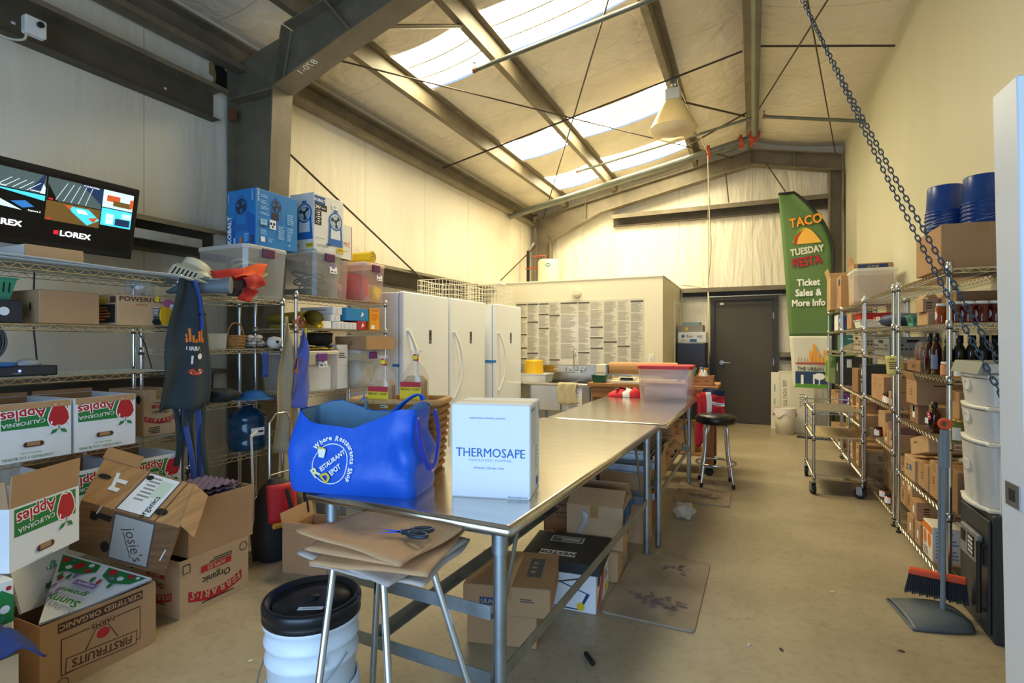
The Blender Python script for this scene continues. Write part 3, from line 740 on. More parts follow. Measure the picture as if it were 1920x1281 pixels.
BTAPE = mat('blue_painters_tape', '#2a78c0', 0.6)
m = MB(); m.box(-0.001, 0.16, -0.002, 0.0, -0.016, 0.016, BTAPE); m.prints((0.08, -0.002, 0), (1, 0, 0), (0, 0, 1), [])
tag(m.obj('tape_strip', None, (-3.2, 6.24 - 0.0005, 1.16)), 'strip of blue tape stuck across the gap between two freezers', 'tape')
m = MB(); m.box(-0.03, 0.03, -0.002, 0.0, -0.012, 0.012, BTAPE); m.box(0.028, 0.055, -0.002, 0.0, -0.016, 0.014, BTAPE)
tag(m.obj('tape_strip', None, (-3.2, 4.302, 1.185)), 'small scrap of blue tape on the side of the first freezer', 'tape')

# wire baskets on the freezers
def wire_basket(label, loc, rot, w, d, h, mt):
    mb = MB()
    for k in range(5):
        z = h * k / 4; mb.tube([(-w / 2, -d / 2, z), (w / 2, -d / 2, z), (w / 2, d / 2, z), (-w / 2, d / 2, z)], 0.004 if k < 4 else 0.006, mt, 4, closed=True, smooth=False)
    nx, ny = int(w / 0.045), int(d / 0.045)
    for k in range(nx + 1):
        x = -w / 2 + w * k / nx; mb.tube([(x, -d / 2, h), (x, -d / 2, 0), (x, d / 2, 0), (x, d / 2, h)], 0.003, mt, 4, smooth=False)
    for k in range(1, ny):
        y = -d / 2 + d * k / ny; mb.tube([(-w / 2, y, h), (-w / 2, y, 0), (w / 2, y, 0), (w / 2, y, h)], 0.003, mt, 4, smooth=False)
    return tag(mb.obj('wire_basket', None, loc, rot), label, 'basket', 'white wire freezer baskets')
WW = mat('white_coated_wire', '#ece5cf', 0.5)
wire_basket('white wire basket on the middle freezer against the wall', (-3.4, 5.62, 1.908), 0, 0.44, 0.62, 0.24, WW)
o = wire_basket('white wire basket tipped up at the front of the end freezer', (-3.31, 6.62, 1.908), 0, 0.46, 0.5, 0.27, WW)
m = MB(); m.box(-0.004, 0.004, -0.12, 0.12, 0, 0.05, WHITEPL); tag(m.obj('price_rail', None, (-3.07, 6.47, 2.184)), 'white plastic strip clipped on top of the end wire basket', 'strip')

# ------------------------------------------------------------------ partition wall fittings
PAPER = mat('laminated_paper', '#d9d4c6', 0.12, coat=0.6)
INKP = mat('poster_ink', '#a5a195', 0.4)
INKD = mat('poster_ink_dark', '#5d5a52', 0.4)
rn = random.Random(11)
xs = [-3.49, -3.10, -2.74, -2.45, -2.26, -1.84, -1.45]
plabs = ['labour notice poster with dark heading bars, beside the end freezer', 'labour notice poster of dense grey columns, second from the end freezer', 'labour notice poster of close print left of the tap', 'narrow labour notice poster straight above the sink tap', 'labour notice poster of wide lines above the paper cutter', 'labour notice poster with a shiny glare, at the free end of the row']
plabs[2] = 'labour notice poster of close print on the freezer side of the tap'
for k in range(6):
    x0, x1 = xs[k], xs[k + 1]; w = x1 - x0; h = 1.0; m = MB(); m.box(-w / 2, w / 2, -0.004, 0, -h / 2, h / 2, PAPER); it = []
    ncol = max(1, round(w / 0.2))
    for c in range(ncol):
        cw = w / ncol; cu = -w / 2 + cw * (c + 0.5); z = h / 2 - 0.03
        while z > -h / 2 + 0.08:
            bh = rn.uniform(0.1, 0.24); bh = min(bh, z + h / 2 - 0.02)
            if rn.random() < (0.8 if k == 0 else 0.3): it.append(('r', cu, z - 0.012, cw * 0.94, 0.024, INKD)); z -= 0.03
            it.append(('l', cu, z - bh / 2, cw * 0.9, bh, max(4, int(bh / 0.014)), INKP)); z -= bh + 0.015
    m.prints((0, -0.004, 0), (1, 0, 0), (0, 0, 1), it)
    tag(m.obj('notice_poster', None, ((x0 + x1) / 2, PY - 0.0005, 1.555)), plabs[k], 'poster', 'labour notice posters')
m = MB(); m.cyl((0, 0, 0), (0, -0.035, 0), 0.07, CREAM, 24); m.cyl((0, -0.035, 0), (0, -0.05, 0), 0.045, CREAM, 24)
tag(m.obj('smoke_alarm', None, ay(1082, 549, PY) - Vector((0, 0.0, 0))), 'round cream smoke alarm above the notice posters', 'alarm')
m = MB(); m.box(-0.04, 0.04, -0.006, 0, -0.06, 0.06, WHITEPL, bev=0.002); m.box(-0.008, 0.008, -0.016, -0.006, -0.014, 0.014, WHITEPL)
tag(m.obj('light_switch', None, ay(1221, 672, PY)), 'white light switch plate near the partition corner', 'switch')

# three-compartment sink
SY0 = 7.1; root = thing('wash_sink', 'stainless steel wash sink under the notice posters', 'sink', (-2.5, 7.5, 0)); m = MB()
x0, x1 = -1.0, 0.86; yf, yb = SY0 - 7.5, 0.38; zr = 0.815
m.box(x0, x1, yb - 0.02, yb, zr - 0.02, 1.05, STEEL); m.box(x0, x1, yb - 0.06, yb, 1.035, 1.05, STEEL)
m.tube([(x0, yf + 0.02, zr), (x1, yf + 0.02, zr)], 0.022, STEEL, 10)
cols = [(-0.42, 0.02), (0.05, 0.45)]
m.box(x0, cols[0][0], yf + 0.02, yb - 0.02, zr - 0.012, zr - 0.004, STEEL); m.box(cols[1][1], x1, yf + 0.02, yb - 0.02, zr - 0.012, zr - 0.004, STEEL)
m.box(cols[0][1], cols[1][0], yf + 0.02, yb - 0.02, zr - 0.012, zr - 0.004, STEEL)
for a, b_ in cols:
    m.box(a, b_, yf + 0.05, yf + 0.055, 0.45, zr - 0.004, STEEL); m.box(a, b_, yb - 0.1, yb - 0.095, 0.45, zr - 0.004, STEEL); m.box(a, a + 0.005, yf + 0.055, yb - 0.1, 0.45, zr - 0.004, STEEL); m.box(b_ - 0.005, b_, yf + 0.055, yb - 0.1, 0.45, zr - 0.004, STEEL); m.box(a, b_, yf + 0.05, yb - 0.095, 0.445, 0.45, STEEL)
m.obj('basin', root)
for px in (-0.95, -0.44, 0.03, 0.47, 0.8):
    for py in (yf + 0.08, yb - 0.06): MB().cyl((px, py, 0), (px, py, zr - 0.012), 0.018, GALV, 10).obj('leg', root)
f = MB(); fx = 0.03; f.cyl((fx, yb - 0.02, 0.98), (fx, yb - 0.14, 0.98), 0.012, POSTM); f.tube([(fx - 0.11, yb - 0.12, 0.96), (fx + 0.11, yb - 0.12, 0.96)], 0.014, POSTM); f.tube([(fx, yb - 0.12, 0.96), (fx, yb - 0.12, 1.28), (fx + 0.02, yb - 0.16, 1.31), (fx + 0.05, yb - 0.22, 1.28), (fx + 0.05, yb - 0.22, 1.2)], 0.009, POSTM)
for s in (-1, 1): f.tube([(fx + s * 0.11, yb - 0.12, 0.96), (fx + s * 0.13, yb - 0.12, 1.02), (fx + s * 0.13, yb - 0.19, 1.03)], 0.01, POSTM); f.cyl((fx + s * .1, yb - .12, .96), (fx + s * .1, yb - .02, .96), .012, POSTM)
f.obj('faucet', root)
MB().box(-0.33, -0.22, yb - 0.024, yb - 0.02, 0.985, 1.01, WHITE).obj('label', root)
# things at the sink
def bucket_prof(r0, r1, h, t=0.003): return [(0.001, 0), (r0, 0), (r1, h), (r1 + 0.006, h), (r1 + 0.006, h - 0.015)]
YBK_ = mat('yellow_bucket_plastic', '#e3b31b', 0.4)
m = MB(); m.lathe([(0.16, 0), (0.15, 0.02), (0.14, 0.21), (0.135, 0.235), (0.001, 0.24)], YBK_, 20); tag(m.obj('bucket', None, (-3.03, 7.52, 0.905)), 'yellow bucket turned over in the white dish tub by the sink', 'bucket')
def tub(w, d, h, mt, t=0.004, taper=0.9, rim=0.012):
    mb = MB(); a = [(-1, -1), (1, -1), (1, 1), (-1, 1)]; o0, o1 = [(x * w / 2 * taper, y * d / 2 * taper, 0) for x, y in a], [(x * w / 2, y * d / 2, h) for x, y in a]
    r1 = [(x * (w / 2 + rim), y * (d / 2 + rim), h) for x, y in a]; i1 = [(x * (w / 2 - t), y * (d / 2 - t), h) for x, y in a]; i0 = [(x * (w / 2 * taper - t), y * (d / 2 * taper - t), t) for x, y in a]
    rd = [(x * (w / 2 + rim), y * (d / 2 + rim), h - rim) for x, y in a]; od = [(x * w / 2, y * d / 2, h - rim) for x, y in a]
    mb.loft([o0, od, rd, r1, i1, i0], mt, caps=False, smooth=False); mb.add(o0, [(3, 2, 1, 0)], mt); mb.add(i0, [(0, 1, 2, 3)], mt); return mb
tag(tub(0.42, 0.34, 0.13, WHITEPL).obj('dish_tub', None, (-2.98, 7.52, 0.812)), 'white dish tub on the sink drainboard holding the yellow bucket', 'tub')
BLUJ = mat('blue_jug_plastic', '#2c55a8', 0.4)
m = MB(); m.box(-0.07, 0.07, -0.1, 0.1, 0, 0.2, BLUJ, bev=0.02); m.tube([(-0.0, -0.09, 0.19), (0, -0.08, 0.25), (0, 0.02, 0.26), (0, 0.09, 0.22), (0, .09, .18)], 0.018, BLUJ, 8); jug = m.obj('cleaner_jug'); tag(jug, 'blue cleaner jug with red cap beside the dish tub', 'jug'); jug.location = (-3.31, 7.42, 0.812); jug.rotation_euler = (0, 0, 1.3)
MB().cyl((0, -0.09, 0.2), (0, -0.09, 0.235), 0.024, RED, 12).obj('cap', jug); l = MB(); l.prints((0.07, 0, 0.09), (0, 1, 0), (0, 0, 1), [('r', 0, 0, 0.13, 0.12, WHITE), ('l', 0, 0, 0.1, 0.08, 5, BLUE)]); l.obj('label', jug)
TOWEL = mat('cream_towel', '#cdbf9a', 0.95, bump=0.3, bscale=200)
def towel(u, v):
    x = -0.14 + 0.28 * u + 0.01 * math.sin(9 * v); s = v * 0.36
    return (x, -0.026 - 0.012 * math.sin(u * 14) * min(1, s * 6) if s > 0.08 else 0.055 - s, (0.024 if s < 0.08 else 0.024 - (s - 0.08)) + (-0.03 * abs(math.sin(u * 4)) if v > 0.95 else 0))
tag(MB().sheet(18, 14, towel, TOWEL, 0.004).obj('towel', None, (-2.36, SY0 + 0.02, 0.815)), 'cream towel draped over the sink edge', 'towel')
m = MB(); m.box(-0.11, 0.11, -0.002, 0, -0.16, 0.16, WHITE); m.prints((0, -0.002, 0), (1, 0, 0), (0, 0, 1), [('l', 0, 0, 0.18, 0.28, 12, INKP)]); tag(m.obj('notice_sheet', None, (-2.27, SY0 + 0.047, 0.62)), 'white printed sheet taped to the sink front below the towel', 'paper')

# water heater on the partition room
m = MB(); m.lathe([(0.18, 0), (0.19, 0.03), (0.19, 0.5), (0.17, 0.535), (0.001, 0.545)], CREAM, 24); wh = m.obj('water_heater'); tag(wh, 'cream water heater standing on the partition room', 'water heater'); wh.location = (-3.42, 9.2, PZ + 0.02)
l = MB(); l.prints((0.06, -0.186, 0.42), (0.95, 0.2, 0), (0, 0, 1), [('c', 0, 0, 0.05, GREEN, 0.03), ('r', 0, 0.0, 0.07, 0.02, WHITE)]); l.obj('label', wh)
p = MB(); p.tube([(-0.06, 0, 0.53), (-0.06, 0, 0.62), (-0.3, 0, 0.62)], 0.012, ORCOUP); p.tube([(-0.19, -0.02, 0.4), (-0.45, 0, 0.4)], 0.012, ORCOUP); p.obj('pipework', wh)
m = MB(); m.cyl((0, 0, 0), (0, 0, 0.75), 0.03, BLKPL, 10); m.cyl((0.0, 0, 0.75), (0.12, 0, 0.9), 0.02, GALV, 8); tag(m.obj('vent_pipe', None, (-3.86, 9.3, PZ + 0.02)), 'black vent pipe on the partition room near the corner', 'pipe')
# ------------------------------------------------------------------ printing helpers for cartons
def arc_text(body, cx, cy, R, a0, a1, size, m, up=True, sx=1, bold=0.02):
    """letters along an arc; angles in degrees, a0 -> a1 left to right"""
    out, n = [], len(body)
    ws = [max(0.3, text_geo(ch, bold)[2]) if ch != ' ' else 0.35 for ch in body]; tot = sum(ws); run = 0
    for ch, w in zip(body, ws):
        a = math.radians(a0 + (a1 - a0) * (run + w / 2) / tot); run += w
        if ch == ' ': continue
        out.append(('t', ch, cx + R * math.cos(a), cy + R * math.sin(a), size, m, math.degrees(a) - 90 if up else math.degrees(a) + 90, sx, bold))
    return out
def apple_panel(k=1.0, dy=0.0):
    """green California apples panel, right way up, about 0.27 x 0.25 m"""
    it = [('r', 0.0, -0.065 + dy, 0.255 * k, 0.1, GREEN), ('t', 'Apples', 0.045, -0.088 + dy, 0.062, WHITE, 4, 1, 0.075), ('t', 'Apples', 0.045, -0.088 + dy, 0.062, RED, 4, 1, 0.02), ('t', 'CALIFORNIA', 0.045, -0.04 + dy, 0.026, WHITE, 4, 1.1, 0.01)]
    ap = [(-0.03, 0.035), (-0.012, 0.044), (0.0, 0.036), (0.014, 0.044), (0.034, 0.034), (0.042, 0.01), (0.036, -0.02), (0.024, -0.05), (0.012, -0.056), (0, -0.05), (-0.012, -0.056), (-0.024, -0.05), (-0.038, -0.02), (-0.043, 0.01)]
    it.append(('p', [(-0.09 + x * 1.13, -0.055 + dy + y * 1.1) for x, y in ap], WHITE)); it.append(('p', [(-0.09 + x, -0.055 + dy + y) for x, y in ap], RED))
    it.append(('p', [(-0.066 + x, -0.05 + dy + y) for x, y in ((0, 0.016), (0.007, 0.012), (0.009, 0.026), (0.004, 0.03))], WHITE))
    it.append(('r', -0.09, -0.008 + dy, 0.003, 0.028, BROWNINK))
    for s in (-1, 1): it.append(('p', [(-0.09 + s * x, 0.0 + dy + y) for x, y in ((0.004, 0.002), (0.012, 0.018), (0.034, 0.026), (0.026, 0.006))], GREEN))
    it += [('r', 0.01, 0.06 + dy, 0.055, 0.024, BROWNINK), ('c', 0.037, 0.06 + dy, 0.012, BROWNINK), ('c', -0.018, 0.06 + dy, 0.012, BROWNINK), ('r', 0.01, 0.058 + dy, 0.05, 0.018, CARDIN),
           ('t', 'CONTENTS 1 U.S. BUSHEL', 0.03, 0.118 + dy, 0.017, GREEN, 0, 1, 0.01), ('t', 'PRODUCE OF U.S.A.', 0.02, 0.098 + dy, 0.009, GREEN)]
    return it
def ferrari_panel(sc=1.0):
    it = [('p', [(-0.15 * sc + 0.3 * sc * q / 12, (0.045 + 0.035 * math.sin(PI * q / 12)) * sc + e * sc) for q, e in [(k, 0.028) for k in range(13)] + [(k, -0.022) for k in range(12, -1, -1)]], RED)]
    it += arc_text("FERRARI'S", 0, -0.30 * sc, 0.372 * sc, 112, 68, 0.052 * sc, CARD2, True, 1, 0.02)
    it += [('t', 'Organic', 0.0, -0.008 * sc, 0.05 * sc, BLACK), ('r', 0, -0.062 * sc, 0.17 * sc, 0.032 * sc, RED), ('t', 'APPLES', 0, -0.062 * sc, 0.03 * sc, CARD2, 0, 1.1, 0.02), ('l', 0, -0.092 * sc, 0.18 * sc, 0.022 * sc, 2, BLACK), ('l', 0, 0.105 * sc, 0.2 * sc, 0.012 * sc, 1, BLACK)]
    return it

# ------------------------------------------------------------------ monitor shelf unit
def screen_mat(name, col, e=0.8): return mat(name, col, 0.3, emit=e)
tv = thing('security_monitor', 'black flat monitor showing six camera views above the wire shelving', 'monitor', (-3.52, 1.685, 1.93), (0, math.radians(12), 0))
m = MB(); m.box(-0.035, 0.0, -0.365, 0.365, 0, 0.43, BLKPL, bev=0.006); m.box(-0.06, -0.035, -0.2, 0.2, 0.08, 0.34, BLKPL); m.obj('housing', tv)
S1, S2, S3, S4, S5, S6 = [screen_mat('screen_' + n, c, e) for n, c, e in (('asphalt', '#4d5c5c', .7), ('pale', '#c9dde0', .9), ('blue', '#2f6fb0', .9), ('brown', '#6b5127', .7), ('cyan', '#49c7d8', 1.0), ('orange', '#c8552a', .8))]
SBLK = screen_mat('screen_black', '#07090c', 0.2); SW = screen_mat('screen_white', '#ffffff', 1.0); SR = screen_mat('screen_red', '#d02030', 1.0); SD = screen_mat('screen_navy', '#1c2f52', .8)
m = MB(); O = (0.0005, 0, 0.22)
it = [('r', 0, 0, 0.69, 0.37, SBLK), ('r', -0.21, 0.115, 0.205, 0.1, S1), ('r', 0.032, 0.105, 0.262, 0.12, S1), ('r', 0.25, 0.115, 0.165, 0.1, S2),
      ('r', -0.21, 0.01, 0.205, 0.1, SBLK), ('r', 0.032, -0.012, 0.262, 0.105, S4), ('r', 0.25, 0.01, 0.165, 0.1, S5),
      ('p', [(-0.18, 0.067), (-0.12, 0.165), (-0.109, 0.165), (-0.13, 0.067)], SD), ('p', [(-0.13, 0.067), (-0.118, 0.12), (-0.108, 0.1), (-0.108, 0.067)], S2), ('p', [(0.05, 0.165), (0.163, 0.165), (0.163, 0.07)], SD), ('p', [(-0.098, 0.13), (-0.05, 0.045), (-0.098, 0.045)], SBLK)]
for k in range(5): it.append(('p', [(-0.31 + k * .03, 0.07), (-0.305 + k * .03, 0.07), (-0.25 + k * .03, 0.12), (-0.254 + k * .03, 0.12)], S2)); it.append(('p', [(-0.06 + k * .035, 0.05), (-0.057 + k * .035, 0.05), (-0.01 + k * .03, 0.15), (-0.013 + k * .03, 0.15)], S2))
it += [('p', [(-0.312, 0.055), (-0.108, 0.03), (-0.108, 0.058), (-0.312, 0.06)], S5), ('p', [(-0.25, 0.0), (-0.19, 0.015), (-0.15, -0.01), (-0.2, -0.025)], S3), ('p', [(-0.31, -0.03), (-0.2, -0.038), (-0.31, 0.01)], S2), ('p', [(0.0, 0.03), (0.1, 0.03), (0.16, -0.02), (0.1, -0.06), (0.02, 0.0)], S5), ('p', [(0.04, 0.02), (0.08, 0.02), (0.1, 0.0), (0.05, 0.0)], SW), ('p', [(0.1, -0.02), (0.15, -0.005), (0.13, -0.04)], S6), ('p', [(-0.02, 0.03), (0.02, 0.034), (0.01, 0.01)], S6),
       ('r', 0.22, 0.12, 0.07, 0.035, S6), ('r', 0.27, 0.095, 0.1, 0.03, S4), ('r', 0.32, 0.11, 0.02, 0.05, S6), ('r', 0.21, 0.0, 0.04, 0.06, S2), ('r', 0.28, -0.01, 0.08, 0.04, SD), ('r', 0.3, 0.03, 0.05, 0.03, S2),
       ('t', 'LOREX', 0.05, -0.125, 0.042, SW, 0, 1.15, 0.03), ('r', -0.045, -0.125, 0.022, 0.022, SR), ('t', 'LOREX', -0.27, -0.11, 0.042, SW, 0, 1.15, 0.03), ('t', 'Camera 1', -0.15, 0.075, 0.014, SW), ('t', 'Auto', -0.29, 0.072, 0.014, SW), ('t', '01:35 04/22/2026', 0.1, 0.158, 0.011, SW), ('t', 'Camera 2', -0.15, -0.032, 0.014, SW), ('r', -0.085, 0.05, 0.02, 0.008, SR), ('r', -0.085, -0.055, 0.02, 0.008, SR)]
m.prints(O, (0, 1, 0), (0, 0, 1), it); m.obj('screen', tv)
m = MB(); m.box(-0.45, -0.06, -0.02, 0.02, 0.2, 0.24, BLKPL); m.obj('wall_bracket', tv)

# thin plastic sheets lying on the top shelf
COR = frosted('corrugated_plastic_sheet', '#dfe6e4', 0.12, 0.4)
for k, (dx, dy, lab) in enumerate(((0.0, 0.0, 'lowest milky plastic sheet on the top shelf, drooping past the shelf end'), (0.03, -0.12, 'upper milky plastic sheet on the top shelf, slid towards the flat carton'))):
    def fn(u, v, k=k): return (-3.5 + dx + 0.47 * v, 0.8 + dy + 1.42 * u, 1.797 + 0.012 * k + 0.004 * math.sin(9 * u + 4 * v) * k - (0.0 if u < 0.93 else (u - 0.93) * 0.35) + 0.006 * k * math.sin(5 * v))
    tag(MB().sheet(26, 8, fn, COR, 0.004).obj('plastic_sheet'), lab, 'sheet', 'plastic sheets on the top shelf')
carton('flat brown carton with one white end lying below the camera monitor', (-3.32, 1.48, 1.816), (0.34, 0.245, 0.07), 0, CARD2, prints={'-y': [('r', 0, 0, 0.335, 0.065, WHITEB)]}, tape=False)
carton('plain brown carton with an oval hand hole on the second shelf', (-3.27, 1.53, 1.507), (0.3, 0.26, 0.165), 0, CARD, tape=False, prints={'-y': [('c', 0.07, 0.0, 0.011, BLACK, 0.022)]})
it = [('t', 'POWERFUL', -0.03, 0.062, 0.036, BROWNINK, 0, 1.25, 0.02), ('t', 'FLAVOUR', -0.03, 0.032, 0.014, RED), ('l', -0.06, -0.01, 0.14, 0.07, 6, CARD2), ('r', 0.055, -0.03, 0.045, 0.1, DKGREY), ('l', 0.055, 0.0, 0.04, 0.05, 6, WHITEB), ('c', 0.05, -0.06, 0.025, BLACK, 0.016), ('c', 0.105, -0.02, 0.04, YELLOW, 0.06), ('c', 0.115, 0.05, 0.03, mat('pink_ink', '#b25a7e', .6), 0.024), ('r', 0.14, 0.03, 0.025, 0.03, WHITE), ('r', 0.055, 0.07, 0.022, 0.03, YELLOW)]
for a in range(5):
    for b_ in range(8): it.append(('c', 0.08 + a * 0.0125, -0.07 + b_ * 0.0135 + (a % 2) * 0.006, 0.004, ORANGE))
carton('brown carton printed POWERFUL with yellow corn picture on the second shelf', (-3.26, 1.895, 1.507), (0.3, 0.31, 0.17), 0, CARD2, tape=False, prints={'+x': it, '-y': [('r', 0.03, -0.02, 0.2, 0.1, BLACK), ('l', 0.03, -0.02, 0.18, 0.08, 5, ORANGE), ('r', 0.0, 0.055, 0.1, 0.035, YELLOW), ('r', 0.11, 0.055, 0.05, 0.035, BROWNINK)]})
DKB = mat('dark_slate_card', '#2a2c33', 0.6)
carton('dark slate carton with round white sticker under a green berry basket', (-3.25, 1.16, 1.507), (0.25, 0.36, 0.105), 0, DKB, tape=False, prints={'+x': [('c', 0.11, 0.0, 0.02, WHITEB)]})
GRB = mat('green_berry_basket', '#3f9a78', 0.5)
def berry_basket(label, loc, rot=0, mt=None, sc=1.0):
    mb = tub(0.13 * sc, 0.13 * sc, 0.09 * sc, mt or GRB, 0.003, 0.75, 0.006)
    for q in range(4):
        Rm = Matrix.Rotation(q * PI / 2, 4, 'Z')
        for k in range(-2, 3): mb.add([Rm @ Vector((k * 0.02 * sc - 0.003, -0.058 * sc, 0.03 * sc)), Rm @ Vector((k * 0.02 * sc + 0.003, -0.058 * sc, 0.03 * sc)), Rm @ Vector((k * 0.02 * sc + 0.003, -0.0635 * sc, 0.07 * sc)), Rm @ Vector((k * 0.02 * sc - 0.003, -0.0635 * sc, 0.07 * sc))], [(0, 1, 2, 3)], DARKVOID)
    return tag(mb.obj('berry_basket', None, loc, rot), label, 'basket')
berry_basket('green plastic berry basket on the dark slate carton', (-3.22, 1.245, 1.614), 0.2, None, 1.15)
m = MB(); m.lathe([(0.055, 0), (0.075, 0.02), (0.075, 0.1), (0.045, 0.15), (0.03, 0.165), (0.001, 0.166)], CLEARER, 18); tag(m.obj('plastic_jug', None, (-3.36, 2.0, 1.679)), 'clear plastic dome jug on the POWERFUL carton', 'jug')

# third shelf: recorder, cable coil
m = MB(); m.box(-0.15, 0.15, -0.24, 0.24, 0.004, 0.052, BLKPL, bev=0.003); m.prints((0.15, 0, 0.03), (0, 1, 0), (0, 0, 1), [('r', 0.03, 0, 0.4, 0.036, DKB), ('c', 0.09, 0, 0.006, screen_mat('blue_led', '#6f7bff', 3.0)), ('l', 0.09, -0.012, 0.05, 0.008, 1, MIDGREY)])
for s in (-1, 1):
    for q in (-1, 1): m.cyl((s * .12, q * .2, 0), (s * .12, q * .2, .004), .012, BLKRUB)
dvr = tag(m.obj('video_recorder', None, (-3.27, 1.235, 1.252)), 'flat black video recorder with a glowing blue light on the third shelf', 'recorder')
GCAB = mat('grey_cable', '#4b4d4c', 0.5)
m = MB()
for k in range(9):
    r = 0.06 + 0.007 * (k % 5); pts = [(0.008 * (k % 3 - 1) + 0.012 * (k // 3 - 1), r * 1.0 * math.cos(a * PI / 12 + k), 0.115 + r * 1.15 * math.sin(a * PI / 12 + k)) for a in range(24)]
    m.tube(pts, 0.0045, GCAB, 5, closed=True)
tag(m.obj('cable_coil', None, (-3.2, 1.22, 1.304)), 'coil of grey cable standing on the video recorder', 'cable')
m = MB(); m.lathe([(0.001, 0), (0.03, 0.002), (0.033, 0.012), (0.02, 0.03), (0.001, 0.035)], GREYPL, 14, Matrix.Diagonal((0.9, 1.6, 1, 1))); tag(m.obj('computer_mouse', None, (-3.15, 1.37, 1.304)), 'grey computer mouse on the video recorder', 'mouse')
m = MB(); m.box(-0.03, 0.03, -0.05, 0.05, 0, 0.02, BLUE, bev=0.006); tag(m.obj('tissue_pack', None, (-3.14, 1.26, 1.304), 0.3), 'small blue and white packet on the video recorder', 'packet')
for (a, b_, c, lab) in (((-3.50, 1.55, 1.80), (-3.52, 1.55, 1.55), (-3.51, 1.57, 1.256), 'thin black cable dropping from the monitor behind the cartons'), ((-3.6, 2.02, 1.72), (-3.45, 2.09, 1.4), (-3.4, 2.1, 1.25), 'thin black cable dangling beside the shelf posts')):
    tag(MB().tube([a, b_, c], 0.004, BLKPL, 6).obj('hanging_cable'), lab, 'cable')

# apple cartons on the lower shelves
def apple_box(label, loc, rot, w=0.40, d=0.285, h=0.27, flaps=None, prints=None, group='white apple cartons'):
    return carton(label, loc, (w, d, h), rot, WHITEB, open=True, flaps=flaps, prints=prints or {'+x!': apple_panel()}, group=group, name='apple_carton', inside=CARDIN, flapm=CARD)
APP = apple_panel()
zs = 0.867
apple_box('white apple carton upside down on the fourth shelf, next to the frame edge', (-3.26, 1.36, zs), 0, flaps={'+x': (175, 0.03), '-x': (5, 0.02)})
apple_box('white apple carton upside down on the fourth shelf, beside the red-lettered brown one', (-3.26, 1.66, zs), 0, flaps={'+x': (175, 0.03), '-x': (5, 0.02)})
zs = 0.502
apple_box('white apple carton on the fifth shelf beside the hanging apron straps', (-3.26, 1.915, zs), 0, flaps={'-x': (0, 0.02)})
apple_box('white apple carton on the fifth shelf partly hidden by the crumpled wood-print carton', (-3.26, 1.615, zs), 0, flaps={'-x': (0, 0.02)})
P1 = Vector((-2.53, 1.27, 0)); dr = Vector((-0.449, 0.893, 0)); nr = Vector((0.893, 0.449, 0)); c = P1 - dr * 0.16 - nr * 0.16
nb = apple_box('white apple carton with raised brown flap stacked highest by the frame edge', (c.x, c.y, 0.602), math.radians(26.7), 0.32, 0.32, 0.225, flaps={'+x': (4, 0.115), '-y': (8, 0.1)}, prints={'+x!': [i for i in apple_panel(1.1, 0.01) if not (i[0] == 't' and 'CONT' in i[1])]})
carton('plain brown carton under the stacked apple carton, lower one', (-2.80, 0.82, 0), (0.33, 0.34, 0.3), 0, CARD)
carton('plain brown carton under the stacked apple carton, upper one', (-2.80, 0.82, 0.301), (0.33, 0.34, 0.3), 0, CARD)
carton('brown apple carton with red arched lettering on the fourth shelf behind the apron', (-3.36, 2.018, 0.867), (0.34, 0.185, 0.27), 0, CARD2, name='organic_apple_carton', prints={'+x!': [(('t',) + i[1:2] + (i[2],) + i[3:]) if i[0] == 't' else i for i in ferrari_panel(0.6)] + [('l', 0.04, 0.1, 0.07, 0.04, 4, BLACK)], '-y': [('c', 0.12, 0.08, 0.022, BLACK, 0.026), ('l', -0.04, 0.08, 0.12, 0.03, 2, BROWNINK)]})

# cartons on the floor by the shelves
w_, d_, h_ = 0.38, 0.405, 0.293
carton('brown organic apple carton on the floor under the egg tray carton', (-2.66 - w_ / 2, 1.983, 0), (w_, d_, h_), 0, CARD2, open=True, name='organic_apple_carton', prints={'+x!': ferrari_panel(1.05) + [('o', -0.165, -0.105, 0.025, 0.004, BLACK), ('r', 0.17, -0.1, 0.04, 0.045, BLACK), ('r', 0.17, -0.1, 0.032, 0.037, CARD2)], '-y!': ferrari_panel(0.85)})
carton('plain brown open carton filled with purple egg trays', (-2.665 - w_ / 2, 2.025, 0.294), (w_, 0.39, 0.29), 0, CARD, open=True, name='egg_tray_carton', cat='box')
EGG = mat('purple_pulp', '#6d5f78', 0.95, bump=0.3, bscale=150)
ecx, ecy = -2.855, 2.02
def eggfn(z0):
    def fn(u, v): return (-0.14 + 0.28 * u, -0.155 + 0.31 * v, z0 + 0.0055 * math.cos(u * 12 * PI) * math.cos(v * 12 * PI) + 0.007)
    return fn
em = MB().sheet(48, 48, eggfn(0), EGG, 0.003)
e0 = em.obj('egg_tray', None, (ecx, ecy, 0.47)); tag(e0, 'purple pulp egg tray lowest in the open brown carton', 'tray', 'stacked egg trays')
for k in range(1, 7):
    o = e0.copy(); C.objects.link(o); o.location = (ecx + random.uniform(-.006, .006), ecy + random.uniform(-.006, .006), 0.47 + 0.0225 * k)
    o['label'] = ['', 'purple egg tray, second from the bottom of the stack', 'purple egg tray, third from the bottom of the stack', 'purple egg tray, fourth from the bottom of the stack', 'purple egg tray, third from the top of the stack', 'purple egg tray just below the top one of the stack', 'purple egg tray lying topmost over the brown carton'][k]
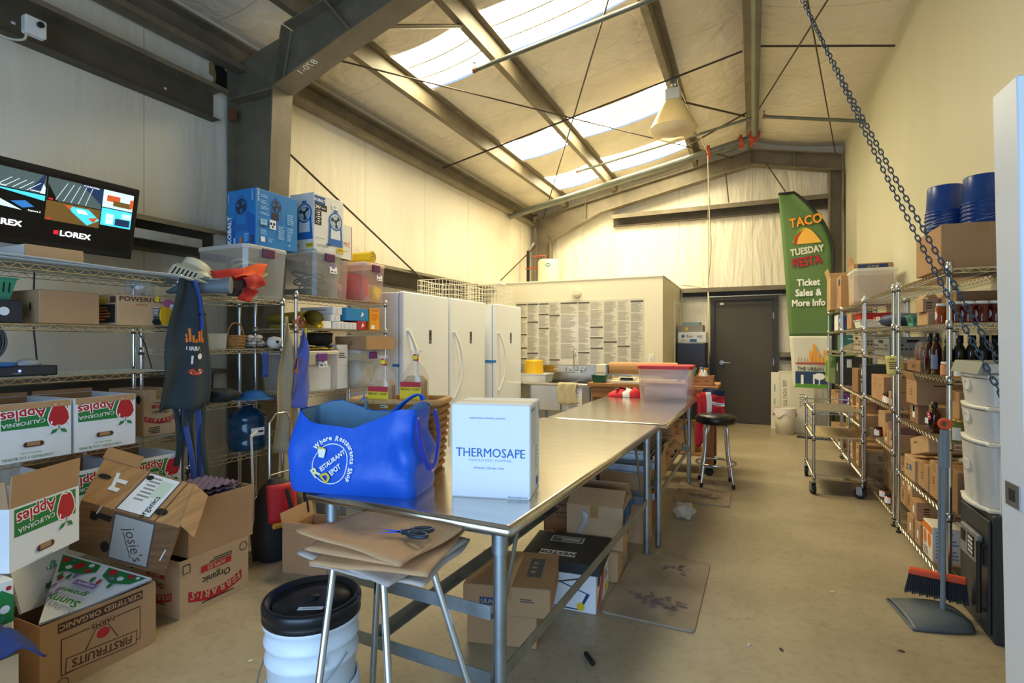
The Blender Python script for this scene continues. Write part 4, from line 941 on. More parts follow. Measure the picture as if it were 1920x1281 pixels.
# filler that the tray stack stands on inside the carton
carton('folded brown card inside the egg tray carton beneath the trays', (ecx, ecy, 0.299), (0.3, 0.32, 0.17), 0, CARD3, tape=False, name='card_insert', cat='card')
it = [('t', 'CERTIFIED ORGANIC', 0.0, -0.105, 0.033, CARD, 0, 1.2, 0.02)]
it = [('r', 0.0, -0.108, 0.33, 0.04, BROWNINK), ('t', 'CERTIFIED ORGANIC', 0.0, -0.108, 0.031, CARD2, 0, 1.1, 0.02), ('r', 0, 0.015, 0.31, 0.15, BROWNINK), ('r', 0, 0.015, 0.302, 0.142, CARD), ('r', 0.0, 0.065, 0.28, 0.062, BROWNINK, -4), ('r', 0.0, 0.065, 0.272, 0.054, CARD, -4), ('t', 'FIRSTFRUITS', 0.0, 0.065, 0.048, BROWNINK, -4, 0.9, 0.02), ('p', [(-0.06, 0.03), (-0.02, -0.045), (0.03, -0.045), (0.07, 0.03)], BROWNINK), ('p', [(-0.055, 0.03), (-0.018, -0.042), (0.028, -0.042), (0.065, 0.03)], CARD), ('c', 0.0, -0.015, 0.026, RED, 0.022), ('r', 0.0, -0.06, 0.1, 0.022, CARD), ('t', 'FARMS', 0.0, -0.058, 0.026, BROWNINK, 0, 1.2, 0.02), ('o', 0.15, 0.12, 0.022, 0.003, BLACK)]
carton('brown open carton printed with a fruit farm emblem, stuffed with flattened white cartons', (-2.72, 1.38, 0), (0.30, 0.45, 0.287), 0, CARD, open=True, name='fruit_carton', prints={'+x!': it})
# flattened white printed cartons sticking out of it
def slab(name, label, pts, th, m, items=None, O=None, U=None, V=None, cat='carton', group=None):
    p = [Vector(q) for q in pts]; n = (p[1] - p[0]).cross(p[2] - p[0]).normalized(); N = len(p)
    if n.dot(EYE - p[0]) < 0: n = -n
    mb = MB(); vs = p + [q - n * th for q in p]
    mb.add(vs, [tuple(range(N)), tuple(range(N, 2 * N))[::-1]] + [(i, (i + 1) % N, N + (i + 1) % N, N + i) for i in range(N)], m)
    if items:
        O = sum(p, Vector()) / N if O is None else Vector(O); U = Vector(U).normalized(); V = n.cross(U); mb.prints(O, U, V, items)
    return tag(mb.obj(name), label, cat, group)
A, B, Cc = Vector((-2.60, 1.165, 0.292)), Vector((-2.59, 1.60, 0.30)), Vector((-2.93, 1.40, 0.44))
it = [('p', [(.015, -.012), (.19, -.012), (.2, -.06), (.15, -.10), (.10, -.095), (.075, -.12)], GREEN), ('p', [(.225, -.012), (.40, -.012), (.36, -.075), (.29, -.10), (.235, -.07)], GREEN)]
for (x, y, r, mt) in ((.05, -.035, .015, RED), (.12, -.05, .02, RED), (.16, -.03, .011, WHITEB), (.09, -.075, .012, WHITEB), (.17, -.065, .012, RED), (.26, -.035, .018, RED), (.31, -.06, .013, WHITEB), (.34, -.03, .013, RED), (.28, -.075, .01, PURPLE), (.37, -.03, .008, WHITEB), (.08, -.03, .006, PURPLE)): it.append(('c', x, y, r, mt, r * 1.15))
for (x, y, mt) in ((.13, -.13, GREEN), (.11, -.15, RED), (.15, -.115, PURPLE), (.22, -.11, GREEN), (.25, -.115, RED), (.3, -.12, GREEN), (.12, -.2, PURPLE), (.15, -.215, PURPLE), (.14, -.25, PURPLE), (.1, -.14, GREEN)): it.append(('c', x, y, .007, mt, .018))
it += [('r', .215, -.15, .09, .03, PURPLE), ('t', 'organic!', .215, -.15, .024, WHITE, 180), ('t', 'grown', .21, -.20, .04, GREEN, 180, 1, .02), ('t', 'Sunny', .205, -.26, .055, GREEN, 180, 1, .02)]
slab('flattened_carton', 'white flattened carton with green orchard print lying across the fruit carton', [Cc, A, Vector((-2.60, 1.34, 0.285)), B], 0.014, WHITEB, it, O=Cc, U=B - Cc)
it = [('r', 0.05, 0.06, 0.12, 0.012, TEAL), ('t', 'grown', 0.0, 0.0, 0.05, TEAL, 180), ('c', -.05, -.02, .01, PURPLE, .02), ('c', .06, -.05, .02, RED, .014), ('p', [(-.12, -.09), (.12, -.09), (.1, -.05), (0, -.07), (-.1, -.05)], GREEN), ('r', -.06, .05, .07, .022, PURPLE)]
slab('flattened_carton', 'white flattened carton leaning in the fruit carton under the stacked apple carton', [(-2.74, 1.17, 0.30), (-2.90, 1.175, 0.56), (-2.98, 1.42, 0.53), (-2.84, 1.42, 0.27)], 0.012, WHITEB, it, U=(-0.2, 0.7, 0))
# crumpled wood-print carton with a name label
e_, a_, c_, g_ = ad(152, 938, 2.45), ad(196, 860, 2.66), ad(336, 990, 2.48), ad(128, 1030, 2.51)
WOOD = mat('wood_print_card_shaded', '#7d5b3a', 0.8, var=0.35, scale=3, stretch=(1, 1, 14))  # darker copy for the carton faces in shade, shade put into the colour
WOODL = mat('wood_print_card_lit', '#ab8050', 0.8, var=0.25, scale=3, stretch=(14, 1, 1))  # paler copy of the same card, light on the upper face painted in
va, vc, vg = a_ - e_, c_ - e_, g_ - e_
m = MB(); q = lambda i, j, k: e_ + va * i + vc * j + vg * k
vs = [q(i, j, k) for i in (0, 1) for j in (0, 1) for k in (0, 1)]
m.add(vs, [(0, 1, 3, 2)], WOOD); m.add(vs, [(4, 6, 7, 5), (2, 3, 7, 6), (1, 5, 7, 3), (0, 4, 5, 1)], WOOD); m.add(vs, [(0, 2, 6, 4)], WOODL)
Up, Vp = vc.normalized(), (va - vc.normalized() * va.dot(vc.normalized())).normalized()
Oc = e_ + va * 0.5 + vc * 0.5; L1, H1 = vc.length, va.length
if Up.cross(Vp).dot(EYE - Oc) < 0: Vp = -Vp
m.prints(Oc, Up, Vp, [('r', 0.1 * L1, 0, 0.36 * L1, 0.92 * H1, DKGREY), ('r', 0.1 * L1, 0, 0.33 * L1, 0.88 * H1, WHITEB), ('l', 0.06 * L1, 0.1 * H1, 0.14 * L1, 0.6 * H1, 7, MIDGREY), ('r', 0.17 * L1, 0.15 * H1, 0.13 * L1, 0.4 * H1, mat('mint_label', '#c4d6c4', .6)), ('t', 'organics', 0.2 * L1, -0.25 * H1, 0.04, BLACK, 90), ('r', -0.3 * L1, 0.02, 0.016, 0.1, WHITEB, 20), ('l', -0.22 * L1, 0, 0.07, 0.1, 2, WHITEB), ('c', -0.03 * L1, 0.34 * H1, 0.016, DARKVOID), ('c', 0.33 * L1, -0.28 * H1, 0.028, DARKVOID, 0.02), ('c', -0.42 * L1, 0.1 * H1, 0.03, DARKVOID, 0.014), ('r', -0.1 * L1, 0, 0.004, H1, CARD2), ('r', 0.34 * L1, 0, 0.004, H1, BROWNINK)])
Vq = (vg - vc.normalized() * vg.dot(vc.normalized())).normalized() * -1; Od = e_ + vg * 0.5 + vc * 0.5
if Up.cross(Vq).dot(EYE - Od) < 0: Vq = -Vq
H2 = vg.length
m.prints(Od, Up, Vq, [('r', 0.08 * L1, 0, 0.42 * L1, 0.9 * H2, DKGREY), ('r', 0.08 * L1, 0, 0.39 * L1, 0.85 * H2, mat('grey_label', '#a8a9a6', .6)), ('t', "josie's", 0.1 * L1, -0.02, 0.075, DKGREY, -68, 1, 0.0), ('r', 0.045 * L1, -0.03, 0.14, 0.004, DKGREY, -68), ('p', [(-0.36 * L1, 0.2 * H2), (-0.36 * L1, 0.36 * H2), (-0.14 * L1, 0.36 * H2), (-0.16 * L1, 0.24 * H2), (-0.27 * L1, 0.26 * H2), (-0.3 * L1, 0.2 * H2)], DARKVOID), ('c', -0.17 * L1, -0.25 * H2, 0.02, DARKVOID, 0.03), ('r', 0.42 * L1, -0.1 * H2, 0.006, 0.07, WHITEB, -15), ('r', -0.28 * L1, 0.42 * H2, 0.006, 0.05, WHITEB, -20)])
jr = thing('produce_carton', 'crumpled wood-print produce carton with a name label tipped over the apple cartons', 'box'); m.obj('body', jr)
fl = MB(); p0, p1 = e_ + vc * 1.0 + va * 1.0, e_ + vc * 1.0 + va * 0.05; dd = vc.normalized() * 0.07 + Vector((0.01, -0.01, -0.035)); nn = Vector((0, 0, 0.004))
fl.add([p0, p1, p1 + dd, p0 + dd, p0 + nn, p1 + nn, p1 + dd + nn, p0 + dd + nn], [(0, 1, 2, 3), (4, 7, 6, 5), (0, 4, 5, 1), (1, 5, 6, 2), (2, 6, 7, 3), (3, 7, 4, 0)], WOODL); fl.obj('flap', jr)
fl = MB(); p0, p1 = a_ - vc * 0.02, a_ + vc * 0.38; dd = va.normalized() * 0.05 + Vector((-0.02, 0.02, 0.012))
fl.add([p0, p1, p1 + dd, p0 + dd, p0 + nn, p1 + nn, p1 + dd + nn, p0 + dd + nn], [(0, 1, 2, 3), (4, 7, 6, 5), (0, 4, 5, 1), (1, 5, 6, 2), (2, 6, 7, 3), (3, 7, 4, 0)], CARDIN); fl.obj('flap', jr)

# at the frame edge: carton with blue cloth, small white box
carton('brown open carton holding a dark blue cloth at the frame edge', (-2.29, 0.75, 0), (0.33, 0.30, 0.43), 0, CARD2, open=True, prints={'+x': [('r', 0.1, 0.0, 0.05, 0.1, BROWNINK)]})
BCL = mat('dark_blue_cloth', '#27376b', 0.85, bump=0.3, bscale=60)
def cloth(u, v):
    x, y = -0.13 + 0.3 * u, -0.13 + 0.32 * v
    return (x + 0.03 * v, y, 0.05 + 0.05 * math.sin(PI * min(1, u * 1.1)) * math.sin(PI * v) + 0.014 * math.sin(13 * u + 5 * v) + 0.01 * math.sin(17 * v) - (0.05 * max(0, v - 0.8) / 0.2 if v > 0.8 else 0) + 0.02 * v)
tag(MB().sheet(16, 16, cloth, BCL, 0.006).obj('folded_cloth', None, (-2.27, 0.76, 0.41)), 'dark blue cloth bulging from the carton at the frame edge', 'cloth')
carton('narrow white box with green apple print beneath the stacked apple carton', (-2.47, 0.943, 0), (0.26, 0.07, 0.598), 0, mat('cream_card', '#e6e0cf', .7), tape=False, name='white_box', prints={'+x': [('p', [(-.035, .15), (.035, .15), (.035, .24), (0.0, .27), (-.035, .22)], GREEN), ('c', .01, .2, .014, WHITEB), ('c', .02, .27, .008, RED), ('c', -.02, .26, .004, RED, .014), ('c', .0, .17, .01, TEAL)]})
# ------------------------------------------------------------------ clear totes
def tote(label, loc, dim, rot=0, body=None, lid=None, latch=None, group='latched clear totes', lab=None, lid_h=0.03, name='clear_tote'):
    w, d, h = dim; body = body or CLEAR; root = thing(name, label, 'tote', loc, rot, group)
    b = MB(); tp = 0.9; hb = h - lid_h; a = ((-1, -1), (1, -1), (1, 1), (-1, 1)); c = 0.025
    def ring(k, z, sh=0.0):
        o = []
        for sx, sy in a:
            X, Y = sx * (w / 2 * k - sh), sy * (d / 2 * k - sh)
            o += ([(X - sx * c, Y, z), (X, Y - sy * c, z)] if sx * sy < 0 else [(X, Y - sy * c, z), (X - sx * c, Y, z)])
        return o
    r = [ring(tp, 0), ring(0.97, hb * 0.9), ring(0.98, hb), ring(0.965, hb, 0.002), ring(tp, 0.004, 0.003)]
    b.loft(r[:3], body, caps=False, smooth=False); b.add(r[0], [tuple(range(8))[::-1]], body); b.obj('body', root)
    l = MB(); l.loft([ring(0.985, hb + 0.001), ring(1.0, hb + 0.002), ring(1.0, hb + lid_h * 0.75), ring(0.97, h)], lid or LIDW, caps=True, smooth=False); l.obj('lid', root)
    if latch is not None:
        for s in (1, -1):
            m = MB(); m.box(w / 2 - 0.004, w / 2 + 0.014, -0.05, 0.05, hb - 0.05, hb + 0.012, latch, bev=0.004) if s > 0 else m.box(-w / 2 - 0.014, -w / 2 + 0.004, -0.05, 0.05, hb - 0.05, hb + 0.012, latch, bev=0.004)
            m.obj('latch', root)
    if lab:
        m = MB(); u0, z0, s = lab; m.prints((w / 2 * 0.955 + 0.004, u0, z0), (0, 1, 0), (-0.05 * w / h, 0, 1), [('r', 0, 0, 0.075 * s, 0.05 * s, WHITE), ('c', 0.0, 0.03 * s, 0.022 * s, PURPLE), ('r', -0.015 * s, -0.012 * s, 0.022 * s, 0.012 * s, DKGREY), ('r', 0.018 * s, -0.012 * s, 0.02 * s, 0.012 * s, MIDGREY)]); m.obj('label', root)
    return root
HOSE = mat('cream_hose', '#d8c79a', 0.5); HOSE2 = mat('black_cord', '#25282a', 0.6)
z2 = 1.717
T_A = tote('large clear tote of hoses under the blue fan carton', (-3.335, 2.70, z2), (0.49, 0.37, 0.365), 0, None, None, LATCH)
m = MB()
for k in range(4): m.tube([(-3.31 + (0.15 - .02 * k) * math.cos(a * PI / 12) * 1.05, 2.7 + (0.12 - .012 * k) * math.sin(a * PI / 12) * 0.95, z2 + 0.16 + 0.025 * k + 0.09 * math.sin(a * PI / 12 + k) * (0.5)) for a in range(24)], 0.009, HOSE, 6, closed=True)
tag(m.obj('coiled_hose'), 'cream hose coiled inside the large clear tote', 'hose')
m = MB()
for k in range(5): m.tube([(-3.52, 2.56 + .012 * k, z2 + 0.2 - .012 * k), (-3.15, 2.57 + .012 * k, z2 + 0.06 - .005 * k)], 0.006, mat('mint_tube', '#a9d6bf', .5), 6)
tag(m.obj('mint_hose'), 'pale mint tubing slanting inside the large clear tote', 'hose')
tote('clear tote full of dark cables under the white fan carton', (-3.32, 3.29, 1.777), (0.47, 0.31, 0.36), 0, frosted('smoky_tote', '#e4e5dc', 0.74), None, LATCH, lab=(0.05, 0.22, 1.1))
m = MB()
for k in range(6): m.tube([(-3.3 + (0.06 + .016 * k) * math.cos(a * PI / 8), 3.28 + (0.05 + .012 * k) * math.sin(a * PI / 8), 1.85 + .018 * k + .04 * math.sin(a * PI / 8 + 2 * k)) for a in range(16)], 0.006, HOSE2, 5, closed=True)
m.box(-3.44, -3.2, 3.17, 3.4, 1.785, 1.84, BLKRUB); tag(m.obj('cable_bundle'), 'black cables coiled inside the smoky tote', 'cable')
tote('small clear tote with pink contents between two latched totes', (-3.36, 3.55, 1.777), (0.36, 0.18, 0.34), 0, frosted('pinkish_tote', '#f2e4e2', 0.72), None, None)
PINKC = mat('pink_cloth', '#c98a94', 0.9, bump=0.4, bscale=60); ORCL = mat('safety_orange_cloth', '#e8452a', 0.85, bump=0.4, bscale=40); YECL = mat('yellow_cloth', '#f0cf2a', 0.85, bump=0.3, bscale=40)
def lump(name, label, cat, loc, sx, sy, sz, mt, seed=1, amp=0.25, group=None, n=14):
    rn = random.Random(seed); ph = [(rn.uniform(0, 6), rn.randint(2, 4), rn.randint(1, 4)) for _ in range(4)]
    def fn(u, v):
        a, b_ = 2 * PI * u, PI * v; k = 1 + amp * sum(math.sin(p + q * a) * math.sin(r * b_ + p) for p, q, r in ph) / 2
        sg = lambda t: math.copysign(abs(t) ** 0.75, t)
        return (sx * k * sg(math.sin(b_)) * math.cos(a), sy * k * sg(math.sin(b_)) * math.sin(a), max(0, sz * (1 - sg(math.cos(b_)) * (0.8 + 0.2 * k)) * 0.5))
    return tag(MB().surf(n * 2, n, fn, mt).obj(name, None, loc), label, cat, group)
lump('pink_cloth', 'pink cloths inside the small clear tote', 'cloth', (-3.34, 3.55, 1.783), 0.13, 0.06, 0.15, PINKC, 3)
tote('clear tote with orange contents at the end of the top shelf under a yellow roll', (-3.32, 3.87, 1.777), (0.46, 0.31, 0.345), 0, frosted('clear_orange_tote', '#f6e4dc', 0.78), frosted('pinkish_lid', '#ecd6cb', .2), LATCH, lab=(0.06, 0.22, 1.0))
lump('orange_vest', 'orange safety vests bundled inside the end tote', 'cloth', (-3.35, 3.86, 1.783), 0.165, 0.115, 0.26, ORCL, 5)
lump('yellow_vest', 'yellow safety vest bunched inside the end tote', 'cloth', (-3.155, 3.93, 1.783), 0.035, 0.06, 0.14, YECL, 8)
# fan cartons
KB = mat('blue_carton', '#1c7fc4', 0.55); KBD = mat('deep_blue_ink', '#1560b5', 0.55); FANB = mat('fan_blue_ink', '#2468b4', .6); FAND = mat('fan_dark_ink', '#22303f', .6); LTB = mat('pale_blue_ink', '#9fcbe8', .6)
def fan_art(u, v, s, dark=False):
    it = [('p', [(u - .075 * s, v - .15 * s), (u - .06 * s, v + .03 * s), (u + .06 * s, v + .03 * s), (u + .075 * s, v - .15 * s)], FANB), ('p', [(u - .05 * s, v - .10 * s), (u - .045 * s, v - .0 * s), (u + .045 * s, v - .0 * s), (u + .05 * s, v - .10 * s)], WHITEB if not dark else KB),
          ('c', u, v + .03 * s, .068 * s, FANB), ('c', u, v + .03 * s, .056 * s, mat('fan_grille_ink', '#c9ced2', .6) if not dark else FAND)]
    for k in range(3):
        a = 2 * PI * k / 3 + .5; pts = [(u + r * s * math.cos(a + t), v + .03 * s + r * s * math.sin(a + t)) for r, t in ((.012, -.3), (.05, -.1), (.052, .55), (.014, .6))]
        it.append(('p', pts, FAND if not dark else FANB))
    return it + [('c', u, v + .03 * s, .014 * s, FAND), ('o', u, v + .03 * s, .04 * s, .003 * s, FANB), ('r', u, v + .105 * s, .04 * s, .014 * s, FANB)]
carton('bright blue fan carton standing on the large clear tote', (-3.24, 2.79, 2.083), (0.28, 0.37, 0.395), 0, KB, tape=False, name='fan_carton', group='fan cartons', prints={
    '-y': [('p', [(-.137, -.19), (.137, -.19), (.137, .0), (.02, .07), (-.137, -.06)], KBD), ('p', [(-.06, -.12), (.01, -.04), (.08, -.12), (.08, -.19), (-.06, -.19)], KB)] + fan_art(0.0, 0.05, 0.95, True) + [('t', 'KOBALT', -.112, -.08, .052, WHITE, 90, 1, .03), ('l', .06, -.14, .05, .06, 6, LTB), ('r', 0.0, -.16, .022, .05, ORANGE), ('r', -.06, -.16, .02, .04, LTB), ('r', .11, -.155, .022, .05, DKGREY), ('t', 'KOBALT', .118, .15, .02, WHITE, 90), ('t', '24V MAX', -.118, .14, .014, WHITE, 90)],
    '+x': fan_art(-0.01, 0.08, 0.75, True) + [('r', -0.02, 0.03, .06, .05, DKB), ('l', -.11, .15, .08, .025, 2, LTB), ('l', -.11, .11, .07, .03, 3, LTB), ('l', -.11, .07, .07, .03, 3, LTB), ('l', -.11, .03, .08, .02, 2, LTB), ('r', -.12, -.035, .055, .05, LTB), ('t', '24V', -.12, -.025, .02, NAVY), ('r', -.12, -.055, .05, .012, NAVY), ('r', -.045, -.035, .055, .065, WHITE), ('c', -.06, -.03, .01, BLACK), ('c', -.035, -.03, .01, BLACK), ('c', -.047, -.05, .008, BLACK), ('l', -.12, -.1, .06, .04, 4, LTB), ('r', -.13, -.15, .035, .035, WHITE), ('l', -.06, -.15, .05, .03, 4, LTB), ('l', .03, -.08, .06, .1, 8, LTB), ('l', .11, -.08, .06, .1, 8, LTB), ('l', .11, .03, .06, .08, 6, LTB), ('t', '24V MAX', -.168, .15, .022, WHITE, 90), ('c', .1, -.16, .008, LTB)]})
KW = mat('fan_carton_white', '#e6e3dc', 0.6)
carton('white fan carton with two blue fan pictures standing on the smoky tote', (-3.22, 3.295, 2.139), (0.25, 0.33, 0.44), 0, KW, tape=False, name='fan_carton', group='fan cartons', prints={
    '-y': fan_art(0.03, 0.03, 1.15) + [('r', .085, -.19, .07, .035, YELLOW), ('l', -.05, -.19, .08, .02, 2, DKGREY), ('t', '$99.99', .085, -.19, .02, BLACK)],
    '+x': [('r', -.1, .17, .115, .06, mat('kobalt_navy', '#1f4a92', .6)), ('t', 'KOBALT', -.1, .17, .03, WHITE, 0, 1, .03), ('r', -.09, .115, .13, .05, BLACK), ('t', '24V', -.12, .115, .036, WHITE, 0, 1, .02), ('t', 'MAX', -.06, .112, .02, WHITE), ('r', -.12, .03, .07, .11, BLACK), ('t', '3', -.14, .065, .02, WHITE), ('t', '2', -.14, .03, .02, WHITE), ('t', '3', -.14, -.005, .02, WHITE), ('l', -.11, .03, .035, .1, 6, WHITE), ('r', .06, .15, .07, .04, WHITE), ('t', '129', .06, .15, .03, DKGREY)] + fan_art(0.07, 0.0, 1.1) + [('r', -.01, -.165, .05, .014, NAVY), ('l', -.08, -.185, .12, .02, 2, MIDGREY), ('r', .12, -.195, .075, .045, YELLOW), ('t', '$99.99', .12, -.195, .02, BLACK), ('l', -.09, -.13, .14, .006, 1, DKGREY)]})
carton('tall white carton with handwritten letters and torn brown flap beyond the fan carton', (-3.3, 3.555, 2.119), (0.3, 0.15, 0.29), 0, KW, open=True, name='marked_carton', flaps={'-x': (10, 0.1)}, prints={'+x': [('t', 'MVS', -.0, -.02, .06, RED, 0, .8, 0), ('l', 0, -.08, .1, .006, 1, DKGREY), ('c', -.05, .06, .008, DKGREY), ('r', .068, 0, .006, .28, ORANGE)], '-y': [('l', 0.05, 0, .1, .1, 4, MIDGREY)]})
m = MB()
sp = [(0.006 + 0.0021 * k) for k in range(24)]
prof = [(sp[k] * math.cos(k * 0.62), sp[k] * math.sin(k * 0.62)) for k in range(24)]
m.cyl((-0.17, 0, 0.055), (0.17, 0, 0.055), 0.052, mat('yellow_banner', '#e3c21c', 0.5, bump=.2, bscale=12), 20)
m.tube([(0.171, y, 0.055 + z) for y, z in prof], 0.0022, mat('brown_edge', '#7a5a20', .7), 4)
m.cyl((-0.175, 0, 0.055), (-0.12, 0, 0.055), 0.053, ORCL, 20)
tag(m.obj('rolled_banner', None, (-3.29, 3.86, 2.123)), 'yellow rolled-up banner lying on the orange tote', 'roll')
# vest, clog, appliance at the unit corner
VR = mat('red_vest_cloth', '#b3261d', 0.8, bump=0.2, bscale=30); VO = mat('orange_vest_cloth', '#ec5a1f', 0.8, bump=0.2, bscale=30)
vest = thing('safety_vest', 'crumpled red and orange safety vest drooping over the shelf edge', 'vest', (0, 0, 0))
def patch(p0, p1, p2, p3, amp, seed, mt, name, n=10, t=0.004):
    P = [Vector(p) for p in (p0, p1, p2, p3)]; rn = random.Random(seed); a, b_ = rn.uniform(0, 6), rn.uniform(0, 6); N = (P[1] - P[0]).cross(P[3] - P[0]).normalized()
    def fn(u, v): return P[0].lerp(P[1], u).lerp(P[3].lerp(P[2], u), v) + N * amp * (math.sin(7 * u + a + 3 * v) + math.sin(6 * v + b_ - 2 * u)) * 0.5
    return MB().sheet(n, n, fn, mt, t).obj(name, vest)
def pv(px, py, X): return ax(px, py, X)
patch(pv(393, 508, -3.03), pv(470, 505, -3.05), pv(462, 545, -2.98), pv(420, 533, -2.99), 0.02, 1, VR, 'red_panel')
patch(pv(432, 506, -3.04), pv(500, 497, -3.06), pv(490, 522, -2.99), pv(440, 522, -2.98), 0.022, 2, VO, 'orange_panel')
patch(pv(455, 520, -2.97), pv(486, 512, -3.0), pv(498, 535, -2.98), pv(470, 545, -2.95), 0.015, 3, VR, 'red_panel')
patch(pv(462, 540, -2.98), pv(487, 545, -2.97), pv(466, 568, -2.97), pv(442, 560, -2.98), 0.012, 4, VR, 'red_panel')
patch(pv(425, 528, -2.985), pv(456, 525, -2.985), pv(452, 556, -3.0), pv(426, 556, -3.0), 0.012, 5, mat('brown_mesh', '#3b3029', .9), 'mesh_panel')
CLOG = mat('grey_clog', '#6d7a80', 0.5)
m = MB(); rings = []
for k in range(11):
    t = k / 10; y = -0.13 + 0.26 * t; hw = 0.045 * (0.7 + 0.45 * math.sin(PI * min(1, t * .9 + .1))); hh = 0.05 + 0.05 * (1 - t) if t < .6 else 0.07 - .05 * (t - .6) / .4
    rings.append([(hw * math.cos(a), y, max(0.0, hh * 0.5 + hh * 0.55 * math.sin(a))) for a in [2 * PI * j / 14 for j in range(14)]])
m.loft(rings, CLOG); m.lathe([(0.001, 0), (0.03, 0.001), (0.034, .012)], mat('clog_lining', '#b9c0c2', .8), 12, Matrix.Translation((0, -.05, .082)) @ Matrix.Diagonal((.9, 1.6, .5, 1)), caps=False)
cl = tag(m.obj('rubber_clog', None, (-3.07, 2.24, 1.719), (0, 0, 2.1)), 'grey rubber clog sitting beside the crumpled vest', 'shoe')
o = cl.copy(); C.objects.link(o); o.location = (-3.2, 2.2, 1.719); o.rotation_euler = (0, 0, 1.9); o['label'] = 'grey rubber clog further back, behind its mate'; o['group'] = cl['group'] = 'pair of clogs'
ap = thing('heater_fan', 'cream plastic appliance lying tipped at the shelf corner', 'appliance', (-3.27, 2.2, 1.74), (math.radians(-25), math.radians(18), math.radians(20)))
m = MB(); m.box(-0.13, 0.13, -0.06, 0.06, 0.03, 0.16, CREAM, bev=0.03); m.obj('body', ap); m = MB(); m.lathe([(0.085, 0.16), (0.085, 0.2), (0.06, 0.215), (0.001, 0.218)], CREAM, 22); m.obj('head', ap)
m = MB(); m.box(-0.05, 0.05, -0.045, 0.045, -0.0, 0.03, WHITEPL, bev=.006)
for k in range(6): m.box(-.08 + k * .028, -.07 + k * .028, -.0615, -.0602, .06, .12, BLKPL)
m.obj('base', ap)

# second shelf of the short unit
z = 1.372
m = tub(0.15, 0.13, 0.1, CLEARER, 0.003, 0.92, 0.004); tag(m.obj('clear_container', None, (-3.22, 2.36, z)), 'clear plastic box beside the handled basket', 'container')
WICK = mat('wicker', '#b07d3e', 0.75, var=0.35, scale=60, bump=0.6, bscale=90, stretch=(1, 1, 3))
bk = thing('handled_basket', 'small woven basket with hoop handle on the short shelving unit', 'basket', (-3.2, 2.53, z)); m = MB()
m.lathe([(0.001, 0), (0.05, 0), (0.066, 0.09), (0.062, 0.09), (0.048, 0.006), (0.001, 0.006)], WICK, 20, caps=False)
for k in range(5): m.tube([((0.052 + .0033 * k) * math.cos(a * PI / 12), (0.052 + .0033 * k) * math.sin(a * PI / 12), 0.008 + .019 * k) for a in range(24)], 0.006, WICK, 5, closed=True)
m.obj('bowl', bk); MB().tube([(0, 0.062 * math.cos(a), 0.085 + 0.09 * math.sin(a)) for a in [PI * k / 14 for k in range(15)]], 0.005, WICK, 6).obj('handle', bk)
wb = thing('wire_bowl', 'black wire basket heaped with pale stones on the short shelving unit', 'basket', (-3.18, 2.665, z)); m = MB()
for k in range(4): m.tube([((0.05 + .008 * k) * math.cos(a * PI / 10), (0.062 + .008 * k) * math.sin(a * PI / 10), 0.004 + .022 * k) for a in range(20)], 0.0022, BLKPL, 4, closed=True)
for k in range(14): a = 2 * PI * k / 14; m.tube([(0, 0, .003), (.05 * math.cos(a), .062 * math.sin(a), .004), (.074 * math.cos(a), .086 * math.sin(a), .07)], .0016, BLKPL, 4)
m.obj('wire_frame', wb)
STN = mat('pale_stone', '#c9bfae', 0.8, var=.3, scale=20); rn = random.Random(2)
for k, (dx, dy, dz) in enumerate(((-.02, -.04, .012), (.02, -.03, .012), (0, .005, .012), (-.025, .035, .012), (.025, .035, .012), (0, -.035, .05), (.005, .03, .052), (.03, .0, .045))):
    m = MB(); m.lathe([(0.001, 0)] + [(0.026 * math.sin(PI * q / 8), 0.026 - 0.026 * math.cos(PI * q / 8)) for q in range(1, 8)] + [(0.001, .052)], STN, 12, Matrix.Diagonal((1, 1.15, .85, 1)))
    tag(m.obj('round_stone', None, (-3.18 + dx, 2.665 + dy, z + dz)), 'pale round stone in the black wire basket', 'stone', 'pale stones in the wire basket')
sk = MB(); sk.lathe([(0.001, 0), (0.03, 0.002), (0.045, 0.03), (0.048, 0.055), (0.035, 0.085), (0.001, 0.095)], mat('bone_white', '#d8d2c6', .7), 18, Matrix.Diagonal((1, 1.2, .9, 1))); skr = tag(sk.obj('white_gourd', None, (-3.13, 2.79, z)), 'white rounded ornament with dark spot beside the wire basket', 'ornament')
MB().lathe([(0.001, 0), (.011, .001), (.011, .004)], BLACK, 10, Matrix.Translation((.044, -.015, .045)) @ Matrix.Rotation(PI / 2, 4, 'Y')).obj('eye_spot', skr)
# third and fourth shelf
NAVYC = mat('blue_cap_cloth', '#1f5f9e', 0.8)
cp = thing('sun_hat', 'bright blue sun hat lying on the short shelving unit', 'hat', (-3.18, 2.66, 1.022)); m = MB(); m.lathe([(0.001, 0.06), (0.05, 0.055), (0.085, 0.035), (0.095, 0.015)], NAVYC, 20, caps=False); m.obj('crown', cp); m = MB(); m.lathe([(0.094, 0.018), (0.14, 0.004), (0.15, 0.0), (0.14, 0.002), (0.094, 0.014)], NAVYC, 20, caps=False); m.obj('brim', cp)
lump('dark_bag', 'dark folded bag beside the blue sun hat', 'bag', (-3.2, 2.4, 1.022), 0.12, 0.1, 0.09, mat('dark_fabric', '#22252b', .85), 4)
WJ = mat('blue_water_jug', '#1f4a68', 0.15, trans=0.35)
wj = thing('water_jug', 'blue five gallon water jug on the short shelving unit', 'jug', (-3.27, 2.68, 0.662)); m = MB()
m.lathe([(0.001, 0), (0.12, 0), (0.128, 0.02), (0.128, 0.06), (0.12, 0.075), (0.128, 0.09), (0.128, 0.17), (0.12, 0.185), (0.128, 0.2), (0.122, 0.24), (0.08, 0.275), (0.04, 0.29), (0.033, 0.33), (0.001, 0.33)], WJ, 26); m.obj('bottle', wj)
